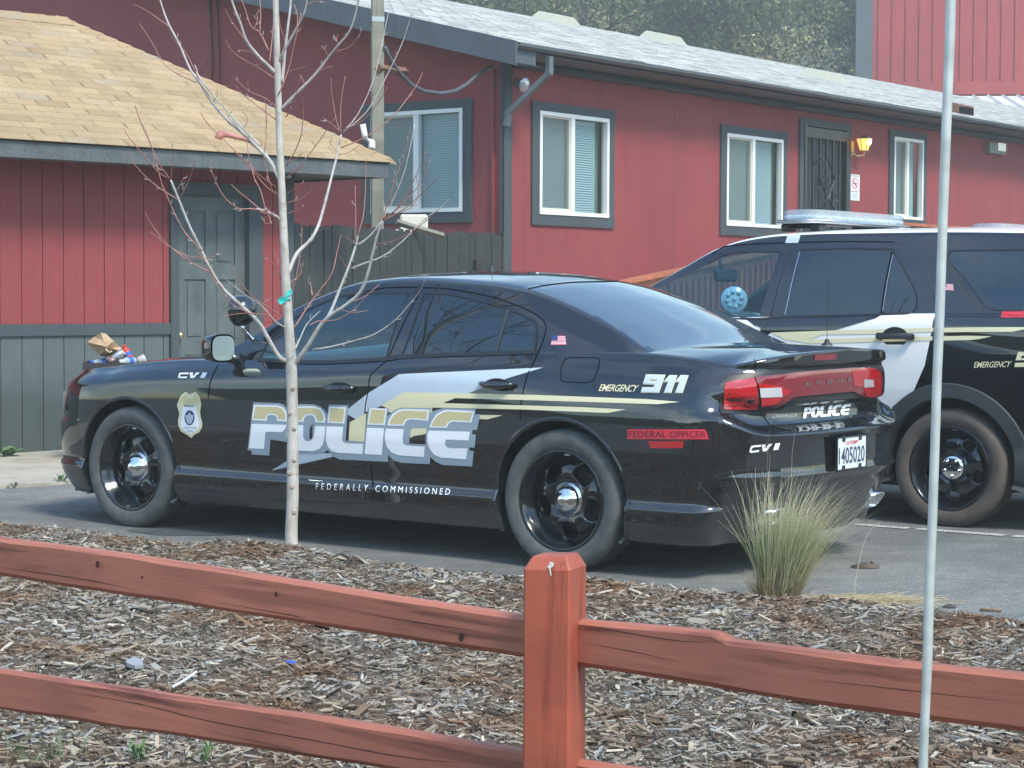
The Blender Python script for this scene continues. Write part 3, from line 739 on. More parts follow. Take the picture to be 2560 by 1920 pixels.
# badge and flag
BAD = [(1170, 85), (1200, 90), (1215, 108), (1240, 100), (1265, 86), (1290, 85), (1325, 135), (1342, 210), (1330, 280), (1335, 340), (1353, 400), (1350, 450), (1320, 500), (1270, 525), (1240, 560), (1200, 530), (1130, 490), (1105, 430), (1100, 380), (1115, 310), (1090, 215), (1130, 120)]
bd = pdecal('badge', [ZB(BAD)], 'cream', .0014)
ell = lambda cx, cy, rx, ry, n=28: [(cx + rx * cos(2 * pi * k / n), cy + ry * sin(2 * pi * k / n)) for k in range(n)]
pdecal('badge_field', [ZB([(1150, 235), (1285, 235), (1300, 300), (1322, 400), (1318, 450), (1285, 490), (1240, 520), (1180, 495), (1135, 450), (1128, 390), (1145, 300)])], 'white_vinyl', .0022, bd)
pdecal('badge_eagle', [ZB([(1110, 205), (1150, 130), (1190, 105), (1205, 150), (1245, 150), (1270, 105), (1300, 130), (1325, 205), (1290, 185), (1240, 200), (1200, 200), (1140, 190)])], 'gold', .0022, bd)
pdecal('badge_seal', [ZB(ell(1222, 350, 52, 78))], 'blue_vinyl', .0028, bd)
pdecal('badge_crest', [ZB([(1222, 290), (1240, 320), (1265, 325), (1255, 375), (1240, 410), (1205, 410), (1188, 375), (1178, 325), (1205, 320)])], 'silver', .0034, bd)
TXT('POLICE', ZB([(1168, 212), (1268, 218), (1262, 240), (1164, 236)]), 'blue_vinyl', .003, bd, .01)
TXT('U.S.', ZB([(1200, 478), (1262, 480), (1260, 500), (1200, 498)]), 'blue_vinyl', .003, bd, .01)
TXT('FEDERAL OFFICER', ZB([(1165, 446), (1300, 446), (1290, 460), (1172, 460)]), 'blue_vinyl', .003, bd)
def flag(q, par, sk):
    f0 = decal('flag', in_quad(([(0, 0), (1, 0), (1, 1), (0, 1)], [(0, 1, 2, 3)]), q), sk, M['white_vinyl'], par, .0014, 0)
    v = []; fs = []
    for k in range(0, 13, 2):
        b = len(v); v += [(0, k / 13), (1, k / 13), (1, (k + 1) / 13), (0, (k + 1) / 13)]; fs.append((b, b + 1, b + 2, b + 3))
    decal('flag_stripes', in_quad((v, fs), q), sk, M['red_vinyl'], f0, .0020, 0)
    decal('flag_canton', in_quad(([(0, 6 / 13), (.42, 6 / 13), (.42, 1), (0, 1)], [(0, 1, 2, 3)]), q), sk, M['blue_vinyl'], f0, .0028, 0)
flag(Z6([(938, 490), (1015, 491), (1023, 546), (927, 547)]), car, skin)
# plate
def rear_pt(u, v): return u, v
h = skin.px(*ZZ([(1375, 1100)])[0]); px0 = h[0].x - .022; cz = .585
pdecal('plate_recess', [ZZ([(1245, 945), (1600, 905), (1602, 1182), (1560, 1190), (1275, 1242), (1262, 1235)])], 'seam', .0012, bumper)
m = MB(); m.box((px0, 0.0, cz), (.006, .312, .158), None, .002); pl = m.build('number_plate', M['plate'], car, False, True)
m = MB()
for sy_ in (-1, 1):
    for sz_ in (-1, 1): m.box((px0 - .004, sy_ * .088, cz + sz_ * .073), (.008, .03, .03), None, .004)
    m.box((px0 - .001, sy_ * .156, cz), (.012, .006, .165))
for sz_ in (-1, 1): m.box((px0 - .001, 0, cz + sz_ * .081), (.012, .318, .006))
m.build('plate_frame', M['trim'], pl, False, True)
def plate_text(s, y0, y1, z0, z1, mat, bold):
    vs, fs = text2d(s, bold); v = [(px0 - .0045, -(y0 + (y1 - y0) * a), z0 + (z1 - z0) * b) for a, b in vs]
    mesh_obj('lettering', v, fs, M[mat], pl, False, True)
plate_text('CA EXEMPT', -.068, .072, cz + .042, cz + .060, 'red_vinyl', .01); plate_text('1405020', -.138, .138, cz - .052, cz + .030, 'ink', .012)
# exhaust tips
for sy_ in (.53, -.53):
    m = MB(); sq = lambda r: [(r * 1.6 * (abs(cos(a)) ** .6) * (1 if cos(a) > 0 else -1), r * (abs(sin(a)) ** .6) * (1 if sin(a) > 0 else -1)) for a in [2 * pi * k / 28 for k in range(28)]]
    o_, i_ = sq(.042), sq(.036); vs = []
    for ring, xx in ((o_, -3.86), (o_, -4.045), (i_, -4.05), (i_, -3.88)):
        vs += [(xx - (.03 * b / .042 if xx < -4 else 0), sy_ + a, .30 + b) for a, b in ring]
    m.add(vs, [(r * 28 + k, r * 28 + (k + 1) % 28, (r + 1) * 28 + (k + 1) % 28, (r + 1) * 28 + k) for r in range(3) for k in range(28)] + [tuple(range(84, 112))])
    m.build('exhaust_tip', M['chrome'], car, True, True)
# door handles
for sg in (1, -1):
    for (ux, uz, w, dd) in ((-1.63, .845, .21, dF if sg > 0 else dFr), (-2.67, .895, .20, dR if sg > 0 else dRr)):
        y = yside(ux, uz); m = MB()
        m.grid(lambda u, v: (ux + w * .5 * cos(2 * pi * u) * v, sg * (y + .002 - .004 * (1 - v)), uz - .01 + .055 * sin(2 * pi * u) * v), 28, 3)
        hd = m.build('door_handle', M['trim'], dd, True, True)
        m = MB(); m.add([], []); 
        pts = [(ux + w * .52 * (t * 2 - 1), sg * (y + .008 + .030 * sin(pi * t)), uz + .016 - .006 * sin(pi * t)) for t in [k / 10 for k in range(11)]]
        m.tube(pts, [.012 + .008 * sin(pi * k / 10) for k in range(11)], 10); m.build('grip', M['paint'], hd, True, True)
# mirrors
for sg in (1, -1):
    base = MB(); base.tube([(-.80, sg * .80, .985), (-.80, sg * .92, 1.0)], [.035, .03], 10); 
    def mf(u, v, sg=sg):
        a = 2 * pi * u; r = [0, .75, .97, 1.0, 1.0][min(4, int(v * 4 + .001))]; d = [-.085, -.065, -.03, .02, .032][min(4, int(v * 4 + .001))]
        e = lambda t: (abs(t) ** .6) * (1 if t > 0 else -1)
        return (-.785 - d * -1.0, sg * (.985 + .095 * e(cos(a)) * r), 1.055 + .078 * e(sin(a)) * r)
    base.grid(lambda u, v: (lambda p: (-.785 - (p[0] + .785), p[1], p[2]))(mf(u, v)), 32, 4)
    mo = base.build('door_mirror', M['paint'], car, True, True)
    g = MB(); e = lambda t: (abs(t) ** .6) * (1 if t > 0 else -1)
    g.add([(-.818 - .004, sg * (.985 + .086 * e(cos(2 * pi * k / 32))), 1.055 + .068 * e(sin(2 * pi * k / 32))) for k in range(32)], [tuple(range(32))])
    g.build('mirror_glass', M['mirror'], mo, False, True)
# spotlight on the pillar
_d = CAR_B.inverted().to_3x3() @ ray(*Z4([(1050, 262)])[0]); _o = CAR_B.inverted() @ CAM; c0_ = _o + _d * ((.86 - _o.y) / _d.y)
sc_ = Vector(c0_); m = MB()
dirn = Vector((.95, .05, -.05)).normalized(); Rq = Vector((0, 0, 1)).rotation_difference(dirn).to_matrix()
prof = [(.001, -.075)] + [(.085 * sin(t), -.075 * cos(t)) for t in [.25, .5, .8, 1.1, 1.4]] + [(.086, .01), (.088, .03), (.084, .036)]
m.lathe(prof, 36, lambda a, b, hh: sc_ + Rq @ Vector((a, b, hh)))
sp = m.build('spotlight', M['paint'], car, True, True)
m = MB(); m.lathe([(.001, .033), (.084, .033)], 32, lambda a, b, hh: sc_ + Rq @ Vector((a, b, hh))); m.build('spotlight_lens', M['lens_clear'], sp, False, True)
m = MB(); pa = sc_ + Vector((0, 0, -.085)); m.tube([sc_ + Vector((0, 0, -.07)), pa + Vector((0, 0, -.02)), Vector((-.84, .775, 1.10)), Vector((-.90, .75, 1.12))], .012, 10); m.build('spotlight_arm', M['chrome'], sp, True, True)
# antennas
for (ax_, ay, az, hh) in ((-1.93, 0.0, 1.488, .42), (-3.86, -.32, 1.105, .33)):
    m = MB(); m.lathe([(.030, 0), (.028, .006), (.016, .014), (.012, .028), (.004, .034)], 20, lambda a, b, h_, ax_=ax_, ay=ay, az=az: (ax_ + a, ay + b, az + h_))
    an = m.build('antenna', M['trim'], car, True, True); m = MB(); m.tube([(ax_, ay, az + .03), (ax_, ay, az + hh)], .0016, 5); m.build('antenna_whip', M['trim'], an, False, True)
# headlamps and grille (facing away)
for sg in (1, -1):
    m = MB()
    def hl(u, v, sg=sg):
        ph = radians(25 + 33 * u); w = .94; x = S.xf + .70 * sin(ph) ** (2 / 2.7) - .03 * sin(ph); y = w * cos(ph) ** (2 / 2.7)
        return (x + .012, sg * (y + .012), .655 + .115 * v - .02 * u)
    m.grid(hl, 12, 4); m.build('headlight', M['lens_clear'], car, True, True)
m = MB(); m.grid(lambda u, v: (.905 - .35 * abs(u * 2 - 1) ** 2.5 * .35, -.50 + 1.0 * u, .40 + .28 * v), 16, 6); m.build('grille', M['trim'], car, True, True)
bm.free()
# ------------------------------------------------------------------ police utility vehicle
SUV_B = Matrix.Translation((3.1349, 13.0039, 0)) @ Matrix.Rotation(pi - radians(35.434), 4, 'Z')
suv = thing('police_suv', 'black and white police utility vehicle with white roof parked beyond the sedan', 'police suv', basis=SUV_B, group='police utility vehicles')
U = Spec(); U.n = 0; U.xf = 3.15; U.xr = -.78; U.nf = 2.8; U.nr = 3.4; U.Lf = .68; U.Lr = .34; U.crown = 2.4
U.lowrows = [.24, .27, .30, .33, .36, .40, .44, .48, .52, .56, .60, .65, .70, .75, .80]
_yu = pchip([(.24, .90), (.28, .945), (.40, .955), (.48, .935), (.60, .955), (.80, .985)])
U.ylow = _yu; U.ymid = .992; U.ycr = .985
U.uprows = [.05, .10, .15, .2, .25, .3, .35, .4, .45, .5, .55, .6, .65, .7, .75, .8, .84, .88, .91, .94, .97, 1.0]
U.ysh = pchip([(-.8, .915), (0, .94), (2.0, .94), (2.6, .90), (3.2, .86)])
U.cf = pchip([(-.8, .72), (3.2, .72)])
U.zs = pchip([(-.8, 1.262), (0, 1.258), (1.2, 1.225), (2.3, 1.19), (3.15, 1.12)])
U.zs_front = lambda a: 1.12 - .10 * (a / 1.57) ** 2
U.zs_rear = lambda a: 1.262
_Du = pchip([(.24, -.12), (.40, -.03), (.60, .04), (.72, .05), (.76, .0), (.9, -.01), (1.3, -.03)])
U.roff = lambda z, a: sm(.3, .8, a) * _Du(z)
U.foff = lambda z, a: 0
U.zc = pchip([(-1.2, 1.27), (2.4, 1.25), (3.0, 1.19), (3.85, 1.03)])
U.g0 = 2.75; U.g1 = -1.06
U.yb = lambda x: U.ysh(x) - .004
U.zb = lambda x: U.zs(x) - .012
U.ye = pchip([(-1.06, .66), (-.9, .70), (-.5, .725), (.3, .74), (1.2, .735), (1.64, .72), (1.9, .745), (2.3, .815), (2.6, .87), (2.75, .88)])
U.ze = pchip([(-1.06, 1.62), (-.9, 1.695), (-.5, 1.735), (.3, 1.752), (.9, 1.752), (1.25, 1.742), (1.50, 1.715), (1.70, 1.665), (1.95, 1.54), (2.3, 1.345), (2.6, 1.18), (2.75, 1.10)])
U.zg = pchip([(-1.06, 1.67), (-.9, 1.745), (-.5, 1.785), (.3, 1.79), (1.0, 1.785), (1.45, 1.765), (1.7, 1.72), (2.0, 1.58), (2.4, 1.37), (2.75, 1.19)])
U.bulge = .018; U.rail = .06; U.white_in = 1
bm, tl = build_shell(U); sk2 = Skin(bm, SUV_B)
AU = .405
for ax_ in (0.0, 2.86):
    poly = [(ax_ + AU * cos(a), .36 + AU * sin(a)) for a in [2 * pi * k / 48 for k in range(48)]]
    cut_tag(bm, tl, poly, 99, (1,))
    for f in bm.faces:
        c = f.calc_center_median()
        if f[tl] == 1 and abs(c.x - ax_) < AU - .01 and c.z < .37: f[tl] = 99
wf = sk2.xz(ZS([(10, 440), (60, 410), (140, 385), (250, 375), (480, 375), (400, 620), (325, 838)]))
zlo = wf[-1][1]; wf += [(2.1, zlo - .03), (2.35, zlo - .02), (2.15, 1.36), (1.95, 1.475)]
wr = sk2.xz(ZS([(625, 362), (900, 352), (1240, 357), (1285, 372), (1365, 510), (1430, 640), (1445, 700), (1440, 760), (1415, 790), (1370, 800), (900, 812), (545, 822)]))
wq = sk2.xz(ZS([(1720, 366), (2190, 355)])); wqb = sk2.xz(ZS([(2190, 775), (2020, 775), (1950, 755), (1900, 700), (1800, 560), (1685, 440), (1670, 400), (1685, 375)]))
wq = wq + [(-.62, 1.625), (-.78, 1.50), (-.80, 1.36), (-.70, 1.30)] + wqb
cut_tag(bm, tl, wf, 10, (3, 4)); cut_tag(bm, tl, wr, 11, (3, 4)); cut_tag(bm, tl, wq, 14, (3, 4))
for f in bm.faces:
    c = f.calc_center_median()
    if f[tl] in (4, 5) and c.x > 1.60 and abs(c.y) < U.ye(c.x) - .07: f[tl] = 12
    if f[tl] == 2 and c.x > 2.3: f[tl] = 24
    if f[tl] == 5: f[tl] = 15
sR = [(.10, 1.30), (.12, 1.10), (.15, .95), (.22, .80), (.36, .70), (.47, .52), (.50, .30)]
sAB = [(1.25, 1.30), (1.27, 1.1), (1.30, .9), (1.32, .6), (1.32, .30)]
doorR = sR + list(reversed(sAB)); sF = [(2.32, 1.35), (2.32, .9), (2.28, .6), (2.26, .30)]
doorF = [(a + .002, b) for a, b in sAB] + list(reversed(sF))
cut_tag(bm, tl, doorR, 21, (1,)); cut_tag(bm, tl, doorF, 20, (1,))
for f in bm.faces:
    c = f.calc_center_median()
    if f[tl] == 1 and c.x < -.52 and c.z < .74: f[tl] = 22
p2 = {}
split_parts(bm, tl, {(1, 2, 3, 4): ('body', M['paint'], None)}, suv, p2)
for sg in (1, -1):
    ts = (lambda c, sg=sg: c.y * sg > 0)
    split_parts(bm, tl, {10: ('door_window', M['glass_clear'], ts), 20: ('door', M['white_paint'], ts)}, suv, p2)
    split_parts(bm, tl, {11: ('door_window', M['glass_dark'], ts), 21: ('door', M['white_paint'], ts), 14: ('quarter_window', M['glass_dark'], ts)}, suv, p2)
split_parts(bm, tl, {12: ('windscreen', M['glass_clear'], None), 15: ('roof', M['white_paint'], None), 22: ('rear_bumper', M['plastic'], None), 24: ('bonnet', M['paint'], None)}, suv, p2)
ys2 = lambda x, z: (lambda h: abs(h[0].y) if h[0] else .97)(sk2.bvh.ray_cast(Vector((x, 3, z)), Vector((0, -1, 0))))
for ax_ in (0.0, 2.86):
    arch_parts(suv, ax_, AU, ys2, .36, M['plastic'], .085, .012, name='arch_cladding', zlow=.25)
    for sd in (1, -1): make_wheel(suv, ax_, sd * .853, .347, sd, .353, .2475, .240, M['tyre_brown'], 1)
m = MB(); m.box((1.4, 0, .27), (4.4, 1.6, .12)); m.box((1.45, 0, .36), (2.0, 1.86, .22)); m.build('underbody', M['dark'], suv, False, True)
m = MB(); m.grid(lambda u, v: (2.5 - 3.3 * u, -.80 + 1.6 * v, .95 if u < .1 else .55), 20, 3); m.build('cabin_floor', M['seat'], suv, False, True)
for sy_ in (.38, -.38): seat(suv, 1.50, sy_, .62, .52)
m = MB(); m.box((.52, 0, .98), (.16, 1.4, .56), None, .05); m.box((.60, 0, 1.42), (.02, 1.45, .5)); m.build('rear_seat', M['seat'], suv, True, True)
m = MB(); m.box((2.22, 0, 1.10), (.5, 1.55, .16), None, .05); m.build('dashboard', M['seat'], suv, True, True)
# things seen through the front door glass
inv = SUV_B.inverted()
def sloc(px, y):
    d = inv.to_3x3() @ ray(*px); o = inv @ CAM; t = (y - o.y) / d.y; return o + d * t
q = sloc(ZS([(95, 535)])[0], 0.0); m = MB(); m.box(q, (.03, .30, .085), None, .02); m.tube([q + Vector((.03, 0, .03)), q + Vector((.05, 0, .14))], .012, 6); m.build('rear_view_mirror', M['seat'], suv, True, True)
q = sloc(ZS([(145, 708)])[0], .80); m = MB(); Rq = Vector((0, 0, 1)).rotation_difference(Vector((-.55, .80, .05)).normalized()).to_matrix()
q = q + Vector((0, -.02, 0)); m.lathe([(.001, -.06), (.06, -.045), (.082, -.01), (.086, .012), (.08, .02), (.001, .021)], 28, lambda a, b, h: q + Rq @ Vector((a, b, h))); spo = m.build('spotlight', M['lens_led'], suv, True, True)
m = MB()
for k in range(9):
    r = 0 if k == 0 else .048; a = 2 * pi * k / 8; m.lathe([(.001, .028), (.013, .027), (.016, .021)], 10, lambda x, y, h, r=r, a=a: q + Rq @ Vector((x + r * cos(a), y + r * sin(a), h)))
m.build('spotlight_led', M['lens_clear'], spo, True, True)
# upper black field of the doors, stripes, writing
PD = lambda name, polys, mat, off, par=None, step=12: decal(name, flat(polys), sk2, M[mat], par or suv, off, step)
PD('door_upper_panel', [ZS([(345, 905), (395, 845), (900, 820), (1210, 812), (1160, 840), (1020, 880), (860, 928), (420, 940), (330, 1000)])], 'paint', .0018)
PD('door_upper_panel', [ZS([(-40, 830), (395, 845), (345, 905), (300, 890), (245, 848), (-40, 846)])], 'paint', .0018)
PD('side_stripe', [ZS([(420, 940), (860, 925), (1572, 905), (1570, 935), (1160, 950), (785, 955), (695, 990), (1150, 975), (1566, 968), (1563, 996), (1100, 1008), (700, 1018), (520, 990)])], 'cream', .0026)
PD('side_stripe', [ZS([(1580, 907), (1900, 902), (2260, 902), (2212, 918), (2130, 934), (1800, 936), (1578, 940)]), ZS([(1576, 968), (1800, 962), (1985, 966), (1900, 985), (1830, 993), (1573, 998)])], 'cream', .0022)
TX2 = lambda s, q, mat, off=.002, bold=0.0, sh=0.0, sp=1.0, nm='lettering': decal(nm, in_quad(text2d(s, bold, sh, sp), q), sk2, M[mat], suv, off, 7)
TX2('EMERGENCY', ZT([(682, 1332), (1250, 1318), (1222, 1408), (678, 1420)]), 'cream', .0012, .008, .22, .95)
PD('lettering_shadow', [ZT([(1098, 580), (2500, 566), (2480, 668), (1082, 674)])], 'red_vinyl', .0012)
TX2('FEDERAL OFFICER', ZT([(1112, 600), (2480, 588), (2470, 648), (1105, 656)]), 'dark_red', .0022, .004, .1)
nz = [[(1335, 1185), (1800, 1175), (1620, 1400), (1280, 1408), (1292, 1345), (1560, 1340), (1600, 1300), (1298, 1308)], [(1400, 1240), (1600, 1236), (1580, 1270), (1370, 1276)]]
decal('lettering_shadow', flat([[ZT(r) for r in nz]]), sk2, M['cream'], suv, .0012, 8)
flag(ZT([(210, 172), (372, 180), (382, 276), (200, 268)]), suv, sk2)
SM = lambda pts, w=2.4, mat='seam', k=4: decal('panel_gap', ribbon(smooth2(pts, k), w), sk2, M[mat], suv, .0026, 0)
SM(ZS([(560, 300), (520, 440), (460, 640), (410, 830), (370, 905)]), 1.8, 'plastic'); SM(ZS([(1290, 298), (1345, 320), (1420, 440), (1500, 560), (1560, 660), (1585, 760)]), 1.8, 'plastic')
SM(ZS([(0, 385), (60, 345), (130, 325), (400, 308), (900, 295), (1290, 298)]), 2.4)
decal('window_frame', ribbon(smooth2(ZS([(2200, 353), (1735, 360), (1690, 372), (1672, 400), (1690, 445), (1800, 570), (1900, 710), (1950, 762), (2020, 782), (2200, 782)]), 4), 3.5), sk2, M['trim'], suv, .003, 0)
SM(ZS([(1675, 400), (1690, 470), (1760, 600), (1850, 730), (1925, 790)]), 9, 'plastic')
decal('window_frame', join(ribbon(smooth2(ZS([(-40, 462), (60, 402), (140, 378), (250, 368), (485, 368)]), 4), 4), ribbon(smooth2(ZS([(620, 355), (900, 345), (1250, 350), (1290, 366), (1370, 510), (1437, 640), (1452, 700), (1446, 765), (1418, 797), (1370, 808)]), 4), 3.5)), sk2, M['trim'], suv, .003, 0)
decal('belt_moulding', ribbon(smooth2(ZS([(200, 840), (330, 845), (545, 830), (900, 820), (1370, 806)]), 4), 5), sk2, M['trim'], suv, .004, 0)
decal('window_divider', ribbon(ZS([(1280, 372), (1235, 590), (1205, 800)]), 7), sk2, M['seam'], suv, .003, 0)
decal('window_divider', ribbon(ZS([(1285, 385), (1245, 580), (1212, 790)]), 2), sk2, M['satin'], suv, .005, 0)
decal('pillar_strip', ribbon(ZS([(625, 368), (575, 560), (520, 815)]), 2.2), sk2, M['satin'], suv, .005, 0)
decal('strap', flat([ZS([(535, 258), (635, 236), (612, 305), (520, 306)])]), sk2, M['silver'], suv, .003, 8)
# rear door handle on its cup
for sg, dd, hx, hz in ((1, p2['door'][1], .345, 1.115), (-1, p2['door'][3], .345, 1.115), (1, p2['door'][0], 1.50, 1.09), (-1, p2['door'][2], 1.50, 1.09)):
    y = ys2(hx, hz); m = MB(); m.grid(lambda u, v: (hx + .085 * cos(2 * pi * u) * v, sg * (y + .003), hz + .060 * sin(2 * pi * u) * v), 28, 2)
    hd = m.build('door_handle', M['trim'], dd, True, True)
    m = MB(); m.box((hx - .015, sg * (y + .035), hz + .005), (.25, .022, .038), None, .011); m.box((hx + .09, sg * (y + .018), hz), (.03, .03, .03)); m.box((hx - .11, sg * (y + .018), hz), (.03, .03, .03)); m.build('grip', M['plastic'], hd, True, True)
# light bar
lb = MB(); LX = 1.20
a0 = sloc(ZS([(500, 155)])[0], .62)
lbz = 1.848
lb.box((LX, -.07, lbz - .022), (.30, 1.40, .022), None, .01)
bar = lb.build('light_bar', M['satin'], suv, True, True)
m = MB()
def lens(u, v):
    a = 2 * pi * u; e = lambda t, p: (abs(t) ** p) * (1 if t > 0 else -1)
    r = 1 if v < .5 else .90
    return (LX + .145 * e(cos(a), .5) * r, -.07 + .70 * e(sin(a), .35) * (1 if v < .5 else .975), lbz - .014 + (.0 if v < .25 else .060 if v < .8 else .068))
m.grid(lens, 64, 4); ring = [lens(k / 64, 1) for k in range(64)]; m.add(ring, [tuple(range(64))])
m.build('light_bar_lens', glass('clear_lens_cover', (.85, .92, .96), .62, .10, (.60, .70, .78)), bar, False, True)
for k in range(9):
    yy = -.07 - .61 + 1.22 * k / 8
    m = MB(); m.box((LX, yy, lbz + .006), (.20, .085, .030), None, .008)
    for sx_ in (-1, 1): m.box((LX + sx_ * .108, yy, lbz + .006), (.012, .07, .024), None, .005)
    m.build('led_module', M['lens_led'], bar, False, True)
for sy_ in (.50, -.50):
    m = MB(); m.box((LX + .02, sy_, 1.800), (.30, .05, .03), None, .015); m.box((LX - .09, sy_, 1.790), (.07, .10, .05), None, .01); m.box((LX + .12, sy_, 1.790), (.07, .10, .05), None, .01)
    m.build('light_bar_foot', M['trim'], bar, False, True)
# tail end and mirror, seen only from beside the photograph's spot
for sg in (1, -1):
    m = MB(); m.tube([(2.12, sg * .90, 1.25), (2.12, sg * 1.02, 1.27)], .04, 8); m.box((2.14, sg * 1.08, 1.30), (.12, .20, .16), None, .04); m.build('door_mirror', M['trim'], suv, True, True)
    m = MB(); m.grid(lambda u, v: (-.93 - .05 * u - .12 * (1 - abs(0)) * 0, sg * (.93 - .10 * u), .95 + .24 * v), 6, 4); m.build('tail_lamp', M['lens_red'], suv, True, True)
m = MB(); m.box((-1.22, 0, .98), (.006, .31, .155)); m.build('number_plate', M['plate'], suv, False, True)
m = MB(); m.box((-1.06, 0, 1.49), (.03, 1.1, .30), Matrix.Rotation(radians(12), 3, 'Y'), .01); m.build('rear_window', M['glass_dark'], suv, False, True)
bm.free()
# a second one beyond it, of which only the light bar shows over the roof
suv2 = copy_tree(suv)
B2 = Matrix.Translation((4.87, 15.45, 0)) @ Matrix.Rotation(pi - radians(35.434), 4, 'Z')
suv2.matrix_world = B2; MW[suv2] = B2
suv2['label'] = 'farther police utility vehicle of which only the light bar shows above the nearer white roof'
# ------------------------------------------------------------------ materials of the place
def wall_mat(name, col, seam_w=0.0):
    m, nt, b = newmat(name); vec = coords(nt)
    f = noisetex(nt, vec, .7, 6, .6); g = noisetex(nt, coords(nt, (60, 60, 2.5)), 1.5, 4)
    c = ramp(nt, f, [(.25, tuple(x * .86 for x in col)), (.75, tuple(x * 1.10 for x in col))])
    c = mix(nt, c, ramp(nt, g, [(.3, (.78, .78, .78)), (.7, (1, 1, 1))]), 1.0, 'MULTIPLY')
    st = noisetex(nt, coords(nt, (3.2, 3.2, .22)), 1.3, 7, .7); c = mix(nt, c, ramp(nt, st, [(.30, (.80, .80, .82)), (.48, (1, 1, 1)), (.66, (1, 1, 1)), (.80, (1.10, 1.12, 1.12))]), .9, 'MULTIPLY')
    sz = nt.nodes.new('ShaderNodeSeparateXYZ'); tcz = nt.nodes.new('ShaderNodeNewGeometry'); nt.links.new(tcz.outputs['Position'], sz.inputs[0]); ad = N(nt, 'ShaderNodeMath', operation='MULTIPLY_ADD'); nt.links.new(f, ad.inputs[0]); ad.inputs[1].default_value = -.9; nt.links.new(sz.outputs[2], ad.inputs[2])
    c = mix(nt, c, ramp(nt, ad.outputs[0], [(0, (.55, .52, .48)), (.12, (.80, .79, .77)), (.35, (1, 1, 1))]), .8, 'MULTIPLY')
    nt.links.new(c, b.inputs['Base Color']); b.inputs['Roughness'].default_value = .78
    bump(nt, b, g, .25, .004); return m
M['red_wall'] = wall_mat('red_siding_paint', (.285, .049, .052))
M['grey_wall'] = wall_mat('grey_siding_paint', (.10, .128, .130))
M['wood_trim'] = wall_mat('dark_grey_trim_paint', (.062, .076, .086))
M['fascia'] = wall_mat('slate_fascia_paint', (.085, .105, .122))
M['soffit'] = simple('soffit', (.13, .135, .125), .8)
M['gutter'] = simple('gutter_metal', (.10, .125, .14), .35, .2)
M['vinyl'] = simple('window_vinyl', (.74, .76, .73), .4)
M['vinyl_tan'] = simple('almond_vinyl', (.60, .60, .50), .45)
M['blind'] = simple('blind_slat', (.62, .73, .74), .5)
M['screen'] = simple('window_screen', (.10, .135, .14), .8)
M['iron'] = simple('wrought_iron', (.012, .016, .020), .35)
M['brass'] = simple('brass', (.55, .42, .20), .3, .9)
M['rust'] = simple('rust', (.16, .075, .045), .8, var=.4, vs=20)
def tabs_mat(name, stops, rough=.9, patch=None):
    m, nt, b = newmat(name); g = nt.nodes.new('ShaderNodeNewGeometry')
    c = ramp(nt, g.outputs['Random Per Island'], stops)
    vec = coords(nt); n = noisetex(nt, vec, 90, 3); l = noisetex(nt, vec, 1.1, 5, .6)
    c = mix(nt, c, ramp(nt, n, [(.3, (.72, .72, .72)), (.7, (1.15, 1.15, 1.15))]), 1.0, 'MULTIPLY')
    c = mix(nt, c, ramp(nt, l, [(.3, (.80, .78, .76)), (.7, (1.05, 1.05, 1.05))]), 1.0, 'MULTIPLY')
    nt.links.new(c, b.inputs['Base Color']); b.inputs['Roughness'].default_value = rough; return m
M['tan_shingle'] = tabs_mat('tan_shingle', [(0, (.33, .235, .125)), (.4, (.385, .28, .155)), (.8, (.42, .31, .175)), (1, (.34, .27, .18))])
M['white_shingle'] = tabs_mat('pale_shingle', [(0, (.20, .21, .21)), (.10, (.33, .34, .34)), (.3, (.44, .455, .45)), (.7, (.52, .535, .53)), (1, (.60, .61, .61))])
def wood_mat(name, a, b_, sc=(1.2, 22, 22), ring=.75):
    m, nt, b = newmat(name); vec = coords(nt, sc); f = noisetex(nt, vec, 1.6, 7, .62); big = noisetex(nt, coords(nt, (.8, 3, 3)), 2.0, 4)
    c = ramp(nt, f, [(.30, a), (.46, b_), (.62, b_), (.80, tuple(x * 1.25 for x in b_))])
    c = mix(nt, c, ramp(nt, big, [(.3, (.70, .66, .66)), (.65, (1.08, 1.02, 1.0))]), 1.0, 'MULTIPLY')
    w = N(nt, 'ShaderNodeTexWave', Scale=1.3, Distortion=9.0, Detail=3.0); w.inputs['Detail Scale'].default_value = 1.2; w.bands_direction = 'Y'
    nt.links.new(coords(nt, (.25, 9, 9)), w.inputs['Vector'])
    c = mix(nt, c, ramp(nt, w.outputs['Fac'], [(0, (.55, .50, .50)), (.12, (1, 1, 1)), (1, (1, 1, 1))]), ring if sc[0] < 5 else .0, 'MULTIPLY')
    nt.links.new(c, b.inputs['Base Color']); b.inputs['Roughness'].default_value = .62; bump(nt, b, f, .35, .004); return m
M['redwood'] = wood_mat('red_stained_wood', (.13, .040, .025), (.40, .142, .090))
M['orange_wood'] = wood_mat('orange_stained_wood', (.26, .07, .03), (.46, .15, .07))
M['grey_wood'] = wood_mat('weathered_wood', (.012, .015, .015), (.032, .038, .037), (22, 22, 1.2))
M['pole_wood'] = wood_mat('grey_green_post', (.13, .14, .105), (.215, .22, .17), (22, 22, 1.0))
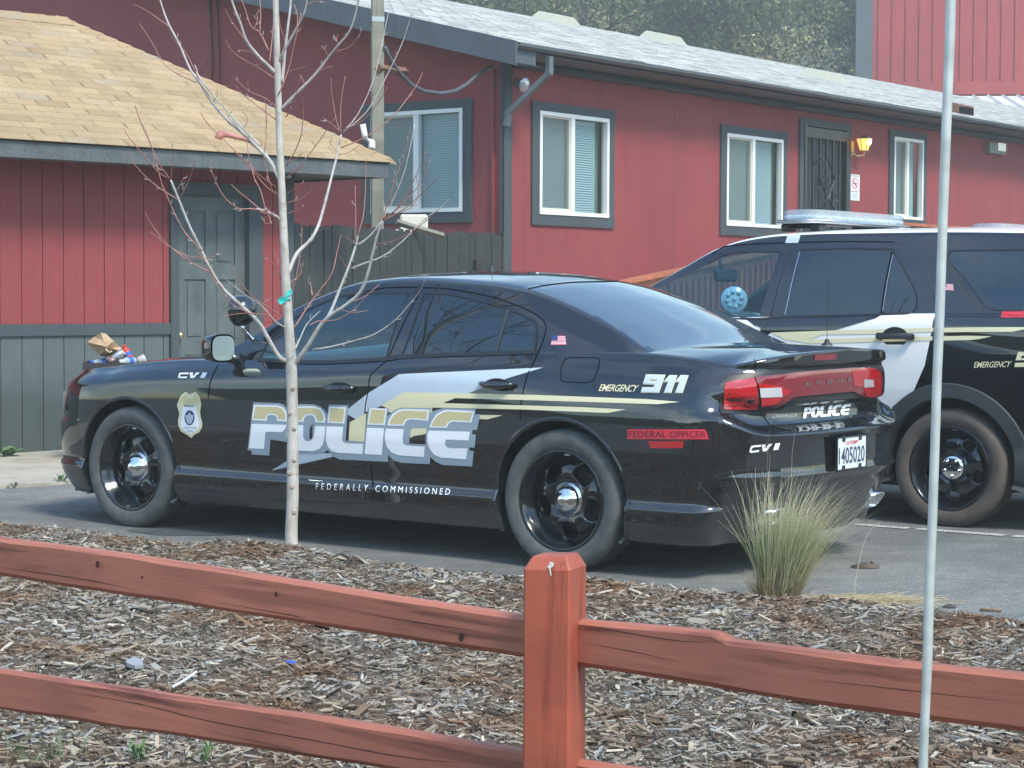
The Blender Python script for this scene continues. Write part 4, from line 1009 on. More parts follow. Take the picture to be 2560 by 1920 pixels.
# ------------------------------------------------------------------ frames on walls
class Frame:
    def __init__(s, c0, yaw):
        s.c = Vector((c0[0], c0[1], 0)); s.e = Vector((cos(yaw), sin(yaw), 0)); s.n = Vector((sin(yaw), -cos(yaw), 0))
    def P(s, u, z, o=0.0): return s.c + s.e * u + s.n * o + Vector((0, 0, z))
    def U(s, pts, o=0.0):
        r = []
        for x, y in pts:
            q = on_plane(x, y, s.c + s.n * o, s.n) - s.c; r.append((q.dot(s.e), q.z))
        return r
    def box(s, m, u0, u1, z0, z1, o0, o1):
        vs = [s.P(u, z, o) for o in (o0, o1) for z in (z0, z1) for u in (u0, u1)]
        return m.add(vs, [(0, 1, 3, 2), (4, 6, 7, 5), (0, 4, 5, 1), (2, 3, 7, 6), (0, 2, 6, 4), (1, 5, 7, 3)])
BY = radians(53.528)
WL = Frame((-.1022, 23.655), BY)                       # long wall of the red building
GBL = Frame((-.1022, 23.655), BY - pi / 2)             # gable wall runs to negative u
GBL.n = -WL.e; GBL.e = -(-WL.n) * 1.0; GBL.e = WL.n    # u>0 towards the viewer side of the long wall, wall itself at u<0
SH = Frame((-4.21, 17.10), radians(45))
def boards(fr, m, u0, u1, z0, z1, w=.203, o=0.0, gap=.010, th=.02):
    fr.box(m, u0, u1, z0, z1, o - .06, o - th * .6); u = math.ceil(u0 / w) * w; a = u0
    while a < u1 - 1e-6:
        b = min(u, u1)
        if b - a > gap * 1.5: fr.box(m, a + gap / 2, b - gap / 2, z0 + .001, z1 - .001, o - th, o)
        a = b; u += w
def tabs(m, P, u0, u1, v1, w=.31, ex=.14, th=.010, lim=None):
    """P(u,v,h) point on the slope; courses from the eave (v=0) upward"""
    v = 0; k = 0
    while v < v1:
        a = u0 + (k * .17 % w) - w
        while a < u1:
            b = a + w * random.uniform(.97, 1.0); a2, b2 = max(a, u0), min(b, u1); w_ = a + w
            vt = min(v + ex * 1.25, v1 + .02)
            c1 = min(b2, lim(v)) if lim else b2; c2 = min(b2, lim(vt)) if lim else b2; d2 = min(a2, c2)
            if c1 > a2 + .004:
                l = th * random.uniform(.8, 1.2); j = random.uniform(-.002, .002)
                m.add([P(a2, v + j, 0), P(c1, v + j, 0), P(c1, v + j, l), P(a2, v + j, l), P(d2, vt, .001), P(c2, vt, .001)], [(0, 1, 2, 3), (3, 2, 5, 4)])
            a = w_ + random.uniform(-.004, .004)
        v += ex; k += 1
def window(fr, par, u0, u1, z0, z1, trim=.13, split=.5, narrow=False, flip=False):
    m = MB(); d = .02; t = trim
    fr.box(m, u0 - t, u1 + t, z1, z1 + t * .75, 0, .028); fr.box(m, u0 - t, u1 + t, z0 - t * .9, z0, 0, .028)
    fr.box(m, u0 - t, u0, z0, z1, 0, .027); fr.box(m, u1, u1 + t * .9, z0, z1, 0, .027)
    tr = m.build('window_trim', M['wood_trim'], par)
    m = MB(); fw = .045
    fr.box(m, u0, u1, z1 - fw, z1, -.05, .035); fr.box(m, u0, u1, z0, z0 + fw, -.05, .040)
    fr.box(m, u0, u0 + fw, z0 + fw, z1 - fw, -.05, .036); fr.box(m, u1 - fw, u1, z0 + fw, z1 - fw, -.05, .036)
    um = u0 + (u1 - u0) * split; fr.box(m, um - fw * .8, um + fw * .8, z0 + fw, z1 - fw, -.05, .030)
    w = m.build('window', M['vinyl'], par)
    m = MB(); a, b, c, e = u0 + fw, um - fw * .8, z0 + fw, z1 - fw
    g = .022
    for (p0, p1, q0, q1) in ((a, b, e - g, e), (a, b, c, c + g * 1.5), (a, a + g, c + g, e - g), (b - g, b, c + g, e - g)): fr.box(m, p0, p1, q0, q1, -.03, .012)
    m.build('screen_frame', M['vinyl_tan'], w)
    m = MB(); m.quad(fr.P(a + g, c + g, .0), fr.P(b - g, c + g, .0), fr.P(b - g, e - g, .0), fr.P(a + g, e - g, .0)); m.build('insect_screen', M['screen_mesh'], w)
    m = MB(); m.quad(fr.P(u0 + fw, c, -.022), fr.P(u1 - fw, c, -.022), fr.P(u1 - fw, e, -.022), fr.P(u0 + fw, e, -.022)); m.build('pane', M['house_glass'], w)
    m = MB(); z = c + .01; dz = .0285
    bu0, bu1 = u0 + fw + .01, u1 - fw - (.13 if narrow is not None and not flip else .02)
    while z < e - .03:
        vs = [fr.P(u, z + (0 if k == 0 else .0270), o) for k, o in ((0, -.058), (1, -.076)) for u in (bu0, bu1)]
        m.add(vs, [(0, 1, 3, 2)]); z += dz
    fr.box(m, bu0, bu1, e - .05, e - .01, -.10, -.06); m.build('blind', M['blind'], w)
    m = MB(); fr.box(m, u0 + .01, u1 - .01, z0 + .01, z1 - .01, -.30, -.13); m.build('room', M['room'], w)
    return w
def glass2(name, tint, trans):
    return glass(name, tint, trans, .02)
M['house_glass'] = glass2('house_glass', (.76, .88, .91), .80)
M['screen_mesh'] = glass('screen_mesh', (.84, .88, .88), .66, .6, (.15, .18, .18))
M['room'] = simple('room_shade', (.22, .30, .28), .9)
# ------------------------------------------------------------------ red building with the pale roof
bld = thing('red_building', 'long red building with pale shingle roof, grey trim and four white sliding windows', 'building', WL.P(0, 0))
E0, EO, RO, SLOPE, RIDGE = 4.105, .55, .54, .243, 14.3
LEN = 46.0
def wall_holes(fr, m, u0, u1, z0, z1, holes, o=0.0, top=None):
    """plain wall sheet with rectangular openings, 6 cm thick"""
    us = sorted({u0, u1, *[h[0] for h in holes], *[h[1] for h in holes]})
    for a, b in zip(us, us[1:]):
        hs = sorted([(h[2], h[3]) for h in holes if h[0] < (a + b) / 2 < h[1]]); z = z0
        for q0, q1 in hs: fr.box(m, a, b, z, q0, o - .06, o); z = q1
        fr.box(m, a, b, z, z1, o - .06, o)
W2 = (.655, 2.09, 2.27, 3.465); W3 = (4.885, 6.395, 2.255, 3.475); W4 = (9.82, 10.83, 2.50, 3.735); DR = (6.99, 8.36, 1.45, 3.72)
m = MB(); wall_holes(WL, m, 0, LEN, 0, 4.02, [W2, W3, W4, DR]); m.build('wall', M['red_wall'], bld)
m = MB()
for u in (.40, 3.62, 12.2, 14.2, 18): WL.box(m, u, u + .006, .0, 3.9, .0, .0015)
m.build('panel_joint', M['wood_trim'], bld)
for w_ in (W2, W3, W4): window(WL, bld, *w_, trim=.14, split=.47)
# gable side: GBL u<0 is along the wall
W1 = (-1.95, -.575, 2.29, 3.475)
m = MB(); wall_holes(GBL, m, -12, 0, 0, 3.82, [W1])
rz = lambda u: 3.96 + SLOPE * (-u)                      # underside of the rake
m.add([GBL.P(-14.3, 3.82, 0), GBL.P(0, 3.82, 0), GBL.P(0, rz(0) + .05, 0), GBL.P(-14.3, rz(-14.3), 0)], [(0, 1, 2, 3)])
m.add([GBL.P(-14.3, 0, 0), GBL.P(-12, 0, 0), GBL.P(-12, 3.82, 0), GBL.P(-14.3, 3.82, 0)], [(0, 1, 2, 3)])
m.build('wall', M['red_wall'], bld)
window(GBL, bld, *W1, trim=.14, split=.50, flip=True)
m = MB(); WL.box(m, -.035, .115, 0, 3.95, 0.001, .03); m2 = GBL; GBL.box(m, -.03, .029, 0, 3.95, .001, .035); m.build('corner_trim', M['wood_trim'], bld)
m = MB(); GBL.box(m, -.16, -.13, 0, 3.9, .0, .03); m.build('corner_strip', M['red_wall'], bld)
# roof
def RP(u, v, h=0.0):
    q = WL.P(u, 0, 0) - WL.n * (v - EO); ln = sqrt(1 + SLOPE ** 2)
    return Vector((q.x, q.y, E0 + SLOPE * v + h)) + WL.n * (SLOPE * h / ln) * .0
m = MB(); R1 = RIDGE + EO
m.quad(RP(-RO, 0, -.012), RP(LEN, 0, -.012), RP(LEN, R1, -.012), RP(-RO, R1, -.012))
m.quad(RP(-RO, 0, -.10), RP(-RO, R1, -.10), RP(LEN, R1, -.10), RP(LEN, 0, -.10))
far = lambda u, v, h=0: WL.P(u, 0, 0) - WL.n * (RIDGE + v) + Vector((0, 0, E0 + SLOPE * (R1 - v) + h))
m.quad(far(-RO, 0), far(LEN, 0), far(LEN, R1), far(-RO, R1))
roof = m.build('roof', simple('roof_felt', (.30, .31, .31), .9), bld)
m = MB(); tabs(m, RP, -RO - .01, LEN, R1, w=.33, ex=.145, th=.009); m.build('roof_shingle', M['white_shingle'], bld)['kind'] = 'stuff'
m = MB(); rb = lambda u, v, h: RP(u, v, h)
m.add([RP(-RO - .035, -.03, .012), RP(-RO - .035, R1, .012), RP(-RO - .035, R1, -.24), RP(-RO - .035, -.03, -.255), RP(-RO, -.03, .012), RP(-RO, R1, .012), RP(-RO, R1, -.24), RP(-RO, -.03, -.255)], [(0, 1, 2, 3), (4, 7, 6, 5), (0, 4, 5, 1), (3, 2, 6, 7), (0, 3, 7, 4), (1, 5, 6, 2)])
m.build('rake_board', M['fascia'], bld)
m = MB(); m.add([WL.P(-.15, 4.005, 0), WL.P(LEN, 4.005, 0), WL.P(LEN, 4.03, EO - .005), WL.P(-.15, 4.03, EO - .005)], [(0, 1, 2, 3)]); m.add([RP(-RO, 0, -.24), RP(0, 0, -.24), RP(0, R1, -.24), RP(-RO, R1, -.24)], [(0, 3, 2, 1)]); m.build('soffit', M['soffit'], bld)
m = MB(); m.tube([WL.P(u, 3.955, .045) for u in (.10, 10, 20, 30, LEN)], .048, 12); m.build('frieze_board', M['wood_trim'], bld, True)
m = MB(); WL.box(m, -.15, LEN, 4.03, 4.09, EO - .03, EO - .005); WL.box(m, -RO, -.15, 3.875, 4.085, EO - .16, EO - .004); m.build('fascia_board', M['fascia'], bld)
m = MB()                                             # K-style gutter
pr = [(EO - .003, 4.080), (EO - .003, 4.035), (EO + .035, 4.032), (EO + .050, 4.048), (EO + .066, 4.060), (EO + .070, 4.088), (EO + .064, 4.088), (EO + .060, 4.066), (EO + .03, 4.045)]
n_ = 24
for i in range(n_ + 1):
    u = -RO + (LEN + RO) * i / n_; dz = -.004 * sin(i * 1.7)
    m.v += [WL.P(u, z + dz, o) for o, z in pr]; m.m += []
k_ = len(pr)
for i in range(n_):
    for j in range(k_ - 1): m.f.append((i * k_ + j, (i + 1) * k_ + j, (i + 1) * k_ + j + 1, i * k_ + j + 1))
m.f.append(tuple(range(k_))); gut = m.build('gutter', M['gutter'], bld)
m = MB()
def sq_tube(m, pts, w=.075, d=.055):
    for a, b in zip(pts, pts[1:]):
        a, b = Vector(a), Vector(b); t = (b - a).normalized(); s1 = WL.e if abs(t.dot(WL.e)) < .8 else Vector((0, 0, 1)); s1 = (s1 - t * s1.dot(t)).normalized(); s2 = t.cross(s1)
        e0 = a - t * .02; e1 = b + t * .02; c = [(1, 1), (1, -1), (-1, -1), (-1, 1)]
        m.add([p + s1 * x * w / 2 + s2 * y * d / 2 for p in (e0, e1) for x, y in c], [(0, 1, 5, 4), (1, 2, 6, 5), (2, 3, 7, 6), (3, 0, 4, 7), (3, 2, 1, 0), (4, 5, 6, 7)])
dp = [WL.P(.02, 3.97, EO + .06), WL.P(.02, 3.80, EO + .06), WL.P(-.08, 3.38, .12), WL.P(-.08, 3.26, .10)]
sq_tube(m, dp); m.build('downspout', M['gutter'], bld)
m = MB()
for x_ in ((1300, 0), (1345, 0)):
    u, _z = GBL.U(Z1([(x_[0], 300)]), .02)[0]; m.tube([GBL.P(u, 0.5, .02), GBL.P(u, 4.3, .02), GBL.P(u - .04, rz(u) , .02)], .016 if x_[0] < 1320 else .012, 8)
m.build('conduit', M['rust'], bld, True)
# low roof vents
_rn = (RP(1, 0) - RP(0, 0)).cross(RP(0, 1) - RP(0, 0)).normalized()
def roof_uv(x, y):
    q = on_plane(x, y, RP(0, 0), _rn); d = q - WL.P(0, 0); return d.dot(WL.e), -d.dot(WL.n) + EO, (q - CAM).length
def vb(m, uu, vv, w, d, h, z0=.0): m.add([RP(uu + x * w, vv + y * d, z) for z in (z0, z0 + h) for x, y in ((-.5, -.5), (.5, -.5), (.5, .5), (-.5, .5))], [(4, 5, 6, 7), (0, 1, 5, 4), (1, 2, 6, 5), (2, 3, 7, 6), (3, 0, 4, 7)])
vpm = simple('vent_paint', (.36, .36, .29), .7)
for uu, vv, sc in ((19.8, 13.85, 1.2), (24.8, 14.15, 1.3), (18.9, 6.55, 1.1)):
    m = MB(); a = [(-.5, -.24), (.5, -.24), (.5, .24), (-.5, .24)]
    vs = [RP(uu + x * sc, vv + y * sc, .0) for x, y in a] + [RP(uu + x * sc * .62, vv + y * sc * .8, .15 * sc) for x, y in a]
    m.add(vs, [(4, 5, 6, 7), (0, 1, 5, 4), (1, 2, 6, 5), (2, 3, 7, 6), (3, 0, 4, 7)]); m.build('roof_vent', vpm, bld)
uu, vv, ds = roof_uv(2396, 284); w_ = 84 * ds / F_PX / .95
m = MB(); vb(m, uu, vv, w_, w_ * .45, w_ * .27); rv = m.build('roof_vent', M['rust'], bld)
m = MB()
for k in range(11): vb(m, uu + w_ * (-.42 + .084 * k), vv - w_ * .235, w_ * .05, .02, w_ * .18, w_ * .04)
m.build('vent_slot', M['dark'], rv)
# security door
m = MB(); u0, u1, z0, z1 = DR
WL.box(m, u0 - .11, u0, z0, z1 + .10, 0, .03); WL.box(m, u1, u1 + .05, z0, z1 + .10, 0, .03); WL.box(m, u0, u1, z1, z1 + .10, 0, .03); m.build('door_trim', M['wood_trim'], bld)
m = MB(); WL.box(m, u0, u1, z0, z1, -.12, -.06); d_ = m.build('door', simple('door_leaf', (.035, .045, .05), .6), bld)
m = MB()
for a, b in ((u0 + .02, u0 + .09), (u1 - .09, u1 - .02)): WL.box(m, a, b, z0, z1, 0, .035)
WL.box(m, u0 + .09, u1 - .09, z1 - .16, z1 - .02, 0, .034); WL.box(m, u0 + .09, u1 - .09, z0, z0 + .2, 0, .034)
for k in range(1, 6): u = u0 + .09 + (u1 - u0 - .18) * k / 6; WL.box(m, u - .014, u + .014, z0 + .2, z1 - .16, .002, .03)
um = (u0 + u1) / 2
for zc_, hh in ((z1 - .72, .30), (z0 + .75, .30), (z1 - 1.15, .16)):
    pts = [(um, zc_ + hh), (um + .22, zc_), (um, zc_ - hh), (um - .22, zc_), (um, zc_ + hh)]
    m.tube([WL.P(a, b, .036) for a, b in pts], .013, 6)
for k in range(22):
    a = um + random.uniform(-.42, .42); b = random.uniform(z0 + .4, z1 - .4); r = random.uniform(.035, .06)
    m.tube([WL.P(a + r * cos(t) * (1 - t / 12), b + r * sin(t) * (1 - t / 12), .036) for t in [j * .7 for j in range(10)]], .009, 5)
sd = m.build('security_grille', M['iron'], d_)
m = MB(); m.lathe([(.001, .07), (.03, .065), (.034, .05), (.02, .03), (.02, .0)], 16, lambda a, b, h: WL.P(u1 - .13 + a, z0 + 1.0 + b, .03 + h)); m.build('door_knob', M['chrome'], d_, True)
# things fixed to the wall
def wthing(name, label, cat, u, z, fr=WL): return thing(name, label, cat, fr.P(u, z, 0))
t = wthing('wall_lantern', 'lit brass wall lantern glowing yellow beside the black security door', 'lantern', 8.52, 3.45)
lu, lz, lo = 8.56, 3.56, .16
m = MB(); WL.box(m, 8.38, 8.50, 3.38, 3.58, 0, .03); m.tube([WL.P(8.44, 3.42, .03), WL.P(8.46, 3.36, .10), WL.P(lu, 3.38, lo), WL.P(lu, 3.46, lo)], .012, 8); m.build('lantern_bracket', M['brass'], t)
m = MB(); m.lathe([(.001, .115), (.012, .11), (.02, .10), (.11, .062), (.115, .055)], 6, lambda a, b, h: WL.P(lu + a, lz + h, lo + b)); m.lathe([(.06, -.11), (.065, -.12), (.03, -.135)], 6, lambda a, b, h: WL.P(lu + a, lz + h, lo + b))
for k in range(6):
    a = 2 * pi * k / 6; m.tube([WL.P(lu + .11 * cos(a), lz + .055, lo + .11 * sin(a)), WL.P(lu + .06 * cos(a), lz - .11, lo + .06 * sin(a))], .006, 4)
m.build('lantern_frame', M['brass'], t)
gm, gnt, gb = newmat('amber_lantern_glass'); gb.inputs['Base Color'].default_value = (.8, .5, .15, 1); gb.inputs['Emission Color'].default_value = (1, .55, .12, 1); gb.inputs['Emission Strength'].default_value = .75
m = MB(); m.lathe([(.105, .055), (.057, -.11)], 6, lambda a, b, h: WL.P(lu + a, lz + h, lo + b)); m.build('lantern_glass', gm, t)
bm_, bnt, bb = newmat('lit_bulb'); bb.inputs['Emission Color'].default_value = (1, .88, .55, 1); bb.inputs['Emission Strength'].default_value = 6
m = MB(); m.lathe([(.001, .06), (.03, .045), (.04, .02), (.03, -.02), (.001, -.04)], 14, lambda a, b, h: WL.P(lu - .01 + a, lz + .0 + h, lo + .085 + b)); m.build('bulb', bm_, t, True)
t = wthing('no_smoking_sign', 'white no-smoking sign with red ring on the wall under the lantern', 'sign', 8.58, 2.9)
su0, su1, sz0, sz1 = 8.43, 8.74, 2.725, 3.105
m = MB(); WL.box(m, su0, su1, sz0, sz1, 0, .006); m.build('sign_panel', M['plate'], t)
sc_u, sc_z = (su0 + su1) / 2, 2.975
m = MB()
for r0, r1, o in ((.098, .083, .0075),):
    n_ = 40; vs = [WL.P(sc_u + r * cos(2 * pi * k / n_), sc_z + r * .82 * sin(2 * pi * k / n_), o) for r in (r0, r1) for k in range(n_)]
    m.add(vs, [(k, (k + 1) % n_, n_ + (k + 1) % n_, n_ + k) for k in range(n_)])
a_, b_ = Vector((-.06, .055)), Vector((.06, -.055)); nn = Vector((.008, .008))
m.add([WL.P(sc_u + p.x, sc_z + p.y, .0085) for p in (a_ - nn, b_ - nn, b_ + nn, a_ + nn)], [(0, 1, 2, 3)]); m.build('prohibition_ring', M['red_vinyl'], t)
m = MB(); WL.box(m, sc_u - .055, sc_u + .055, sc_z - .012, sc_z + .006, .006, .0078); m.build('cigarette', M['ink'], t)
def wtext(s, u0, u1, z0, z1, o, mat, par, fr=WL, bold=0.0):
    vs, fs = text2d(s, bold); return mesh_obj('lettering', [fr.P(u0 + (u1 - u0) * a, z0 + (z1 - z0) * b, o) for a, b in vs], fs, M[mat], par)
wtext('NO SMOKING', su0 + .04, su1 - .04, 3.072, 3.092, .0078, 'ink', t); wtext('WITHIN 20 FEET', su0 + .04, su1 - .04, 2.845, 2.865, .0078, 'ink', t)
m = MB()
for k in range(5): WL.box(m, su0 + .05 + .01 * (k % 2), su1 - .05 - .015 * (k % 3), 2.745 + k * .018, 2.750 + k * .018, .006, .0076)
m.build('small_print', M['grey_vinyl'], t)
t = wthing('flood_light', 'round clear flood light under the eave by the building corner', 'light', .03, 3.75)
m = MB(); fd = (WL.n * .9 + WL.e * -.15 + Vector((0, 0, -.25))).normalized(); Rq = Vector((0, 0, 1)).rotation_difference(fd).to_matrix(); fc = WL.P(.10, 3.705, .20)
m.lathe([(.02, -.14), (.045, -.12), (.055, -.05), (.085, 0), (.088, .02)], 24, lambda a, b, h: fc + Rq @ Vector((a, b, h))); m.tube([WL.P(.05, 3.88, .02), WL.P(.06, 3.84, .10), fc - fd * .12], .014, 6); m.build('lamp_housing', M['gutter'], t, True)
m = MB(); m.lathe([(.001, .045), (.04, .038), (.07, .022), (.084, .012)], 24, lambda a, b, h: fc + Rq @ Vector((a, b, h))); m.build('lamp_lens', M['lens_clear'], t, True)
t = wthing('wall_box_light', 'small boxy wall light with half-clear front under the eave at right', 'light', 13.5, 3.68)
m = MB(); WL.box(m, 13.16, 13.50, 3.675, 3.85, 0, .10); WL.box(m, 13.50, 13.83, 3.675, 3.73, 0, .10); m.build('light_housing', simple('box_grey', (.20, .20, .17), .6), t)
m = MB(); WL.box(m, 13.501, 13.83, 3.731, 3.86, 0, .095); m.build('light_lens', M['lens_clear'], t)
# power cable from the post to the corner
PZ = 21.8
ca = at_depth(*Z2([(398, 290)])[0], PZ - .05); cpts = Z2([(398, 290), (440, 380), (500, 460), (560, 520), (640, 560), (740, 575), (830, 560), (900, 520), (980, 450), (1060, 405)])
m = MB(); m.tube([at_depth(x, y, PZ - .05 + 1.75 * k / 9) for k, (x, y) in enumerate(cpts)], .022, 8); tag(m.build('power_cable', simple('cable', (.075, .085, .10), .6), None, True), 'dark cable sagging from the tall post to the building corner', 'cable')
# ------------------------------------------------------------------ ramp and railing
RF = Frame((-.1022, 23.655), BY)
rt = thing('wooden_ramp', 'orange stained wooden ramp and railing leading up to the security door', 'ramp', WL.P(0, 0, 1.5))
rh = lambda u: 2.33 if u > 7.0 else 2.33 - (7.0 - u) * .1215
m = MB()
for a, b in ((-4, 7.0), (7.0, 12.5)):
    for (h0, h1, o0, o1) in ((-.04, .0, 1.44, 1.60), (-.14, -.045, 1.49, 1.53)):
        vs = [WL.P(u, rh(u) + h, o) for o in (o0, o1) for h in (h0, h1) for u in (a, b)]
        m.add(vs, [(0, 1, 3, 2), (4, 6, 7, 5), (0, 4, 5, 1), (2, 3, 7, 6), (0, 2, 6, 4), (1, 5, 7, 3)])
m.build('handrail', M['orange_wood'], rt)
m = MB(); u = -4
while u < 12.5:
    z1 = rh(u) - .14; z0 = max(.02, z1 - .80); WL.box(m, u, u + .035, z0, z1, 1.535, 1.57); u += .13
m.build('baluster', M['orange_wood'], rt)['kind'] = 'stuff'
for u in (-4, -1.4, 1.2, 3.8, 7.0, 9.6, 12.4):
    m = MB(); WL.box(m, u - .045, u + .045, 0, rh(u) + .02 - .04, 1.40, 1.487); m.build('post', M['orange_wood'], rt)
m = MB()
for a, b in ((-4, 7.0), (7.0, 12.5)):
    for o0, o1, h0, h1 in ((.03, 1.45, -.94, -.90), (1.37, 1.398, -1.15, -.90)):
        vs = [WL.P(u, max(.03 + (h1 - h0) * .2, rh(u) + h), o) for o in (o0, o1) for h in (h0, h1) for u in (a, b)]
        m.add(vs, [(0, 1, 3, 2), (4, 6, 7, 5), (0, 4, 5, 1), (2, 3, 7, 6), (0, 2, 6, 4), (1, 5, 7, 3)])
m.build('deck', M['orange_wood'], rt)
# ------------------------------------------------------------------ shed at left
shed = thing('shed', 'small red and grey shed with tan shingle roof and a grey panelled door', 'shed', SH.P(1, 0))
q = lambda x, y: SH.U(zoomf(0, 360, 2.9105)([(x, y)]))[0]
uR = 3.05; uD0 = q(1290, 900)[0]; uT0 = q(1232, 900)[0]; uD1 = q(1800, 900)[0]; uF1 = q(1900, 900)[0]
zBt = q(600, 1308)[1]; zBb = q(600, 1392)[1]; zDt = q(1500, 372)[1]; zHt = q(1500, 285)[1]
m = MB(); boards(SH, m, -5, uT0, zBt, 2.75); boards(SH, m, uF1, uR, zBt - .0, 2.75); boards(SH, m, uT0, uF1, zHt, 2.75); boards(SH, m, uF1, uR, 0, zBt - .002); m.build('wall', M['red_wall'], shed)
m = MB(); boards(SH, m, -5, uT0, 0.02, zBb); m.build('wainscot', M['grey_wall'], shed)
m = MB(); SH.box(m, -5, uT0, zBb, zBt, -.02, .022); m.build('rail_trim', M['wood_trim'], shed)
m = MB(); SH.box(m, uT0, uD0, 0, zHt, -.06, .03); SH.box(m, uD1, uF1, 0, zHt, -.06, .03); SH.box(m, uD0, uD1, zDt, zHt, -.06, .03); m.build('door_trim', M['wood_trim'], shed)
m = MB(); SH.box(m, uR - .09, uR + .02, 0, 2.5, .001, .03); m.build('corner_trim', M['wood_trim'], shed)
# panelled door
m = MB(); SH.box(m, uD0, uD1, .03, zDt, -.10, -.055)
dr = m.build('door', M['grey_wall'], shed); dw = uD1 - uD0
m = MB(); st = .11
cols = [(uD0 + st * 1.0, uD0 + dw / 2 - .05), (uD0 + dw / 2 + .05, uD1 - st)]
rows_ = [(.22, .80), (.93, 1.47), (1.60, zDt - .14)]
us = [uD0, cols[0][0], cols[0][1], cols[1][0], cols[1][1], uD1]; zz_ = [.03]
for a, b in rows_: zz_ += [a, b]
zz_.append(zDt)
for i in range(5):
    for j in range(len(zz_) - 1):
        if not (i in (1, 3) and j in (1, 3, 5)): SH.box(m, us[i], us[i + 1], zz_[j], zz_[j + 1], -.056, -.040)
        else:
            SH.box(m, us[i] + .035, us[i + 1] - .035, zz_[j] + .035, zz_[j + 1] - .035, -.056, -.046)
m.build('door_panelling', simple('worn_door_paint', (.085, .105, .105), .7, var=.28, vs=5, bmp=.2), dr)
m = MB(); m.lathe([(.001, .06), (.025, .055), (.03, .04), (.015, .022), (.026, .004), (.026, 0)], 18, lambda a, b, h: SH.P(uD0 + .035 + a, zBt - .11 + b, -.04 + h)); m.build('door_knob', M['brass'], dr, True)
# shed roof: hip with its ridge parallel to the eave
EZ, EH, SO = 2.425, .16, .5
ZE = EZ + EH; PS = .60
eR = SH.U([(972, 445)], SO)[0][0]; eL = -5.5
def SP(u, v, h=0.0): return SH.P(u, ZE + PS * v + h, SO - v)
HV = 2.16
m = MB(); SH.box(m, eL, eR, EZ, ZE - .005, SO - .04, SO); SR = [SH.P(eR, z, o) for z in (EZ, ZE - .005) for o in (SO, SO - HV * 2)]
m.add([SR[0], SR[1], SR[3], SR[2], SR[0] - SH.e * .04, SR[1] - SH.e * .04, SR[3] - SH.e * .04, SR[2] - SH.e * .04], [(0, 1, 2, 3), (4, 7, 6, 5), (0, 4, 5, 1), (3, 2, 6, 7)]); m.build('fascia_board', wood_mat('grey_fascia_grain', (.055, .068, .075), (.105, .125, .135), (1.0, 24, 24)), shed)
m = MB(); m.add([SP(eL, 0, -.01), SP(eR, 0, -.01), SP(eR - HV, HV, -.01), SP(eL, HV, -.01)], [(0, 1, 2, 3)])
m.add([SP(eR, 0, -.01), SH.P(eR, ZE - .01, SO - 2 * HV), SP(eR - HV, HV, -.01)], [(0, 1, 2)])
m.add([SP(eL, HV, -.01), SP(eR - HV, HV, -.01), SH.P(eR, ZE - .01, SO - 2 * HV), SH.P(eL, ZE - .01, SO - 2 * HV)], [(0, 1, 2, 3)])
m.build('roof', simple('tan_felt', (.30, .23, .14), .9), shed)
m = MB(); SH.box(m, eL, eR - .05, EZ + .02, EZ + .03, SO - 2 * HV, SO - .045); m.build('soffit', M['soffit'], shed)
m = MB(); tabs(m, lambda u, v, h: SP(u, v - .03, h), eL, eR + .02, HV + .03, w=.305, ex=.092, th=.0055, lim=lambda v: eR - (v - .03)); m.build('roof_shingle', M['tan_shingle'], shed)['kind'] = 'stuff'
m = MB()
for k in range(24):                                  # hip caps and ridge caps
    v = HV * k / 24; a, b = SP(eR - v + .02, v, .012), SP(eR - v - .10, v + .12, .006); s_ = SH.e * .10
    m.add([a - s_ - Vector((0, 0, .02)), a + SH.n * -.0 + s_ * .9 - Vector((0, 0, .045)), b + s_ * .9 - Vector((0, 0, .045)), b - s_ - Vector((0, 0, .02)), a + Vector((0, 0, .022)), b + Vector((0, 0, .014))], [(0, 4, 5, 3), (4, 1, 2, 5), (0, 1, 4)])
for k in range(12):
    u = eR - HV - .05 - k * .25; m.add([SP(u + .13, HV - .12, .012), SP(u - .13, HV - .12, .006), SP(u - .13, HV, .02), SP(u + .13, HV, .028)], [(0, 1, 2, 3)])
m.build('hip_cap', M['tan_shingle'], shed)
m = MB(); m.tube([SP(eL + (eR - eL) * k / 50, -.012, -.012 - .006 * (noise.noise(Vector((k * .7, 0, 0))))) for k in range(51)], .010, 5); m.build('drip_edge', M['dark'], shed)
m = MB(); SH.box(m, -5, uR, 0, 2.6, -3.9, -3.8)
m.add([SH.P(uR, 0, -.02), SH.P(uR, 0, -3.9), SH.P(uR, 2.6, -3.9), SH.P(uR, 2.6, -.02)], [(0, 1, 2, 3)]); m.build('wall', M['red_wall'], shed)
# curved reddish stick lying on the shed roof
m = MB(); SPL = Frame(SH.P(0, 0, 0)[:2], radians(45))
def roof_pt(x, y): return on_plane(x, y, SP(0, 0, .02), (SP(1, 0) - SP(0, 0)).cross(SP(0, 1) - SP(0, 0)))
bp_ = [roof_pt(*p) for p in Z1([(1340, 845), (1352, 828), (1385, 826), (1440, 838), (1500, 855), (1610, 888)])]
m.tube(bp_, [.030, .038, .028, .020, .014, .007], 8); tag(m.build('throwing_stick', simple('faded_red_stick', (.42, .16, .14), .6, var=.3), None, True), 'curved pale red stick lying on the tan shed roof', 'stick')
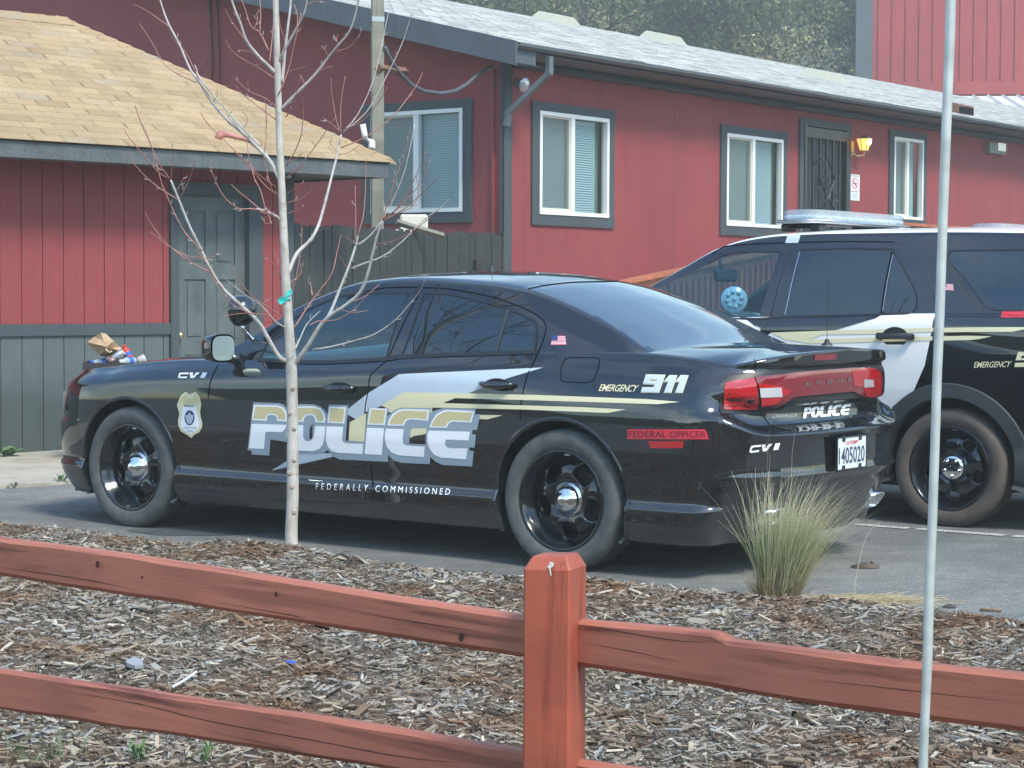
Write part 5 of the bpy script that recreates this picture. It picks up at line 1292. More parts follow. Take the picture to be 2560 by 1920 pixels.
# ------------------------------------------------------------------ picket fence between shed and building
fe0, fe1 = Vector((-2.03, 19.30, 0)), Vector((-.12, 23.58, 0)); fd_ = (fe1 - fe0); FL = fd_.length; fd_.normalize()
FF = Frame(fe0[:2], atan2(fd_.y, fd_.x))
t = thing('picket_fence', 'weathered dark grey dog-eared board fence between the shed and building corner', 'fence', fe0, atan2(fd_.y, fd_.x))
m = MB(); u = 0; k = 0
while u < FL - .03:
    w = .142 * random.uniform(.94, 1.03); u1 = min(u + w, FL); h = 1.985 + random.uniform(-.018, .018) + .035 * (u / FL); o = random.uniform(-.006, .006); c = .035
    poly = [(u + .003, .03), (u1 - .003, .03), (u1 - .003, h - c), (u1 - c, h), (u + c, h), (u + .003, h - c)]
    m.prism(poly, 0 + o, .018 + o, lambda a, b, hh: FF.P(a, b, hh)); u = u1 + .002; k += 1
m.build('fence_boards', M['grey_wood'], t)
m = MB()
for z in (.4, 1.1, 1.82): FF.box(m, 0, FL, z, z + .09, -.05, -.008)
m.build('rail', M['grey_wood'], t)
for u in (.05, 2.3, FL - .05):
    m = MB(); FF.box(m, u - .045, u + .045, 0, 1.93, -.14, -.052); m.build('post', M['grey_wood'], t)
m = MB(); a0_ = FF.U([(1188, 655)], .02)[0]; FF.box(m, a0_[0] - .045, a0_[0] + .045, a0_[1] - .10, a0_[1] + .02, .02, .05); m.build('gate_latch', M['iron'], t)
# tall post with strap, stub arm and a small white camera
pb = at_depth(943, 600, PZ); pb.z = 0
t = thing('tall_post', 'tall square grey wooden post with a metal strap behind the shed roof', 'post', pb, radians(12))
m = MB(); R_ = rotz3(radians(12)); m.box(pb + Vector((0, 0, 2.9)), (.125, .10, 5.8), R_, .004); m.build('post_shaft', M['pole_wood'], t)
m = MB(); zs_ = at_depth(943, 49, PZ).z; m.box(pb + Vector((0, 0, zs_)), (.130, .105, .05), R_); m.build('strap', M['satin'], t)
m = MB(); a = at_depth(*Z2([(360, 420)])[0], PZ - .08); b = at_depth(*Z2([(525, 440)])[0], PZ + .5); m.tube([a, b], .045, 4); m.build('stub_arm', M['rust'], t)
c_ = at_depth(*Z2([(318, 885)])[0], PZ - .09); t2 = thing('security_camera', 'small white camera on a bracket fixed to the tall post', 'camera', c_)
m = MB(); m.box(c_, (.07, .05, .10), None, .015); m.tube([c_ + Vector((0, 0, .02)), c_ + Vector((-.06, -.03, .05))], .02, 8); m.build('camera_mount', M['vinyl'], t2, True)
m = MB(); d_ = c_ + Vector((-.06, -.04, .04)); m.tube([d_, d_ + Vector((-.01, -.01, .05)), d_ + Vector((-.03, -.02, .16))], [.028, .03, .03], 12); m.build('camera_body', M['vinyl'], t2, True)
# leaning board and pale sheet behind the fence
a = at_depth(*Z2([(470, 1365)])[0], 21.4); b = at_depth(*Z2([(720, 1440)])[0], 21.6); m = MB(); m.tube([a, a + (b - a) * 1.15], .035, 4); tag(m.build('leaning_board', M['pole_wood']), 'weathered board leaning behind the picket fence under the corner window', 'board')
a = at_depth(*Z2([(480, 1450)])[0], 22.45); m = MB(); m.lathe([(.01, .17), (.16, .15), (.28, .09), (.33, 0.0), (.34, -1.9)], 20, lambda x, y, h: a + Vector((x, y * .6, h - .10))); tag(m.build('covered_tank', M['vinyl'], None, True), 'pale rounded tank top showing just over the picket fence', 'tank')
a = at_depth(*Z2([(578, 1375)])[0], 22.6); m = MB(); m.box(a + Vector((0, 0, -.9)), (.30, .12, 2.0), None, .02); tag(m.build('white_sheet', simple('cream_sheet', (.62, .60, .50), .7)), 'cream panel standing behind the fence below the corner window', 'panel')
# ------------------------------------------------------------------ big barn behind
BZ = 72.0; bx0 = at_depth(2150, 150, BZ).x; bz0 = at_depth(2500, 238, BZ).z
barn = thing('red_barn', 'tall red board-and-batten building behind the pale roof at right', 'building', (bx0 + 8, BZ, 0))
BF = Frame((bx0, BZ), radians(-3))
m = MB(); BF.box(m, .3, 22, bz0 + .45, 16, -.2, 0); BF.box(m, .3, 22, 0, bz0 + .44, -.2, 0)
BF.box(m, .3, 22, bz0, bz0 + .45, 0, .06)
u = .6
while u < 22: BF.box(m, u, u + .07, bz0 + .46, 16, 0, .05); u += .465
m.build('wall', wall_mat('barn_red', (.33, .045, .052)), barn)
m = MB(); BF.box(m, -.15, .42, 0, 16, -.2, .07); m.build('corner_trim', M['fascia'], barn)
m = MB(); m.add([BF.P(-.15, 16, 0), BF.P(22, 16, 0), BF.P(22, 19, -9), BF.P(-.15, 19, -9)], [(0, 1, 2, 3)]); m.add([BF.P(-.15, 0, -.2), BF.P(5, 0, -18), BF.P(5, 16, -18), BF.P(-.15, 16, -.2)], [(0, 1, 2, 3)]); m.build('roof', M['white_shingle'], barn)
lt = thing('lean_to_roof', 'white ribbed metal roof in front of the tall red building', 'roof', (bx0 + 12, BZ - 6, 0))
m = MB(); u = BF.U([(2398, 238)])[0][0]; k = 0
while u < 22:
    m.add([BF.P(u, bz0 - .06, .1), BF.P(u + .40, bz0 - .06, .1), BF.P(u + .45, bz0 + .02, .1), BF.P(u + .50, bz0 - .06, .1), BF.P(u, bz0 - 2.3, 11), BF.P(u + .40, bz0 - 2.3, 11), BF.P(u + .45, bz0 - 2.2, 11), BF.P(u + .50, bz0 - 2.3, 11)], [(0, 1, 5, 4), (1, 2, 6, 5), (2, 3, 7, 6)]); u += .5
m.build('metal_sheet', simple('white_metal_roof', (.62, .66, .66), .5), lt)
m = MB()
for u in (6.5, 12, 17, 21.8): BF.box(m, u, u + .2, 0, bz0 - 2.35, 10.7, 10.9)
m.build('post', M['fascia'], lt)
# ------------------------------------------------------------------ ground
def asphalt_mat():
    m, nt, b = newmat('asphalt'); vec = coords(nt)
    f = noisetex(nt, vec, 110, 4, .8); g = noisetex(nt, vec, .55, 6, .6); h = noisetex(nt, vec, 3.5, 6, .7)
    c = ramp(nt, f, [(.28, (.085, .086, .080)), (.5, (.165, .166, .157)), (.72, (.33, .33, .31))])
    vo = N(nt, 'ShaderNodeTexVoronoi', Scale=55.0); nt.links.new(vec, vo.inputs['Vector']); pb_ = N(nt, 'ShaderNodeMath', operation='LESS_THAN'); nt.links.new(vo.outputs['Distance'], pb_.inputs[0]); pb_.inputs[1].default_value = .26
    c = mix(nt, c, mix(nt, (.17, .17, .16), ramp(nt, vo.outputs['Color'], [(.2, (.06, .06, .06)), (.6, (.20, .20, .19)), (.9, (.55, .54, .50))]), 1.0), pb_.outputs[0])
    c = mix(nt, c, ramp(nt, g, [(.34, (.70, .71, .72)), (.60, (1.10, 1.09, 1.07))]), 1.0, 'MULTIPLY')
    c = mix(nt, c, ramp(nt, h, [(.34, (.78, .77, .74)), (.6, (1.08, 1.08, 1.07))]), 1.0, 'MULTIPLY')
    v = N(nt, 'ShaderNodeTexVoronoi', Scale=.45); v.feature = 'DISTANCE_TO_EDGE'
    dv = nt.nodes.new('ShaderNodeVectorMath'); dv.operation = 'ADD'; nz = N(nt, 'ShaderNodeTexNoise', Scale=1.5, Detail=5); nt.links.new(vec, nz.inputs['Vector'])
    nt.links.new(vec, dv.inputs[0]); nt.links.new(nz.outputs['Color'], dv.inputs[1]); nt.links.new(dv.outputs[0], v.inputs['Vector'])
    c = mix(nt, c, ramp(nt, v.outputs[0], [(0, (.35, .35, .35)), (.006, (1, 1, 1))]), .55, 'MULTIPLY')
    nt.links.new(c, b.inputs['Base Color']); b.inputs['Roughness'].default_value = .85; bump(nt, b, f, .5, .004); return m
m = MB(); m.quad((-150, -60, 0), (150, -60, 0), (150, 200, 0), (-150, 200, 0)); tag(m.build('ground', asphalt_mat()), kind='structure')
# concrete apron along the shed
def conc():
    m, nt, b = newmat('old_concrete'); vec = coords(nt); f = noisetex(nt, vec, 2.2, 8, .65); g = noisetex(nt, vec, 90, 3)
    c = ramp(nt, f, [(.3, (.27, .24, .185)), (.5, (.40, .37, .30)), (.7, (.48, .45, .37))]); c = mix(nt, c, ramp(nt, g, [(.3, (.85, .85, .85)), (.7, (1.08, 1.08, 1.08))]), 1.0, 'MULTIPLY')
    nt.links.new(c, b.inputs['Base Color']); b.inputs['Roughness'].default_value = .9; bump(nt, b, g, .3, .004); return m
g0 = on_ground(0, 1222); g1 = on_ground(176, 1209.5); gd = (g1 - g0).normalized()
m = MB(); e0, e1 = g0 - gd * 6, g0 + gd * 6
pts = []
for k in range(41):
    p = e0.lerp(e1, k / 40); p = p + Vector((0, .10 * noise.noise(Vector((k * .5, 3, 0))), 0)); pts.append((p.x, p.y))
far_ = [SH.P(8, 0, -.05), SH.P(-8, 0, -.05)]
poly = pts + [(p.x, p.y) for p in far_]
m.prism(poly, -.05, .02); tag(m.build('concrete_apron', conc()), kind='structure')
# parking bay line
m = MB(); a = on_ground(1990, 1301); b = on_ground(2560, 1343); d = (b - a).normalized(); s = Vector((-d.y, d.x, 0)) * .045; L = (b - a).length
n_ = 60
for k in range(n_):
    if noise.noise(Vector((k * .9, 7, 0))) > .28: continue
    p, q_ = a + d * (L + 1.5) * k / n_, a + d * (L + 1.5) * (k + 1) / n_
    m.add([p - s + Vector((0, 0, .004)), q_ - s + Vector((0, 0, .004)), q_ + s + Vector((0, 0, .004)), p + s + Vector((0, 0, .004))], [(0, 1, 2, 3)])
lm, lnt, lb_ = newmat('worn_line_paint'); v_ = coords(lnt); c = ramp(lnt, noisetex(lnt, v_, 60, 4, .7), [(.42, (.22, .22, .21)), (.60, (.60, .60, .56))]); lnt.links.new(c, lb_.inputs['Base Color']); lb_.inputs['Roughness'].default_value = .8
tag(m.build('parking_line', lm), kind='structure')
# oil stain and pale drips on the asphalt by the front wheel
sm_ = simple('oil_stain', (.085, .09, .09), .6, var=.3, vs=6)
m = MB(); c_ = on_ground(*Z4([(800, 1412)])[0]); m.add([c_ + Vector((.36 * cos(a) * (1 + .2 * sin(3 * a)), .20 * sin(a) * (1 + .15 * cos(2 * a)), .003)) for a in [2 * pi * k / 40 for k in range(40)]], [tuple(range(40))]); tag(m.build('oil_stain', sm_), kind='structure')
# mulch bed
edge_px = V([(-260, 1112), (0, 1133), (200, 1150), (400, 1176), (620, 1193), (800, 1214), (1000, 1234), (1270, 1254), (1500, 1274), (1640, 1290), (1750, 1287), (1900, 1309), (2050, 1326), (2212, 1350), (2500, 1385)])
edge = [(p.x, p.y) for p in [on_ground(x, y) for x, y in edge_px]]
edge = [(-9, edge[0][1] + 1.0)] + edge + [(9, edge[-1][1] - 2.4)]
EY = pchip(sorted(edge))
def mz(x, y):
    d = EY(x) - y; e = max(0, min(1, d / .5))
    z = .055 * sm(0, 1, e) + .022 * noise.noise(Vector((x * 1.7, y * 1.7, 0))) * e + .010 * noise.noise(Vector((x * 7, y * 7, 5))) * e
    z += .06 * math.exp(-((x + 1.12) ** 2 + (y - 10.55) ** 2) / .12) * e
    return z - .02 * (1 - e)
def mulch_mat():
    m, nt, b = newmat('mulch_soil'); vec = coords(nt); f = noisetex(nt, vec, 55, 6, .75); g = noisetex(nt, vec, 1.5, 6, .65)
    c1 = ramp(nt, f, [(.3, (.035, .024, .016)), (.5, (.13, .095, .065)), (.72, (.30, .25, .19))]); c2 = ramp(nt, f, [(.3, (.05, .025, .012)), (.5, (.17, .09, .045)), (.72, (.30, .19, .11))])
    c = mix(nt, c1, c2, ramp(nt, g, [(.46, (0, 0, 0)), (.60, (1, 1, 1))])); nt.links.new(c, b.inputs['Base Color']); b.inputs['Roughness'].default_value = .95; bump(nt, b, f, 1.0, .02); return m
NX, NY = 240, 150; vs = []; fs = []
for i in range(NX + 1):
    x = -5 + 10 * i / NX; ey = EY(x) + .03 * noise.noise(Vector((x * 9, 0, 0))) + .05 * noise.noise(Vector((x * 2.3, 4, 0)))
    for j in range(NY + 1):
        y = ey + (1.5 - ey) * (j / NY) ** 1.15; vs.append((x, y, mz(x, y)))
for i in range(NX):
    for j in range(NY): a = i * (NY + 1) + j; fs.append((a, a + 1, a + NY + 2, a + NY + 1))
tag(mesh_obj('mulch_bed', vs, fs, mulch_mat(), None, True), kind='structure')
m = MB(); m.quad((-40, -40, .03), (40, -40, .03), (40, 1.5, .035), (-40, 1.5, .035)); tag(m.build('verge', simple('verge_soil', (.11, .10, .06), .95, var=.3)), kind='structure')
def chips(name, count, lmin, lmax, wf, ymin, seed, mat, thick=(.002, .007), cond=None, edgeonly=False, tilt=.35):
    R = random.Random(seed); vs = []; fs = []; n = 0
    tries = 0
    count = int(count * 1.28)
    while n < count and tries < count * 14:
        tries += 1
        y = ymin + (12.3 - ymin) * R.random(); w = .34 * y + .9; x = R.uniform(-w, w); ey = EY(x)
        if abs(x) > .262 * y + .10 and R.random() < .6: continue
        if y > ey - .01 + .05 * noise.noise(Vector((x * 2.3, 4, 0))) + R.gauss(0, .025): continue
        if R.random() > (y / 12.3) ** .3: continue
        if cond and not cond(x, y, R): continue
        L = lmin + (lmax - lmin) * R.random() ** 2.2; W = L * R.uniform(*wf); T = R.uniform(*thick)
        a = R.gauss(0, 1.0) if R.random() < .7 else R.uniform(0, pi); ti = R.gauss(0, tilt * .55); ro = R.gauss(0, tilt)
        ca, sa = cos(a), sin(a); ct, st = cos(ti), sin(ti); cr, sr = cos(ro), sin(ro)
        ex = (ca * ct, sa * ct, st); ey_ = (-sa * cr - ca * st * sr, ca * cr - sa * st * sr, ct * sr)
        ez = (ex[1] * ey_[2] - ex[2] * ey_[1], ex[2] * ey_[0] - ex[0] * ey_[2], ex[0] * ey_[1] - ex[1] * ey_[0])
        z = mz(x, y) + R.uniform(-.002, .012) + abs(st) * L * .25; b = len(vs); k1 = R.uniform(.35, 1); k2 = R.uniform(.35, 1); bow = R.gauss(0, .06) * L
        for h in (-.5, .5):
            for (u, v) in ((-.5, -.5 * k1), (.5, -.5 * k2), (.5, .5 * k1), (-.5, .5 * k2)):
                v += bow / W * 0
                vs.append((x + ex[0] * u * L + ey_[0] * v * W + ez[0] * h * T, y + ex[1] * u * L + ey_[1] * v * W + ez[1] * h * T, z + ex[2] * u * L + ey_[2] * v * W + ez[2] * h * T))
        fs += [(b + 4, b + 5, b + 6, b + 7), (b, b + 1, b + 5, b + 4), (b + 1, b + 2, b + 6, b + 5), (b + 2, b + 3, b + 7, b + 6), (b + 3, b, b + 4, b + 7)]; n += 1
    me = bpy.data.meshes.new(name); me.from_pydata(vs, [], fs); me.materials.append(mat); o = bpy.data.objects.new(name, me); COL.objects.link(o); o['kind'] = 'stuff'; return o
def chip_mat(name, stops, warm):
    m, nt, b = newmat(name); g = nt.nodes.new('ShaderNodeNewGeometry'); vec = coords(nt)
    c = ramp(nt, g.outputs['Random Per Island'], stops)
    w = ramp(nt, g.outputs['Random Per Island'], warm)
    z = ramp(nt, noisetex(nt, vec, 1.5, 6, .65), [(.46, (0, 0, 0)), (.62, (1, 1, 1))])
    c = mix(nt, c, w, z); f = noisetex(nt, coords(nt, (1, 1, 1)), 220, 2); c = mix(nt, c, ramp(nt, f, [(.3, (.70, .70, .70)), (.7, (1.15, 1.15, 1.15))]), 1.0, 'MULTIPLY')
    nt.links.new(c, b.inputs['Base Color']); b.inputs['Roughness'].default_value = .85; return m
CS = [(0, (.035, .026, .018)), (.20, (.085, .062, .042)), (.38, (.20, .155, .11)), (.55, (.31, .265, .21)), (.72, (.36, .34, .30)), (.84, (.26, .275, .285)), (.93, (.44, .37, .26)), (1, (.58, .53, .44))]
CW = [(0, (.04, .02, .010)), (.3, (.11, .052, .024)), (.6, (.20, .105, .048)), (.8, (.27, .17, .09)), (.93, (.30, .24, .17)), (1, (.42, .38, .32))]
cm_ = chip_mat('wood_chip', CS, CW)
chips('wood_chips', 30000, .012, .065, (.10, .36), 5.4, 11, cm_)
chips('bark_shreds', 38000, .006, .036, (.05, .18), 5.4, 12, cm_, (.001, .003), tilt=.6)
chips('large_wood_chips', 1500, .045, .11, (.12, .36), 5.4, 13, cm_, (.003, .009), tilt=.25)
# loose fragments spilled on the asphalt
# ------------------------------------------------------------------ rail fence in front
FP = Frame((.085, 3.90), radians(-41.2))
rf = thing('rail_fence', 'red stained two-rail wooden fence with one square post in the foreground', 'fence', FP.P(0, 0), radians(-41.2))
R_ = rotz3(radians(-21)); m = MB(); px_, py_ = .082, 3.86; w = .093; zt = at_depth(1386, 1386, 3.86).z
pc = [(-1, -1), (1, -1), (1, 1), (-1, 1)]; lv = [(-.3, 1), (zt - .024, 1), (zt - .003, .76), (zt, .70)]
vs = []; bv = .10
for z, s in lv:
    for x, y in pc:
        for (ax_, ay_) in (((1, 1 - bv), (1 - bv, 1)) if x * y > 0 else ((1 - bv, 1), (1, 1 - bv))):
            q_ = R_ @ Vector((x * ax_ * w / 2 * s, y * ay_ * w / 2 * s, 0)); vs.append((px_ + q_.x, py_ + q_.y, z + .0015 * x))
fs = [(i * 8 + k, i * 8 + (k + 1) % 8, (i + 1) * 8 + (k + 1) % 8, (i + 1) * 8 + k) for i in range(3) for k in range(8)] + [tuple(24 + k for k in range(8))]
m.add(vs, fs); po = m.build('post', wood_mat('red_stained_post', (.15, .030, .014), (.36, .088, .048), (22, 22, 1.2)), rf)
m = MB(); bd_ = [on_plane(x, y, (px_, py_, 0) , Vector((sin(radians(-21)), -cos(radians(-21)), 0))) for x, y in zoomf(1220, 1040, 3.95)([(700, 1405), (740, 1420), (735, 1450), (705, 1475), (715, 1540), (703, 1545), (690, 1480), (668, 1455), (690, 1440)])]
n3 = Vector((sin(radians(-21)), -cos(radians(-21)), 0)); bd_ = [p + n3 * (w / 2 + .0015) for p in bd_]
m.add(bd_, [tuple(t_) for t_ in tessellate_polygon([[Vector((p.x, p.z, 0)) for p in bd_]])]); m.build('bird_dropping', simple('dropping', (.66, .63, .55), .8), po)
def end_post(u):
    q = FP.P(u, 0, 0); o = po.copy(); COL.objects.link(o); o.location = rf.matrix_world.to_3x3().inverted() @ (q - Vector((px_, py_, 0)))
def rail(top, bot, o0, o1, name='rail', seed=0):
    T_ = FP.U(V(top), o1); B_ = FP.U(V(bot), o1); ft = pchip(sorted(T_)); fb = pchip(sorted(B_)); u0 = min(T_[0][0], T_[-1][0]); u1 = max(T_[0][0], T_[-1][0]); n = 90; m = MB(); rows = []
    for i in range(n + 1):
        u = u0 + (u1 - u0) * i / n; zt_, zb_ = ft(u), fb(u); k = noise.noise(Vector((u * 3, seed, 0))) * .004; k2 = noise.noise(Vector((u * 5, seed + 9, 0))) * .003; e = .010 + k2
        rows.append([FP.P(u, zb_ + e, o1 + k), FP.P(u, zt_ - e * .8, o1 + k2), FP.P(u, zt_ - .001, o1 - e), FP.P(u, zt_ + k * .3, o0 + e), FP.P(u, zt_ - e, o0), FP.P(u, zb_ + e, o0), FP.P(u, zb_, o0 + e), FP.P(u, zb_ + k2 * .4, o1 - e)])
    for r in rows: m.v += [Vector(p) for p in r]
    for i in range(n):
        for j in range(8): m.f.append((i * 8 + j, (i + 1) * 8 + j, (i + 1) * 8 + (j + 1) % 8, i * 8 + (j + 1) % 8))
    m.f += [tuple(range(7, -1, -1)), tuple(range(n * 8, n * 8 + 8))]; m.m = []
    return m.build(name, M['redwood'], rf, False), (ft, fb)
ra, (fa, fb_) = rail([(-500, 1095), (0, 1163), (230, 1193), (600, 1250), (850, 1290), (1170, 1338)], [(-500, 1168), (0, 1246), (400, 1308), (800, 1371), (1170, 1428)], -.018, .020, seed=1)
rb_, _q = rail([(1225, 1339), (1400, 1353), (1540, 1367), (1570, 1384), (1800, 1413), (2000, 1436), (2212, 1458), (3000, 1545)], [(1225, 1437), (1400, 1464), (1600, 1497), (1800, 1530), (2000, 1557), (2212, 1584), (3000, 1690)], -.018, .020, seed=2)
rail([(-500, 1372), (0, 1448), (400, 1507), (800, 1567), (1170, 1630)], [(-500, 1450), (0, 1534), (400, 1595), (800, 1658), (1170, 1718)], -.016, .018, seed=3)
rail([(1225, 1640), (2212, 1790), (3000, 1900)], [(1225, 1728), (2212, 1910), (3000, 2040)], -.016, .018, seed=4)
end_post(FP.U(V([(-480, 1100)]), 0)[0][0]); end_post(FP.U(V([(2950, 1500)]), 0)[0][0])
kn = simple('knot', (.035, .012, .010), .7)
for kx, ky, r in ((214, 1219, .0085), (310, 1247, .004), (600, 1283, .006), (1000, 1376, .0085)):
    u, z = FP.U(V([(kx, ky)]), .02)[0]; m = MB(); ring = []
    m.add([FP.P(u + r * .8 * cos(a) * (1 + .2 * sin(2 * a)), z + r * sin(a), .0250) for a in [2 * pi * k / 16 for k in range(16)]], [tuple(range(16))]); m.build('knot', kn, ra)
ZC_ = zoomf(0, 1200, 1.728); CKM = simple('wood_crack', (.03, .010, .008), .9)
for pl_ in ([(250, 905), (600, 965), (900, 1038), (1150, 1085), (1450, 1140), (1750, 1195), (2050, 1225)], [(-20, 372), (180, 400), (420, 438), (600, 475)], [(900, 520), (1250, 580), (1330, 600)], [(1500, 560), (1800, 612), (2100, 655)]):
    uz = FP.U([(x, y) for x, y in smooth2(ZC_(pl_), 6)], .02); m = MB(); vs = []
    for k, (u, z) in enumerate(uz):
        h = .0011 * (1 + .6 * noise.noise(Vector((u * 20, 3, 0)))) * min(1, k / 6, (len(uz) - 1 - k) / 6); z += .0012 * noise.noise(Vector((u * 30, 1, 0))); vs += [FP.P(u, z - h, .0255), FP.P(u, z + h, .0255)]
    m.add(vs, [(2 * i, 2 * i + 2, 2 * i + 3, 2 * i + 1) for i in range(len(uz) - 1)]); m.build('crack', CKM, ra)
for pl_ in ([(270, 620), (420, 645), (700, 690), (880, 700)], [(300, 700), (520, 738), (760, 790)], [(1300, 860), (1700, 905), (2180, 960)]):
    uz = FP.U([(x, y) for x, y in smooth2(ZP(pl_), 6)], .02); m = MB(); vs = []
    for k, (u, z) in enumerate(uz):
        h = .0009 * min(1, k / 6, (len(uz) - 1 - k) / 6); z += .001 * noise.noise(Vector((u * 30, 1, 0))); vs += [FP.P(u, z - h, .0255), FP.P(u, z + h, .0255)]
    m.add(vs, [(2 * i, 2 * i + 2, 2 * i + 3, 2 * i + 1) for i in range(len(uz) - 1)]); m.build('crack', CKM, rb_)
# thin rod standing close to the camera
ra0, ra1 = at_depth(2380, -60, 2.0), at_depth(2306, 1980, 1.98); d_ = (ra1 - ra0)
ft_ = ra0 + d_ * ((ra0.z - .03) / -d_.z)
m = MB(); pts = [ft_.lerp(ra0 - d_ * .1, k / 26) + Vector((.0012 * noise.noise(Vector((k * 1.3, 2, 0))), 0, 0)) for k in range(27)]; m.tube(pts, [.0046 + .0008 * noise.noise(Vector((k * 2.1, 8, 0))) for k in range(27)], 10)
tag(m.build('thin_rod', simple('galvanised_rod', (.46, .50, .48), .5, .3, var=.2, vs=30), None, True), 'thin pale grey rod rising full height at right, closest to the camera', 'rod')
# ------------------------------------------------------------------ litter
on_m = lambda x, y: (lambda p: Vector((p.x, p.y, mz(p.x, p.y))))(on_ground(x, y, .05))
p = on_m(*V([(762, 1222)])[0]); m = MB()
m.grid(lambda u, v: p + Vector(((-.075 + .15 * u), -.02 + .05 * v - .03 * u, .01 + .058 * sin(pi * min(1, .15 + .95 * u)) * (1 - .15 * v) + .004 * sin(9 * u))), 20, 6)
m.grid(lambda u, v: p + Vector((-.11 + .09 * u, .0 + .05 * v, .035 + .02 * sin(3 * u) - .03 * u * v)), 10, 4)
tag(m.build('bark_curl', simple('pale_bark', (.42, .42, .39), .8, var=.25, vs=20), None, True), 'curled pale piece of bark standing at the bed edge beside the tree', 'bark')
def scrap(name, pts, z, mat, label, cat, th=.003):
    P_ = [on_m(x, y) for x, y in V(pts)]; m = MB(); n = len(P_); m.add([q + Vector((0, 0, z)) for q in P_] + [q + Vector((0, 0, z + th)) for q in P_], [tuple(range(n, 2 * n))] + [(i, (i + 1) % n, n + (i + 1) % n, n + i) for i in range(n)]); tag(m.build(name, mat), label, cat)
scrap('plastic_scrap', [(616, 1451), (624, 1446), (638, 1449), (640, 1454), (626, 1455)], .02, simple('blue_plastic', (.02, .10, .62), .4), 'tiny bright blue plastic scrap on the wood chips', 'scrap')
scrap('white_straw', [(371, 1506), (400, 1488), (424, 1470), (426, 1473), (402, 1492), (374, 1509)], .03, simple('white_straw', (.75, .76, .76), .4), 'thin white straw lying on the mulch between the rails', 'straw')
scrap('flat_stone', [(272, 1455), (290, 1450), (307, 1453), (310, 1461), (292, 1465), (274, 1461)], .02, simple('grey_stone', (.27, .28, .29), .8), 'flat grey chunk on the mulch left of the white straw', 'stone', .012)
for k, (pp, r, c, lb2, ct) in enumerate((((1870, 1227), .045, (.10, .075, .055), 'crumpled brown leaf on the asphalt right of the grass clump', 'leaf'), ((2052, 1313), .02, (.06, .055, .05), 'small dark stone on the asphalt by the bed edge', 'stone'), ((2140, 1322), .035, (.22, .15, .09), 'short brown stick on the asphalt at lower right', 'stick'))):
    q_ = on_ground(*V([pp])[0]); m = MB()
    if ct == 'stick': m.tube([q_ + Vector((-.045, .01, .008)), q_ + Vector((0, 0, .012)), q_ + Vector((.045, -.01, .008))], [.006, .009, .006], 6)
    else: m.grid(lambda u, v: q_ + Vector((r * 1.3 * cos(2 * pi * u) * sin(pi * v * .5) * (1 + .3 * sin(5 * u * pi)), r * sin(2 * pi * u) * sin(pi * v * .5), .003 + r * .55 * cos(pi * v * .5) * (1 + .6 * noise.noise(Vector((u * 5, v * 4, k)))))), 14, 6)
    tag(m.build({'leaf': 'dry_leaf', 'stone': 'small_stone', 'stick': 'short_stick'}[ct], simple('litter_' + ct, c, .9, var=.3, vs=40), None, True), lb2, ct)
# weeds
weed_m = simple('weed_green', (.12, .20, .085), .6, var=.4, vs=12)
def weed(pt, r, n, label, hh=.06, z=None):
    q_ = on_m(*pt) if z is None else on_ground(*pt, z); R = random.Random(int(pt[0] * 7)); m = MB()
    for k in range(n):
        a = R.uniform(0, 2 * pi); L = r * R.uniform(.5, 1); h = hh * R.uniform(.5, 1.1); w_ = L * R.uniform(.12, .22); d = Vector((cos(a), sin(a), 0)); s_ = Vector((-d.y, d.x, 0)) * w_
        b = q_ + Vector((R.uniform(-r, r) * .25, R.uniform(-r, r) * .25, .004)); m.add([b, b + d * L * .5 + s_ + Vector((0, 0, h)), b + d * L + Vector((0, 0, h * .8)), b + d * L * .5 - s_ + Vector((0, 0, h))], [(0, 1, 2, 3)])
    tag(m.build('weed', weed_m), label, 'weed', 'weeds in the mulch and along the concrete')
weed(V([(1120, 1657)])[0] if 0 else (zoomf(0, 1200, 1.728)([(1150, 1190)])[0]), .05, 12, 'low green weed at the bottom edge, right of centre between the rails')
weed(zoomf(0, 1200, 1.728)([(600, 1222)])[0], .055, 14, 'green weed at the bottom edge left of the blue scrap')
weed(zoomf(0, 1200, 1.728)([(890, 1238)])[0], .035, 8, 'smallest green weed cut by the bottom edge of the frame')
weed(zoomf(0, 1200, 1.728)([(800, 585)])[0], .03, 7, 'tiny pale weed just under the upper rail')
weed(ZL([(60, 1045)])[0], .15, 34, 'leafy weed against the grey shed wall at the left edge', .07, .02)
weed(ZL([(470, 1250)])[0], .08, 16, 'green weed at the concrete edge by the front bumper', .05, .01)
weed(ZL([(110, 1285)])[0], .06, 10, 'sparse weed at the concrete edge at far left', .03, .01)
m = MB(); R = random.Random(5); q0 = on_m(*zoomf(0, 1200, 1.728)([(160, 1235)])[0])
for k in range(26):
    b = q0 + Vector((R.gauss(0, .05), R.gauss(0, .03), 0)); d = Vector((R.gauss(0, .4), R.gauss(0, .3), 1)).normalized(); L = R.uniform(.05, .13); m.tube([b, b + d * L * .6, b + d * L + Vector((R.gauss(0, .02), 0, -.01))], [.0012, .001, .0005], 3, False)
tag(m.build('grass_tuft', weed_m), 'thin green grass tuft standing in the mulch at bottom left', 'grass')
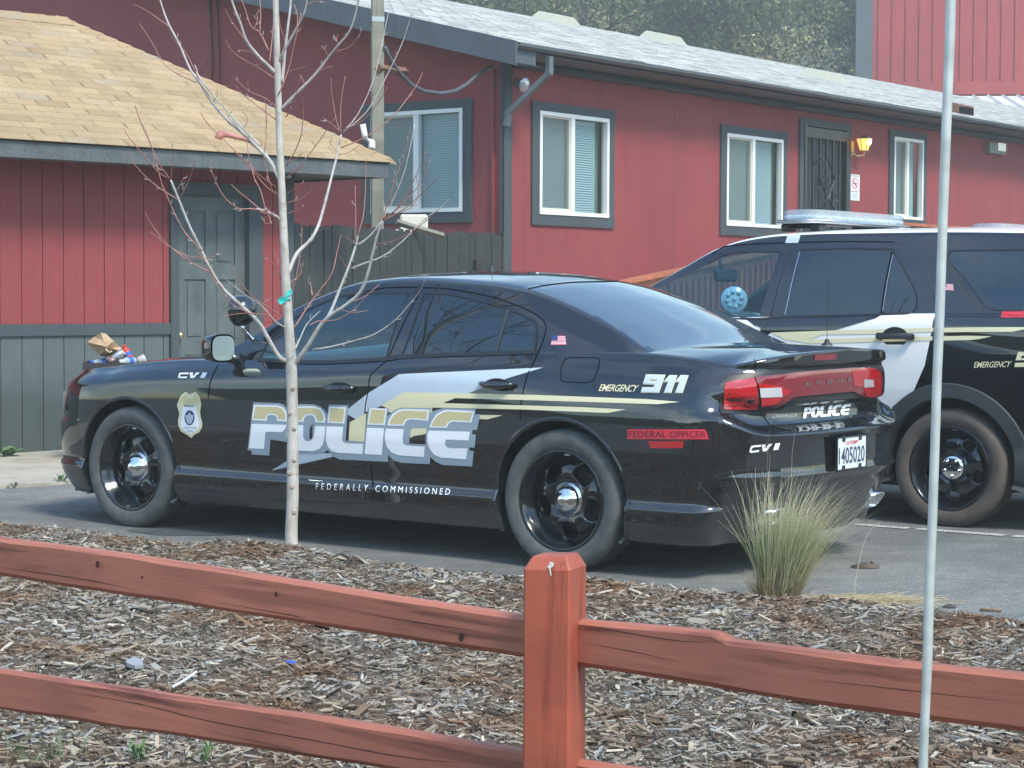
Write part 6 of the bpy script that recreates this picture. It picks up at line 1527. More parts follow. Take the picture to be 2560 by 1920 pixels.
# ------------------------------------------------------------------ feather grass
gb_ = on_m(*V([(1680, 1283)])[0]); gt = thing('feather_grass', 'clump of green and straw feather grass leaning right behind the post', 'grass clump', gb_)
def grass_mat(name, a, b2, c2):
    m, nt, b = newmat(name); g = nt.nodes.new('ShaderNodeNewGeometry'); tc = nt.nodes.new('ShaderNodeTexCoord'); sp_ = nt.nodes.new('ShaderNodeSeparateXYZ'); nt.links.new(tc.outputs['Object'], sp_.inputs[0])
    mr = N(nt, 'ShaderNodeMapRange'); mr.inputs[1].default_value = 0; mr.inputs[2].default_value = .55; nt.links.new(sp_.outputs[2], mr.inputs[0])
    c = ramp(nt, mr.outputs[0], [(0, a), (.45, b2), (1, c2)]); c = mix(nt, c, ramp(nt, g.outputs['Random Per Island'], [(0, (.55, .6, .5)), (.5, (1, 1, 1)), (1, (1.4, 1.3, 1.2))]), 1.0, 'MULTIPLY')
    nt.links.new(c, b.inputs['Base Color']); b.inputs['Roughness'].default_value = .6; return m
def blades(m, n, seed, base, spread, L0, L1, lean, wd, out=.5, curve=.8):
    R = random.Random(seed)
    for k in range(n):
        a = R.uniform(0, 2 * pi); r = spread * sqrt(R.random()); b = base + Vector((r * cos(a) * 1.15, r * sin(a) * .8, 0)); L = R.uniform(L0, L1)
        d = Vector((cos(a) * out * R.random() + lean * R.uniform(-.1, 1.6), sin(a) * out * .6 * R.random(), 1)).normalized(); p = Vector(b); cv = curve * R.uniform(.3, 1.3)
        seg = 7; hd = Vector((lean * 1.3 + cos(a) * .5, sin(a) * .35, -.55)); s_ = Vector((1, .2, 0)).normalized() if R.random() < .5 else Vector((.3, 1, 0)).normalized(); vs = []
        for i in range(seg + 1):
            w_ = wd * (1 - .75 * i / seg); vs += [p - s_ * w_ / 2, p + s_ * w_ / 2]; p = p + d * L / seg; d = (d + Vector((R.gauss(0, .06), R.gauss(0, .05), (-.5 if R.random() < .025 else 0))) + hd * cv * (i / seg) ** 1.2 * .30).normalized()
        m.add(vs, [(2 * i, 2 * i + 1, 2 * i + 3, 2 * i + 2) for i in range(seg)])
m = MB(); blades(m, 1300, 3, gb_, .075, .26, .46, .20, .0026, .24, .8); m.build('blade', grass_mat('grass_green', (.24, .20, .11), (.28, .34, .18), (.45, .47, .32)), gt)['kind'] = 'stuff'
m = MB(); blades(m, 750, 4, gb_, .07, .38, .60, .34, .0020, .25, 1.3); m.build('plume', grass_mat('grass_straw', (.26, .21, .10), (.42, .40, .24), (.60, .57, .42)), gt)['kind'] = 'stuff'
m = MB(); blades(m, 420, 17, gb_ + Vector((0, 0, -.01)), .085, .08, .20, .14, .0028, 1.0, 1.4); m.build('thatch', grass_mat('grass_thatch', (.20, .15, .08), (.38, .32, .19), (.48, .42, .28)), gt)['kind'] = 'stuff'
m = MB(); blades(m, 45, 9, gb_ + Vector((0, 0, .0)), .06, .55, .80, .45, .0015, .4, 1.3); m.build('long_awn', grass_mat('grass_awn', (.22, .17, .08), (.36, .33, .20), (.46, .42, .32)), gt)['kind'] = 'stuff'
db = on_m(*V([(1850, 1296)])[0]); m = MB(); R = random.Random(8)
for k in range(700):
    b = db + Vector((R.gauss(0, .13), R.gauss(0, .04), R.uniform(0, .02))); a = R.gauss(0, .5); L = R.uniform(.05, .14); d = Vector((cos(a), sin(a) * .6, R.uniform(-.1, .25))); m.tube([b, b + d * L * .5 + Vector((0, 0, .008)), b + d * L], .0010, 3, False)
tag(m.build('dead_grass', simple('straw', (.42, .34, .20), .8, var=.2)), 'pile of flattened straw-coloured dead grass right of the green clump', 'dead grass')
st0 = on_m(*ZP([(1478, 520)])[0]); m = MB(); m.tube([at_depth(*p_, st0.y) for p_ in smooth2(ZP([(1478, 520), (1482, 450), (1500, 350), (1525, 260), (1560, 205), (1590, 185)]), 4)], [.0022 - .0015 * k / 20 for k in range(21)], 4); tag(m.build('dry_grass_stalk', simple('straw2', (.50, .46, .34), .8), None, True), 'single tall curved dry stem right of the feather grass', 'stem')
# ------------------------------------------------------------------ young bare tree
TD = 10.75
tb = at_depth(729, 1380, TD)
tree = thing('young_tree', 'young bare tree with pale trunk and reddish twigs in front of the sedan', 'tree', (tb.x, TD, .03))
def bark(name, a, b2, c2):
    m, nt, b = newmat(name); f = noisetex(nt, coords(nt, (1, 1, .35)), 26, 6, .65); g = noisetex(nt, coords(nt, (1, 1, 2.4)), 14, 4)
    c = ramp(nt, f, [(.30, a), (.5, b2), (.72, c2)]); c = mix(nt, c, ramp(nt, g, [(.28, (.58, .54, .48)), (.40, (1, 1, 1))]), .8, 'MULTIPLY'); nt.links.new(c, b.inputs['Base Color']); b.inputs['Roughness'].default_value = .75; bump(nt, b, g, .4, .004); return m
M['bark'] = bark('pale_bark', (.30, .265, .22), (.46, .43, .38), (.55, .53, .50)); M['limb'] = bark('limb_bark', (.25, .22, .19), (.42, .40, .37), (.50, .48, .46)); M['twig'] = simple('red_twig', (.36, .155, .125), .6, var=.35, vs=9)
RT = random.Random(21)
def limb(pts, w0, w1, mat, par, name, dep0=0.0, dep1=0.0, k=4):
    """pts in the 8th close-up; widths in photograph pixels"""
    P_ = smooth2(Z8(pts), k); n = len(P_); q = []; r = []
    for i, (x, y) in enumerate(P_):
        t = i / (n - 1); q.append(at_depth(x, y, TD + dep0 + (dep1 - dep0) * t)); r.append(max(.0011, (w0 + (w1 - w0) * t ** .8) / 2 / F_PX * TD))
    m = MB(); m.tube(q, r, 9 if w0 > 6 else 5); return m.build(name, mat, par, True), q, r
TP = [(718, 2545), (716, 2450), (722, 2300), (722, 2150), (722, 2000), (720, 1850), (716, 1700), (708, 1560), (698, 1420), (688, 1250), (681, 1080), (673, 900), (667, 760), (660, 600), (655, 420), (650, 250), (646, 90), (642, -90), (636, -300), (640, -520), (632, -700)]
TW = [40, 31, 30, 30, 29, 28, 28, 25, 24, 22, 20, 19, 18, 17, 16.5, 16, 15, 14, 11, 7, 3]
P_ = smooth2(Z8(TP), 5); tw = pchip(list(enumerate(TW))); q = [at_depth(x, y, TD) for x, y in P_]
r = [tw(i / 5) / 2 / F_PX * TD * (1 + .05 * noise.noise(Vector((i * .5, 1, 0)))) for i in range(len(P_))]
q[0].z = min(q[0].z, .02)
m = MB(); m.tube(q, r, 18); scar_ = MB()
for (x, y, s) in ((735, 2360, 1), (700, 2180, -1), (735, 2120, 1), (735, 1975, 1), (705, 1905, -1), (720, 2245, 1), (725, 1790, 1)):   # branch scars
    c_ = at_depth(*Z8([(x - (x - 718) * .35, y)])[0], TD - .030); scar_.lathe([(.013, 0), (.009, .005), (.005, .007), (.001, .004)], 12, lambda a, b, h, c_=c_: c_ + Vector((a, -h, b)))
trunk = m.build('trunk', M['bark'], tree, True)
m = scar_; m.build('branch_scar', simple('scar_bark', (.36, .30, .235), .85, var=.3, vs=40), trunk, True)
L = [  # (points, w0, w1, depth offset at tip)
 ([(690, 1665), (655, 1640), (600, 1545), (560, 1480), (480, 1405), (400, 1330), (345, 1245), (290, 1130), (250, 1050), (205, 940), (160, 830)], 13, 5, -.35),
 ([(728, 1680), (760, 1640), (800, 1580), (850, 1500), (900, 1450), (950, 1418), (1030, 1350), (1068, 1260), (1090, 1170), (1110, 1090), (1135, 1020)], 13, 5, -.30),
 ([(870, 1482), (900, 1430), (940, 1330), (980, 1230), (1010, 1140), (1022, 1085)], 9, 5, .10),
 ([(700, 1262), (740, 1170), (800, 1110), (840, 1040), (872, 930), (900, 820), (930, 700), (945, 620)], 11, 5, .35),
 ([(662, 830), (620, 745), (560, 680), (500, 620), (420, 550), (350, 470), (300, 390), (250, 320), (200, 205), (150, 110), (120, 30), (95, -60), (60, -190), (45, -320)], 11, 3, .30),
 ([(668, 505), (740, 430), (820, 350), (890, 260), (930, 210), (980, 150), (1010, 70), (1030, -40), (1045, -160)], 9, 2.5, -.25),
 ([(640, 335), (600, 295), (560, 255), (510, 190), (482, 110), (450, 30), (425, -60), (400, -220), (390, -360)], 11, 3, -.20),
 ([(672, 380), (680, 300), (688, 220), (700, 120), (712, 20), (720, -120), (740, -300), (745, -450)], 10, 3, .15),
 ([(655, 290), (690, 220), (740, 130), (778, 50), (800, -60), (840, -220)], 8, 2.5, -.2),
 ([(572, 672), (500, 600), (430, 525), (300, 370), (280, 320), (270, 300)], 6, 3, .2),
 ([(660, 1020), (650, 1000), (620, 985), (590, 970), (555, 962)], 9, 4, -.15)]
limbs = []
for pts, w0, w1, d in L: limbs.append(limb(pts, w0, w1, M['limb'], tree, 'limb', 0, d)[0])
TWG = [  # (limb index or -1, points, w0, depth at tip)
 (0, [(160, 830), (110, 760), (60, 650), (20, 560), (-5, 485)], 4, -.5), (0, [(160, 830), (168, 740), (167, 655)], 3, -.4), (0, [(160, 828), (100, 790), (40, 720), (-20, 650), (-60, 590)], 4, -.45), (0, [(190, 918), (110, 868), (40, 810), (-20, 740), (-40, 700)], 4, -.4),
 (0, [(205, 908), (240, 840), (262, 780), (275, 735)], 2.5, -.4), (0, [(185, 880), (205, 850), (222, 815)], 2.5, -.3), (0, [(305, 1155), (240, 1090), (190, 1010), (150, 920), (120, 850), (90, 740), (60, 640), (30, 570)], 4.5, -.2),
 (0, [(342, 1255), (260, 1212), (160, 1140), (90, 1060), (42, 980)], 4, -.4), (0, [(330, 1190), (240, 1180), (150, 1135), (95, 1090), (66, 1070)], 3, -.3), (0, [(330, 1196), (355, 1182), (380, 1162)], 2.5, -.3), (0, [(400, 1330), (370, 1290), (330, 1220), (280, 1150)], 3, -.3),
 (-1, [(700, 1515), (640, 1480), (580, 1410), (520, 1370), (440, 1310), (400, 1270)], 5, -.4), (-1, [(690, 1470), (600, 1410), (540, 1370), (480, 1300), (445, 1250), (420, 1208)], 4, -.4), (-1, [(640, 1462), (560, 1445), (480, 1445), (395, 1458)], 3, -.3), (0, [(520, 1440), (440, 1400), (390, 1340), (340, 1260)], 3, -.4), (0, [(580, 1400), (595, 1390), (602, 1380)], 2, -.3),
 (1, [(815, 1612), (900, 1598), (1000, 1572), (1100, 1540), (1200, 1470), (1270, 1390), (1310, 1340), (1330, 1290)], 5, -.5), (1, [(735, 1605), (760, 1550), (790, 1490), (850, 1432)], 5, .2), (-1, [(730, 1510), (780, 1430), (830, 1360), (900, 1265), (925, 1170), (945, 1080)], 5, .2), (1, [(812, 1360), (806, 1320), (792, 1290)], 4, .2), (1, [(800, 1500), (840, 1480), (920, 1475), (1000, 1430), (1075, 1350)], 4, -.2), (1, [(1000, 1390), (1060, 1362), (1122, 1310)], 3.5, -.2), (1, [(940, 1425), (1000, 1440), (1070, 1430)], 2, -.2),
 (2, [(1022, 1085), (1048, 990), (1058, 850), (1060, 715)], 3.5, .2), (2, [(1012, 1115), (1012, 980), (1010, 855)], 3.5, .1), (2, [(990, 1238), (1050, 1215), (1140, 1180), (1230, 1110), (1330, 1010), (1400, 960), (1440, 920)], 6, .0), (2, [(1018, 1130), (1075, 1090), (1130, 1020), (1180, 930), (1240, 780), (1285, 570)], 5, .1), (2, [(1015, 1130), (990, 1110), (965, 1090)], 3, 0), (2, [(978, 1240), (955, 1210), (940, 1180)], 3, 0),
 (1, [(1135, 1020), (1160, 930), (1200, 810), (1240, 700), (1265, 600)], 4, -.3), (1, [(1135, 1020), (1230, 930), (1290, 810), (1340, 690)], 4, -.4), (1, [(1138, 1018), (1240, 930), (1320, 830), (1357, 735)], 3.5, -.3), (1, [(1138, 1020), (1240, 960), (1330, 880), (1400, 810)], 4, -.4), (1, [(1100, 1128), (1200, 1105), (1310, 1040), (1400, 960)], 3.5, -.5), (1, [(1130, 1025), (1115, 1000), (1095, 990)], 2, -.3), (1, [(1140, 1010), (1260, 960), (1300, 900), (1290, 800)], 3, -.3),
 (3, [(945, 620), (925, 560), (905, 450), (898, 360)], 3, .3), (3, [(945, 615), (942, 520), (950, 430), (965, 350)], 3, .3), (3, [(948, 615), (1020, 530), (1090, 380), (1130, 220), (1150, 120), (1170, 30)], 4.5, .4), (3, [(950, 612), (1060, 520), (1140, 380), (1220, 215), (1250, 130), (1270, 60)], 4.5, .2), (3, [(945, 680), (1060, 630), (1180, 540), (1260, 440), (1300, 380), (1320, 335)], 4, .5), (3, [(940, 605), (900, 570), (860, 542)], 2.5, .3), (3, [(925, 700), (895, 660), (905, 630)], 2.5, .3), (3, [(948, 600), (1040, 560), (1110, 480), (1160, 400)], 3, .1), (3, [(820, 1060), (850, 1060), (880, 1050)], 2, .1), (3, [(930, 715), (985, 700), (1035, 665)], 2, .3),
 (4, [(152, 122), (100, 85), (50, 50), (-10, 20)], 4, .4), (4, [(280, 380), (200, 345), (130, 295), (70, 190), (15, 108)], 3, .3), (4, [(300, 392), (240, 260), (195, 205), (160, 165)], 3.5, .2), (4, [(285, 330), (300, 290), (325, 255)], 2, .2), (4, [(250, 345), (215, 335), (190, 345)], 2, .2), (4, [(350, 480), (375, 440), (372, 420)], 2, .2), (4, [(495, 600), (512, 560), (508, 530), (490, 515)], 2, .2), (4, [(460, 590), (420, 560), (440, 510)], 2, .2),
 (5, [(925, 235), (980, 220), (1015, 180), (1042, 138)], 3, -.3), (5, [(890, 262), (875, 240), (870, 215)], 2, -.2), (5, [(840, 330), (880, 310), (905, 308)], 2, -.2), (5, [(780, 400), (770, 370), (755, 345)], 2, -.2), (5, [(930, 212), (925, 180), (930, 160)], 2, -.2),
 (6, [(515, 200), (470, 140), (430, 80), (412, 40)], 3, -.2), (6, [(610, 232), (570, 150), (530, 122), (505, 50), (480, -20)], 5, -.1), (6, [(545, 130), (560, 90), (555, 60)], 2, -.1), (6, [(570, 150), (575, 60), (570, 0)], 3, -.1), (6, [(570, 265), (525, 240), (470, 230)], 2, -.2), (6, [(615, 280), (625, 200), (632, 100), (630, -20)], 3, .1),
 (8, [(655, 440), (700, 330), (735, 180), (760, 60)], 4, -.2), (8, [(790, 20), (830, 10), (900, -15)], 4, -.2), (8, [(740, 130), (745, 80), (730, 20)], 2.5, -.1), (7, [(690, 200), (665, 120), (655, 40), (650, -20)], 3, .1),
 (10, [(600, 985), (540, 962), (470, 960), (405, 905), (365, 830), (342, 765)], 4.5, -.2), (10, [(592, 982), (520, 920), (470, 880), (438, 848)], 3.5, -.2), (10, [(598, 975), (575, 880), (545, 820), (520, 720), (505, 600)], 3.5, -.1), (10, [(640, 1000), (600, 960), (620, 1020), (595, 1030), (590, 1000)], 3, -.1),
 (-1, [(655, 900), (600, 860), (540, 790), (460, 700), (380, 620), (330, 570), (298, 518)], 4, -.2), (-1, [(645, 862), (560, 800), (500, 740), (450, 700)], 2.5, -.2), (-1, [(650, 500), (600, 455), (520, 420), (455, 360)], 4, -.2), (-1, [(655, 560), (570, 495), (500, 440), (460, 395)], 3.5, -.1), (-1, [(645, 365), (560, 310), (480, 265), (430, 220), (415, 180)], 3.5, -.1), (-1, [(520, 420), (518, 390), (520, 365)], 2, -.1),
 (-1, [(685, 825), (760, 760), (850, 640), (922, 535)], 3.5, -.2), (-1, [(690, 770), (740, 680), (765, 600), (772, 480), (770, 450)], 3.5, -.2), (-1, [(690, 540), (725, 480), (760, 350)], 3.5, -.2), (-1, [(692, 935), (750, 920), (790, 895), (810, 868)], 3, -.1), (-1, [(690, 985), (740, 970), (775, 950)], 2, -.1), (-1, [(690, 745), (730, 735), (770, 700)], 2, -.1), (-1, [(690, 820), (740, 790), (775, 760)], 2, -.1), (-1, [(690, 335), (735, 320), (778, 308)], 2, -.1), (-1, [(690, 900), (740, 860), (775, 840)], 2, -.1),
 (-1, [(690, 1500), (705, 1400), (735, 1290), (760, 1150), (765, 1045)], 3.5, .1), (-1, [(670, 1280), (640, 1230), (620, 1200), (600, 1185)], 3, -.1), (-1, [(670, 1290), (645, 1220), (637, 1150)], 2.5, -.1), (-1, [(668, 1450), (655, 1360), (650, 1290), (672, 1250)], 3, -.1), (-1, [(600, 590), (600, 520), (598, 470), (590, 460)], 3, -.1), (-1, [(630, 880), (590, 740), (600, 640), (598, 560)], 3, -.1), (-1, [(700, 1310), (760, 1260), (755, 1210)], 2, .1)]
for li, pts, w, d in TWG:
    par = trunk if li < 0 else limbs[li]; n_ = len(pts)
    d0 = 0.0 if li < 0 else L[li][3] * .8
    mm = M['twig'] if w < 4.4 or RT.random() < .45 else M['limb']
    limb(pts, w * .95, 1.6, mm, par, 'twig', d0, d, 3)
m = MB()
for li, pts, w, d in TWG + [(i, l[0], l[1], l[3]) for i, l in enumerate(L)]:     # short spurs and buds
    P_ = smooth2(Z8(pts), 4)
    for k in range(1, len(P_) - 1):
        if RT.random() < .16:
            x, y = P_[k]; x2, y2 = P_[k + 1]; dx, dy = x2 - x, y2 - y; l = math.hypot(dx, dy) + 1e-6; s = RT.choice((-1, 1)); ln = RT.uniform(4, 13)
            t = k / len(P_); dd = TD + (0 if li < 0 else L[li][3] * .8) + (d - (0 if li < 0 else L[li][3] * .8)) * t
            if li >= 0 and w > 6: dd = TD + d * t
            p0 = at_depth(x, y, dd); p1 = at_depth(x + (dx * .5 - s * dy * .8) / l * ln * .6, y + (dy * .5 + s * dx * .8) / l * ln * .6, dd - .01); p2 = at_depth(x + (dx * .8 - s * dy * .7) / l * ln, y + (dy * .8 + s * dx * .7) / l * ln - 2, dd - .012)
            m.tube([p0, p1, p2], [.0026, .002, .0014], 4)
m.build('spur', M['limb'], trunk)['kind'] = 'stuff'
m = MB(); a = Z8([(652, 1385), (668, 1365), (690, 1372), (695, 1345), (718, 1330), (720, 1352), (700, 1372), (688, 1392), (664, 1405)]); P_ = [at_depth(x, y, TD - .03 - .01 * math.sin(k)) for k, (x, y) in enumerate(a)]
m.add(P_, [tuple(t_) for t_ in tessellate_polygon([[Vector((p.x, p.z, 0)) for p in P_]])]); m.tube([at_depth(x, y, TD - .024) for x, y in Z8([(668, 1378), (690, 1384), (712, 1378)])], .006, 5)
tag(m.build('ribbon', simple('teal_ribbon', (.02, .46, .43), .5)), 'teal plastic ribbon tied round the young tree trunk', 'ribbon')
# ------------------------------------------------------------------ rubbish bin with its contents
BD = 16.3
bn = at_depth(*ZL([(730, 335)])[0], BD); rimz = at_depth(*ZL([(610, 330)])[0], BD).z; bx = at_depth(*ZL([(598, 330)])[0], BD).x
bc = Vector((bx + .34, BD + .30, 0)); RB = rotz3(radians(8))
bint = thing('rubbish_bin', 'dark open rubbish bin overfilled with bottles, half hidden by the sedan bonnet', 'bin', bc, radians(8))
m = MB(); cr = [(-1, -1), (1, -1), (1, 1), (-1, 1)]
def lv(z, hx, hy): return [bc + RB @ Vector((x * hx, y * hy, z)) for x, y in cr]
rings_ = [lv(.03, .24, .22), lv(rimz - .06, .31, .28), lv(rimz - .05, .34, .31), lv(rimz, .34, .31), lv(rimz, .31, .28), lv(rimz - .12, .30, .27)]
vs = sum(rings_, []); fs = [(i * 4 + k, i * 4 + (k + 1) % 4, (i + 1) * 4 + (k + 1) % 4, (i + 1) * 4 + k) for i in range(5) for k in range(4)] + [(20, 21, 22, 23), (3, 2, 1, 0)]
m.add(vs, fs); m.build('bin_body', simple('bin_plastic', (.022, .022, .024), .5, bmp=.1), bint)
def at_bin(x, y, d=0): return at_depth(*ZL([(x, y)])[0], BD + .15 + d)
# paper bag
m = MB(); P_ = [(672, 170), (720, 130), (775, 98), (810, 103), (850, 140), (880, 165), (920, 205), (960, 240), (985, 275), (860, 285), (770, 275), (730, 240), (690, 200)]
q = [at_bin(*p, .06 * math.sin(i * 2.3)) for i, p in enumerate(P_)]; cc = at_bin(820, 205, -.16); c2 = at_bin(830, 210, .16); inn = [cc.lerp(p, .55) + Vector((.02 * math.sin(i * 3), -.02 * math.cos(i * 5), .02 * math.sin(i * 1.7))) for i, p in enumerate(q)]
n_ = len(q); m.add(q + inn + [cc, c2], [(i, (i + 1) % n_, n_ + (i + 1) % n_, n_ + i) for i in range(n_)] + [(n_ + i, n_ + (i + 1) % n_, 2 * n_) for i in range(n_)] + [((i + 1) % n_, i, 2 * n_ + 1) for i in range(n_)])
bag = m.build('paper_bag', simple('kraft_paper', (.46, .33, .19), .8, var=.15, vs=14)); tag(bag, 'crumpled brown paper bag on top of the rubbish bin', 'paper bag')
m = MB(); m.tube([at_bin(x, y, -.155) for x, y in ((812, 222), (830, 245), (845, 232), (838, 250), (862, 240))], .006, 5); m.build('print', M['gold'], bag)
def bottle(a, b, r, mat, name, label, cat, cap=None):
    a, b = Vector(a), Vector(b); d = (b - a); L = d.length; Rq = Vector((0, 0, 1)).rotation_difference(d.normalized()).to_matrix(); t = thing(name, label, cat, a) if cap else None
    m = MB(); pr = [(.001, 0), (r * .9, .004), (r, .015), (r, L * .62), (r * .93, L * .66), (r, L * .70), (r * .45, L * .90), (r * .40, L)] if cat == 'bottle' else [(.001, 0), (r * .8, .002), (r, .012), (r, L - .012), (r * .8, L), (.001, L - .003)]
    m.lathe(pr, 18, lambda x, y, h: a + Rq @ Vector((x, y, h)))
    if t is None: tag(m.build(name, mat, None, True), label, cat); return
    m.build('bottle_body', mat, t, True); m = MB(); m.lathe([(r * .44, L * .93), (r * .5, L * .93), (r * .5, L + .012), (.001, L + .014)], 14, lambda x, y, h: a + Rq @ Vector((x, y, h))); m.build('cap', cap, t, True)
    m = MB(); m.lathe([(r * 1.02, L * .25), (r * 1.02, L * .55)], 18, lambda x, y, h: a + Rq @ Vector((x, y, h))); m.build('bottle_label', simple('blue_label', (.03, .13, .50), .4), t, True)
pet = glass('clear_plastic', (.9, .95, .97), .35, .10, (.50, .58, .62)); redp = simple('red_plastic', (.60, .02, .02), .35)
bottle(at_bin(870, 330), at_bin(705, 322, -.05), .032, pet, 'water_bottle', 'clear bottle with blue label at the left end of the bin pile', 'bottle', simple('blue_cap', (.02, .10, .5), .4))
bottle(at_bin(1040, 315, -.03), at_bin(930, 320, -.12), .034, pet, 'water_bottle', 'clear bottle with blue label at the middle of the bin pile', 'bottle', simple('white_cap', (.6, .6, .6), .4))
bottle(at_bin(860, 300, -.1), at_bin(945, 245, -.08), .030, simple('can_metal', (.6, .6, .62), .25, .8), 'drink_can', 'silver can tilted up beside the paper bag', 'can')
bottle(at_bin(880, 320, -.14), at_bin(820, 298, -.12), .030, simple('can_print', (.26, .16, .17), .3, .5, var=.5, vs=30), 'drink_can', 'dull printed can lying below the paper bag', 'can')
bottle(at_bin(1060, 318), at_bin(1120, 290), .036, glass('cloudy_plastic', (.9, .85, .85), .25, .2, (.62, .58, .58)), 'plastic_cup', 'cloudy plastic cup at the right end of the bin pile', 'cup')
bottle(at_bin(995, 300), at_bin(955, 205), .032, redp, 'red_bottle', 'red bottle with round red cap right of the paper bag', 'bottle', redp)
# ------------------------------------------------------------------ oaks on the slope behind
m = MB()
def hz(x, y): return max(0, (y - 78) * .32 + 1.2 * noise.noise(Vector((x * .05, y * .05, 0)))) + .0
m.grid(lambda u, v: (-110 + 240 * u, 76 + 110 * v, hz(-110 + 240 * u, 76 + 110 * v) - .05), 60, 40)
tag(m.build('hillside', simple('dry_hill', (.045, .05, .03), .95, var=.35, vs=.4), None, True), kind='structure')
LT = {}
def leafm(name, a, b2, c2):
    m, nt, b = newmat(name); g = nt.nodes.new('ShaderNodeNewGeometry'); c = ramp(nt, g.outputs['Random Per Island'], [(0, a), (.55, b2), (1, c2)])
    oi = nt.nodes.new('ShaderNodeTexCoord'); nz = noisetex(nt, oi.outputs['Object'], .45, 3); c = mix(nt, c, ramp(nt, nz, [(.35, (.6, .62, .6)), (.65, (1.2, 1.18, 1.1))]), 1.0, 'MULTIPLY'); nt.links.new(c, b.inputs['Base Color']); b.inputs['Roughness'].default_value = .7; return m
lm1 = leafm('evergreen_leaf', (.050, .066, .024), (.115, .135, .045), (.21, .225, .08)); lm2 = leafm('lichen_leaf', (.10, .095, .055), (.22, .21, .11), (.46, .46, .23)); tbk = simple('oak_bark', (.035, .032, .027), .9, var=.3)
def oak(seed, h, cr, leaf, n, gap, ls):
    R = random.Random(seed); root = thing('oak_tree', 'x', 'tree', (0, 0, 0), group='trees on the slope behind the pale roof'); T_ = MB(); tips = []
    def br(p, d, L, r, dep):
        q = [p]; dd = Vector(d)
        for k in range(5): dd = (dd + Vector((R.gauss(0, .16), R.gauss(0, .16), R.gauss(.02, .10)))).normalized(); q.append(q[-1] + dd * L / 5)
        T_.tube(q, [r * (1 - .12 * k) for k in range(6)], 6, False)
        if dep == 0: tips.extend(q[2:]); return
        for k in range(R.choice((3, 4))):
            i = R.choice((3, 4, 5, 5)); a = R.uniform(0, 2 * pi); nd = (dd + Vector((cos(a), sin(a), R.uniform(-.25, .6))) * R.uniform(.6, 1.1)).normalized(); br(q[i], nd, L * R.uniform(.55, .78), r * .52, dep - 1)
    br(Vector((0, 0, -1)), Vector((R.gauss(0, .1), 0, 1)), h * .42, h * .042, 4)
    T_.build('trunk', tbk, root, True, True); m = MB()
    for k in range(n):
        c = R.choice(tips) + Vector((R.gauss(0, 1), R.gauss(0, 1), R.gauss(0, .8))) * gap
        a = Vector((R.gauss(0, 1), R.gauss(0, 1), R.gauss(0, 1))).normalized() * ls * R.uniform(.5, 1.2); b = a.orthogonal().normalized() * ls * R.uniform(.3, .6); b = Matrix.Rotation(R.uniform(0, 6), 3, a) @ b
        m.add([c - a * .5, c + b * .5, c + a * .5, c - b * .5], [(0, 1, 2, 3)])
    m.build('crown', leaf, root, False, True); return root
protos = [oak(1, 13, 5, lm1, 16000, .55, .34), oak(2, 12, 5, lm2, 9000, .42, .26), oak(3, 14, 5, lm1, 12000, .50, .32), oak(4, 12.5, 5, lm2, 7000, .36, .24)]
spots = [(-9, 92, 0, 1.0, 'bushy green oak at the left end of the trees above the pale roof'), (-3.5, 97, 2, 1.05, 'dense green oak above the first roof vent'), (1.0, 90, 0, 1.0, 'round dark green oak between the first two roof vents'), (4.5, 96, 1, 1.1, 'grey-green oak with pale lichen left of the centre of the tree line'), (7.2, 89, 3, 1.0, 'lichen-hung oak with twisted bare limbs above the second vent'), (10.0, 95, 1, 1.05, 'tangled grey oak just left of the tall red building'), (11.9, 92, 2, 1.05, 'dark green oak filling the gap left of the tall red building'), (12.5, 88, 3, 1.0, 'bare-limbed mossy oak next to the tall red building'), (15.5, 94, 2, 1.0, 'oak mostly hidden by the tall red building'), (-6, 104, 0, 1.15, 'green oak in the back row at left'), (2.5, 106, 2, 1.15, 'green oak in the back row at centre'), (8.5, 105, 0, 1.15, 'dark oak in the back row behind the lichen trees'), (13.5, 103, 2, 1.2, 'dark oak in the back row beside the tall red building'), (5.6, 86, 1, .8, 'small grey thicket oak low behind the roof ridge'), (-1.0, 86, 3, .8, 'small pale twiggy oak low behind the roof ridge at left')]
used = set()
for k, (x, y, pi_, s, lab) in enumerate(spots):
    o = protos[pi_] if pi_ not in used else copy_tree(protos[pi_]); used.add(pi_)
    o.matrix_world = Matrix.Translation((x, y, hz(x, y) - .3)) @ Matrix.Rotation(k * 1.9, 4, 'Z') @ Matrix.Scale(s, 4); o['label'] = lab
# unseen wooded ridge added behind the camera for dark reflections in the car paint
m = MB(); 
def ridge(u, v):
    a = 2 * pi * u; r = 52 + 14 * v; h = (11.5 + 4.5 * noise.noise(Vector((cos(a) * 3, sin(a) * 3, 1))) + 1.6 * noise.noise(Vector((cos(a) * 14, sin(a) * 14, 2)))) * v
    return (r * cos(a) * 1.1, 2 + r * sin(a), max(-.1, h))
m.grid(lambda u, v: ridge(.5 + .5 * u, v), 160, 6); tag(m.build('reflection_ridge', simple('reflection_ridge_dark', (.030, .038, .026), .9, var=.4, vs=.5), None, True), kind='structure')
HAZE = .0025
cam = bpy.data.cameras.new('camera'); co = bpy.data.objects.new('camera', cam); COL.objects.link(co); scene.camera = co
cam.sensor_width = 36; cam.sensor_fit = 'HORIZONTAL'; cam.lens = F_PX / PW * 36; cam.clip_end = 600; cam.clip_start = .1
Rm = Matrix((CR, CU, -CF)).transposed().to_4x4(); co.matrix_world = Matrix.Translation(CAM) @ Rm
w = bpy.data.worlds.new('World'); scene.world = w; w.use_nodes = True; nt = w.node_tree
sky = nt.nodes.new('ShaderNodeTexSky'); sky.sky_type = 'NISHITA'; sky.sun_disc = False
SUN_EL, SUN_AZ = radians(50), radians(146)
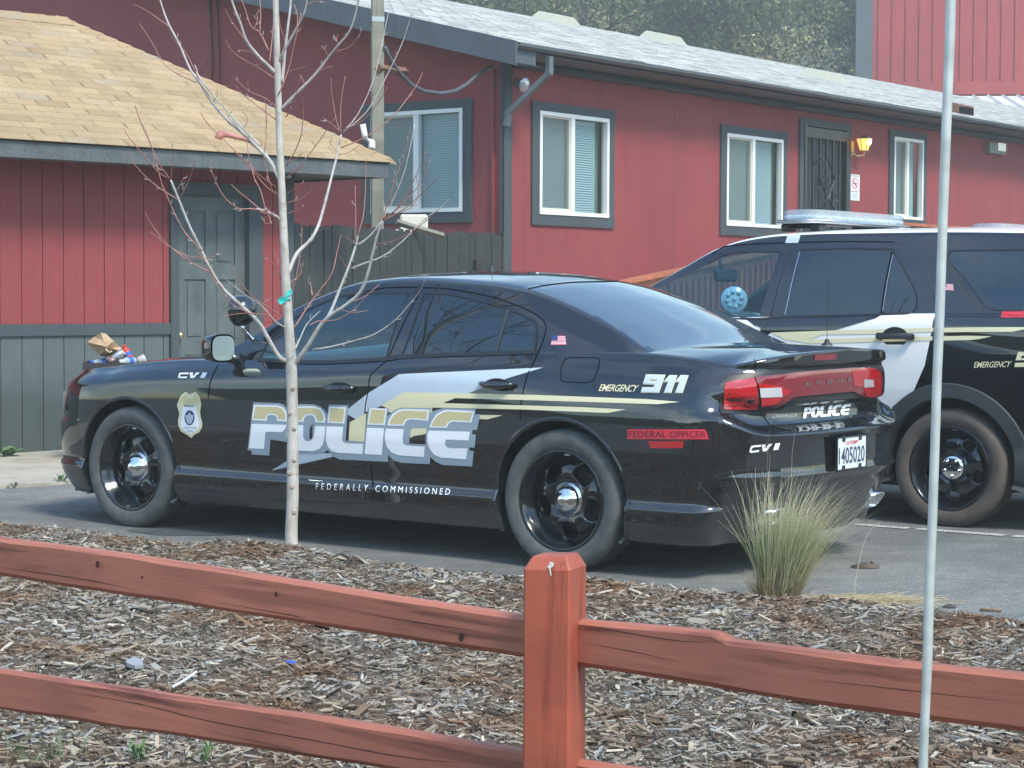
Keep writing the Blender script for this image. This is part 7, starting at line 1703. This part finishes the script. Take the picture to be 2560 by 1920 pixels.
sky.sun_elevation = SUN_EL; sky.sun_rotation = SUN_AZ; sky.air_density = 1.3; sky.dust_density = .7; sky.ozone_density = 3
vec = coords(nt, (1, 1, 2.2), kind='Generated')
sepw = nt.nodes.new('ShaderNodeSeparateXYZ'); tcw = nt.nodes.new('ShaderNodeTexCoord'); nt.links.new(tcw.outputs['Generated'], sepw.inputs[0])
cl = noisetex(nt, vec, 1.9, 9, .6); cm = ramp(nt, cl, [(.48, (0, 0, 0)), (.68, (1, 1, 1))])
lowc = ramp(nt, sepw.outputs[2], [(.0, (1, 1, 1)), (.22, (.85, .85, .85)), (.50, (.10, .10, .10)), (1, (.25, .25, .25))])
cm = mix(nt, cm, lowc, 1.0, 'MULTIPLY')
c = mix(nt, mix(nt, sky.outputs[0], ramp(nt, sepw.outputs[2], [(.15, (1.02, 1.04, .87)), (.55, (.78, 1.0, 1.14)), (1, (.92, 1.0, .98))]), 1.0, 'MULTIPLY'), (9.8, 10.6, 11.0), cm); bg = nt.nodes['Background']; nt.links.new(c, bg.inputs[0]); bg.inputs[1].default_value = .148
sl = bpy.data.lights.new('sun', 'SUN'); sl.energy = 2.2; sl.angle = radians(14); sl.color = (1, .93, .80)
so = bpy.data.objects.new('sun', sl); COL.objects.link(so)
so.rotation_euler = Vector((-sin(SUN_AZ) * cos(SUN_EL), -cos(SUN_AZ) * cos(SUN_EL), -sin(SUN_EL))).to_track_quat('-Z', 'Y').to_euler()
scene.view_settings.view_transform = 'Standard'; scene.view_settings.look = 'None'; scene.view_settings.exposure = 1.08
scene.cycles.max_bounces = 8; scene.cycles.transparent_max_bounces = 16

hm = bpy.data.materials.new('haze'); hm.use_nodes = True; hn = hm.node_tree
for n_ in list(hn.nodes):
    if n_.type == 'BSDF_PRINCIPLED': hn.nodes.remove(n_)
pv = hn.nodes.new('ShaderNodeVolumePrincipled'); pv.inputs['Density'].default_value = HAZE; pv.inputs['Color'].default_value = (.86, .93, .88, 1)
hn.links.new(pv.outputs[0], hn.nodes['Material Output'].inputs['Volume'])
m = MB(); m.box((10, 70, 12.5), (310, 262, 29)); hz_ = m.build('haze', hm); hz_['kind'] = 'stuff'
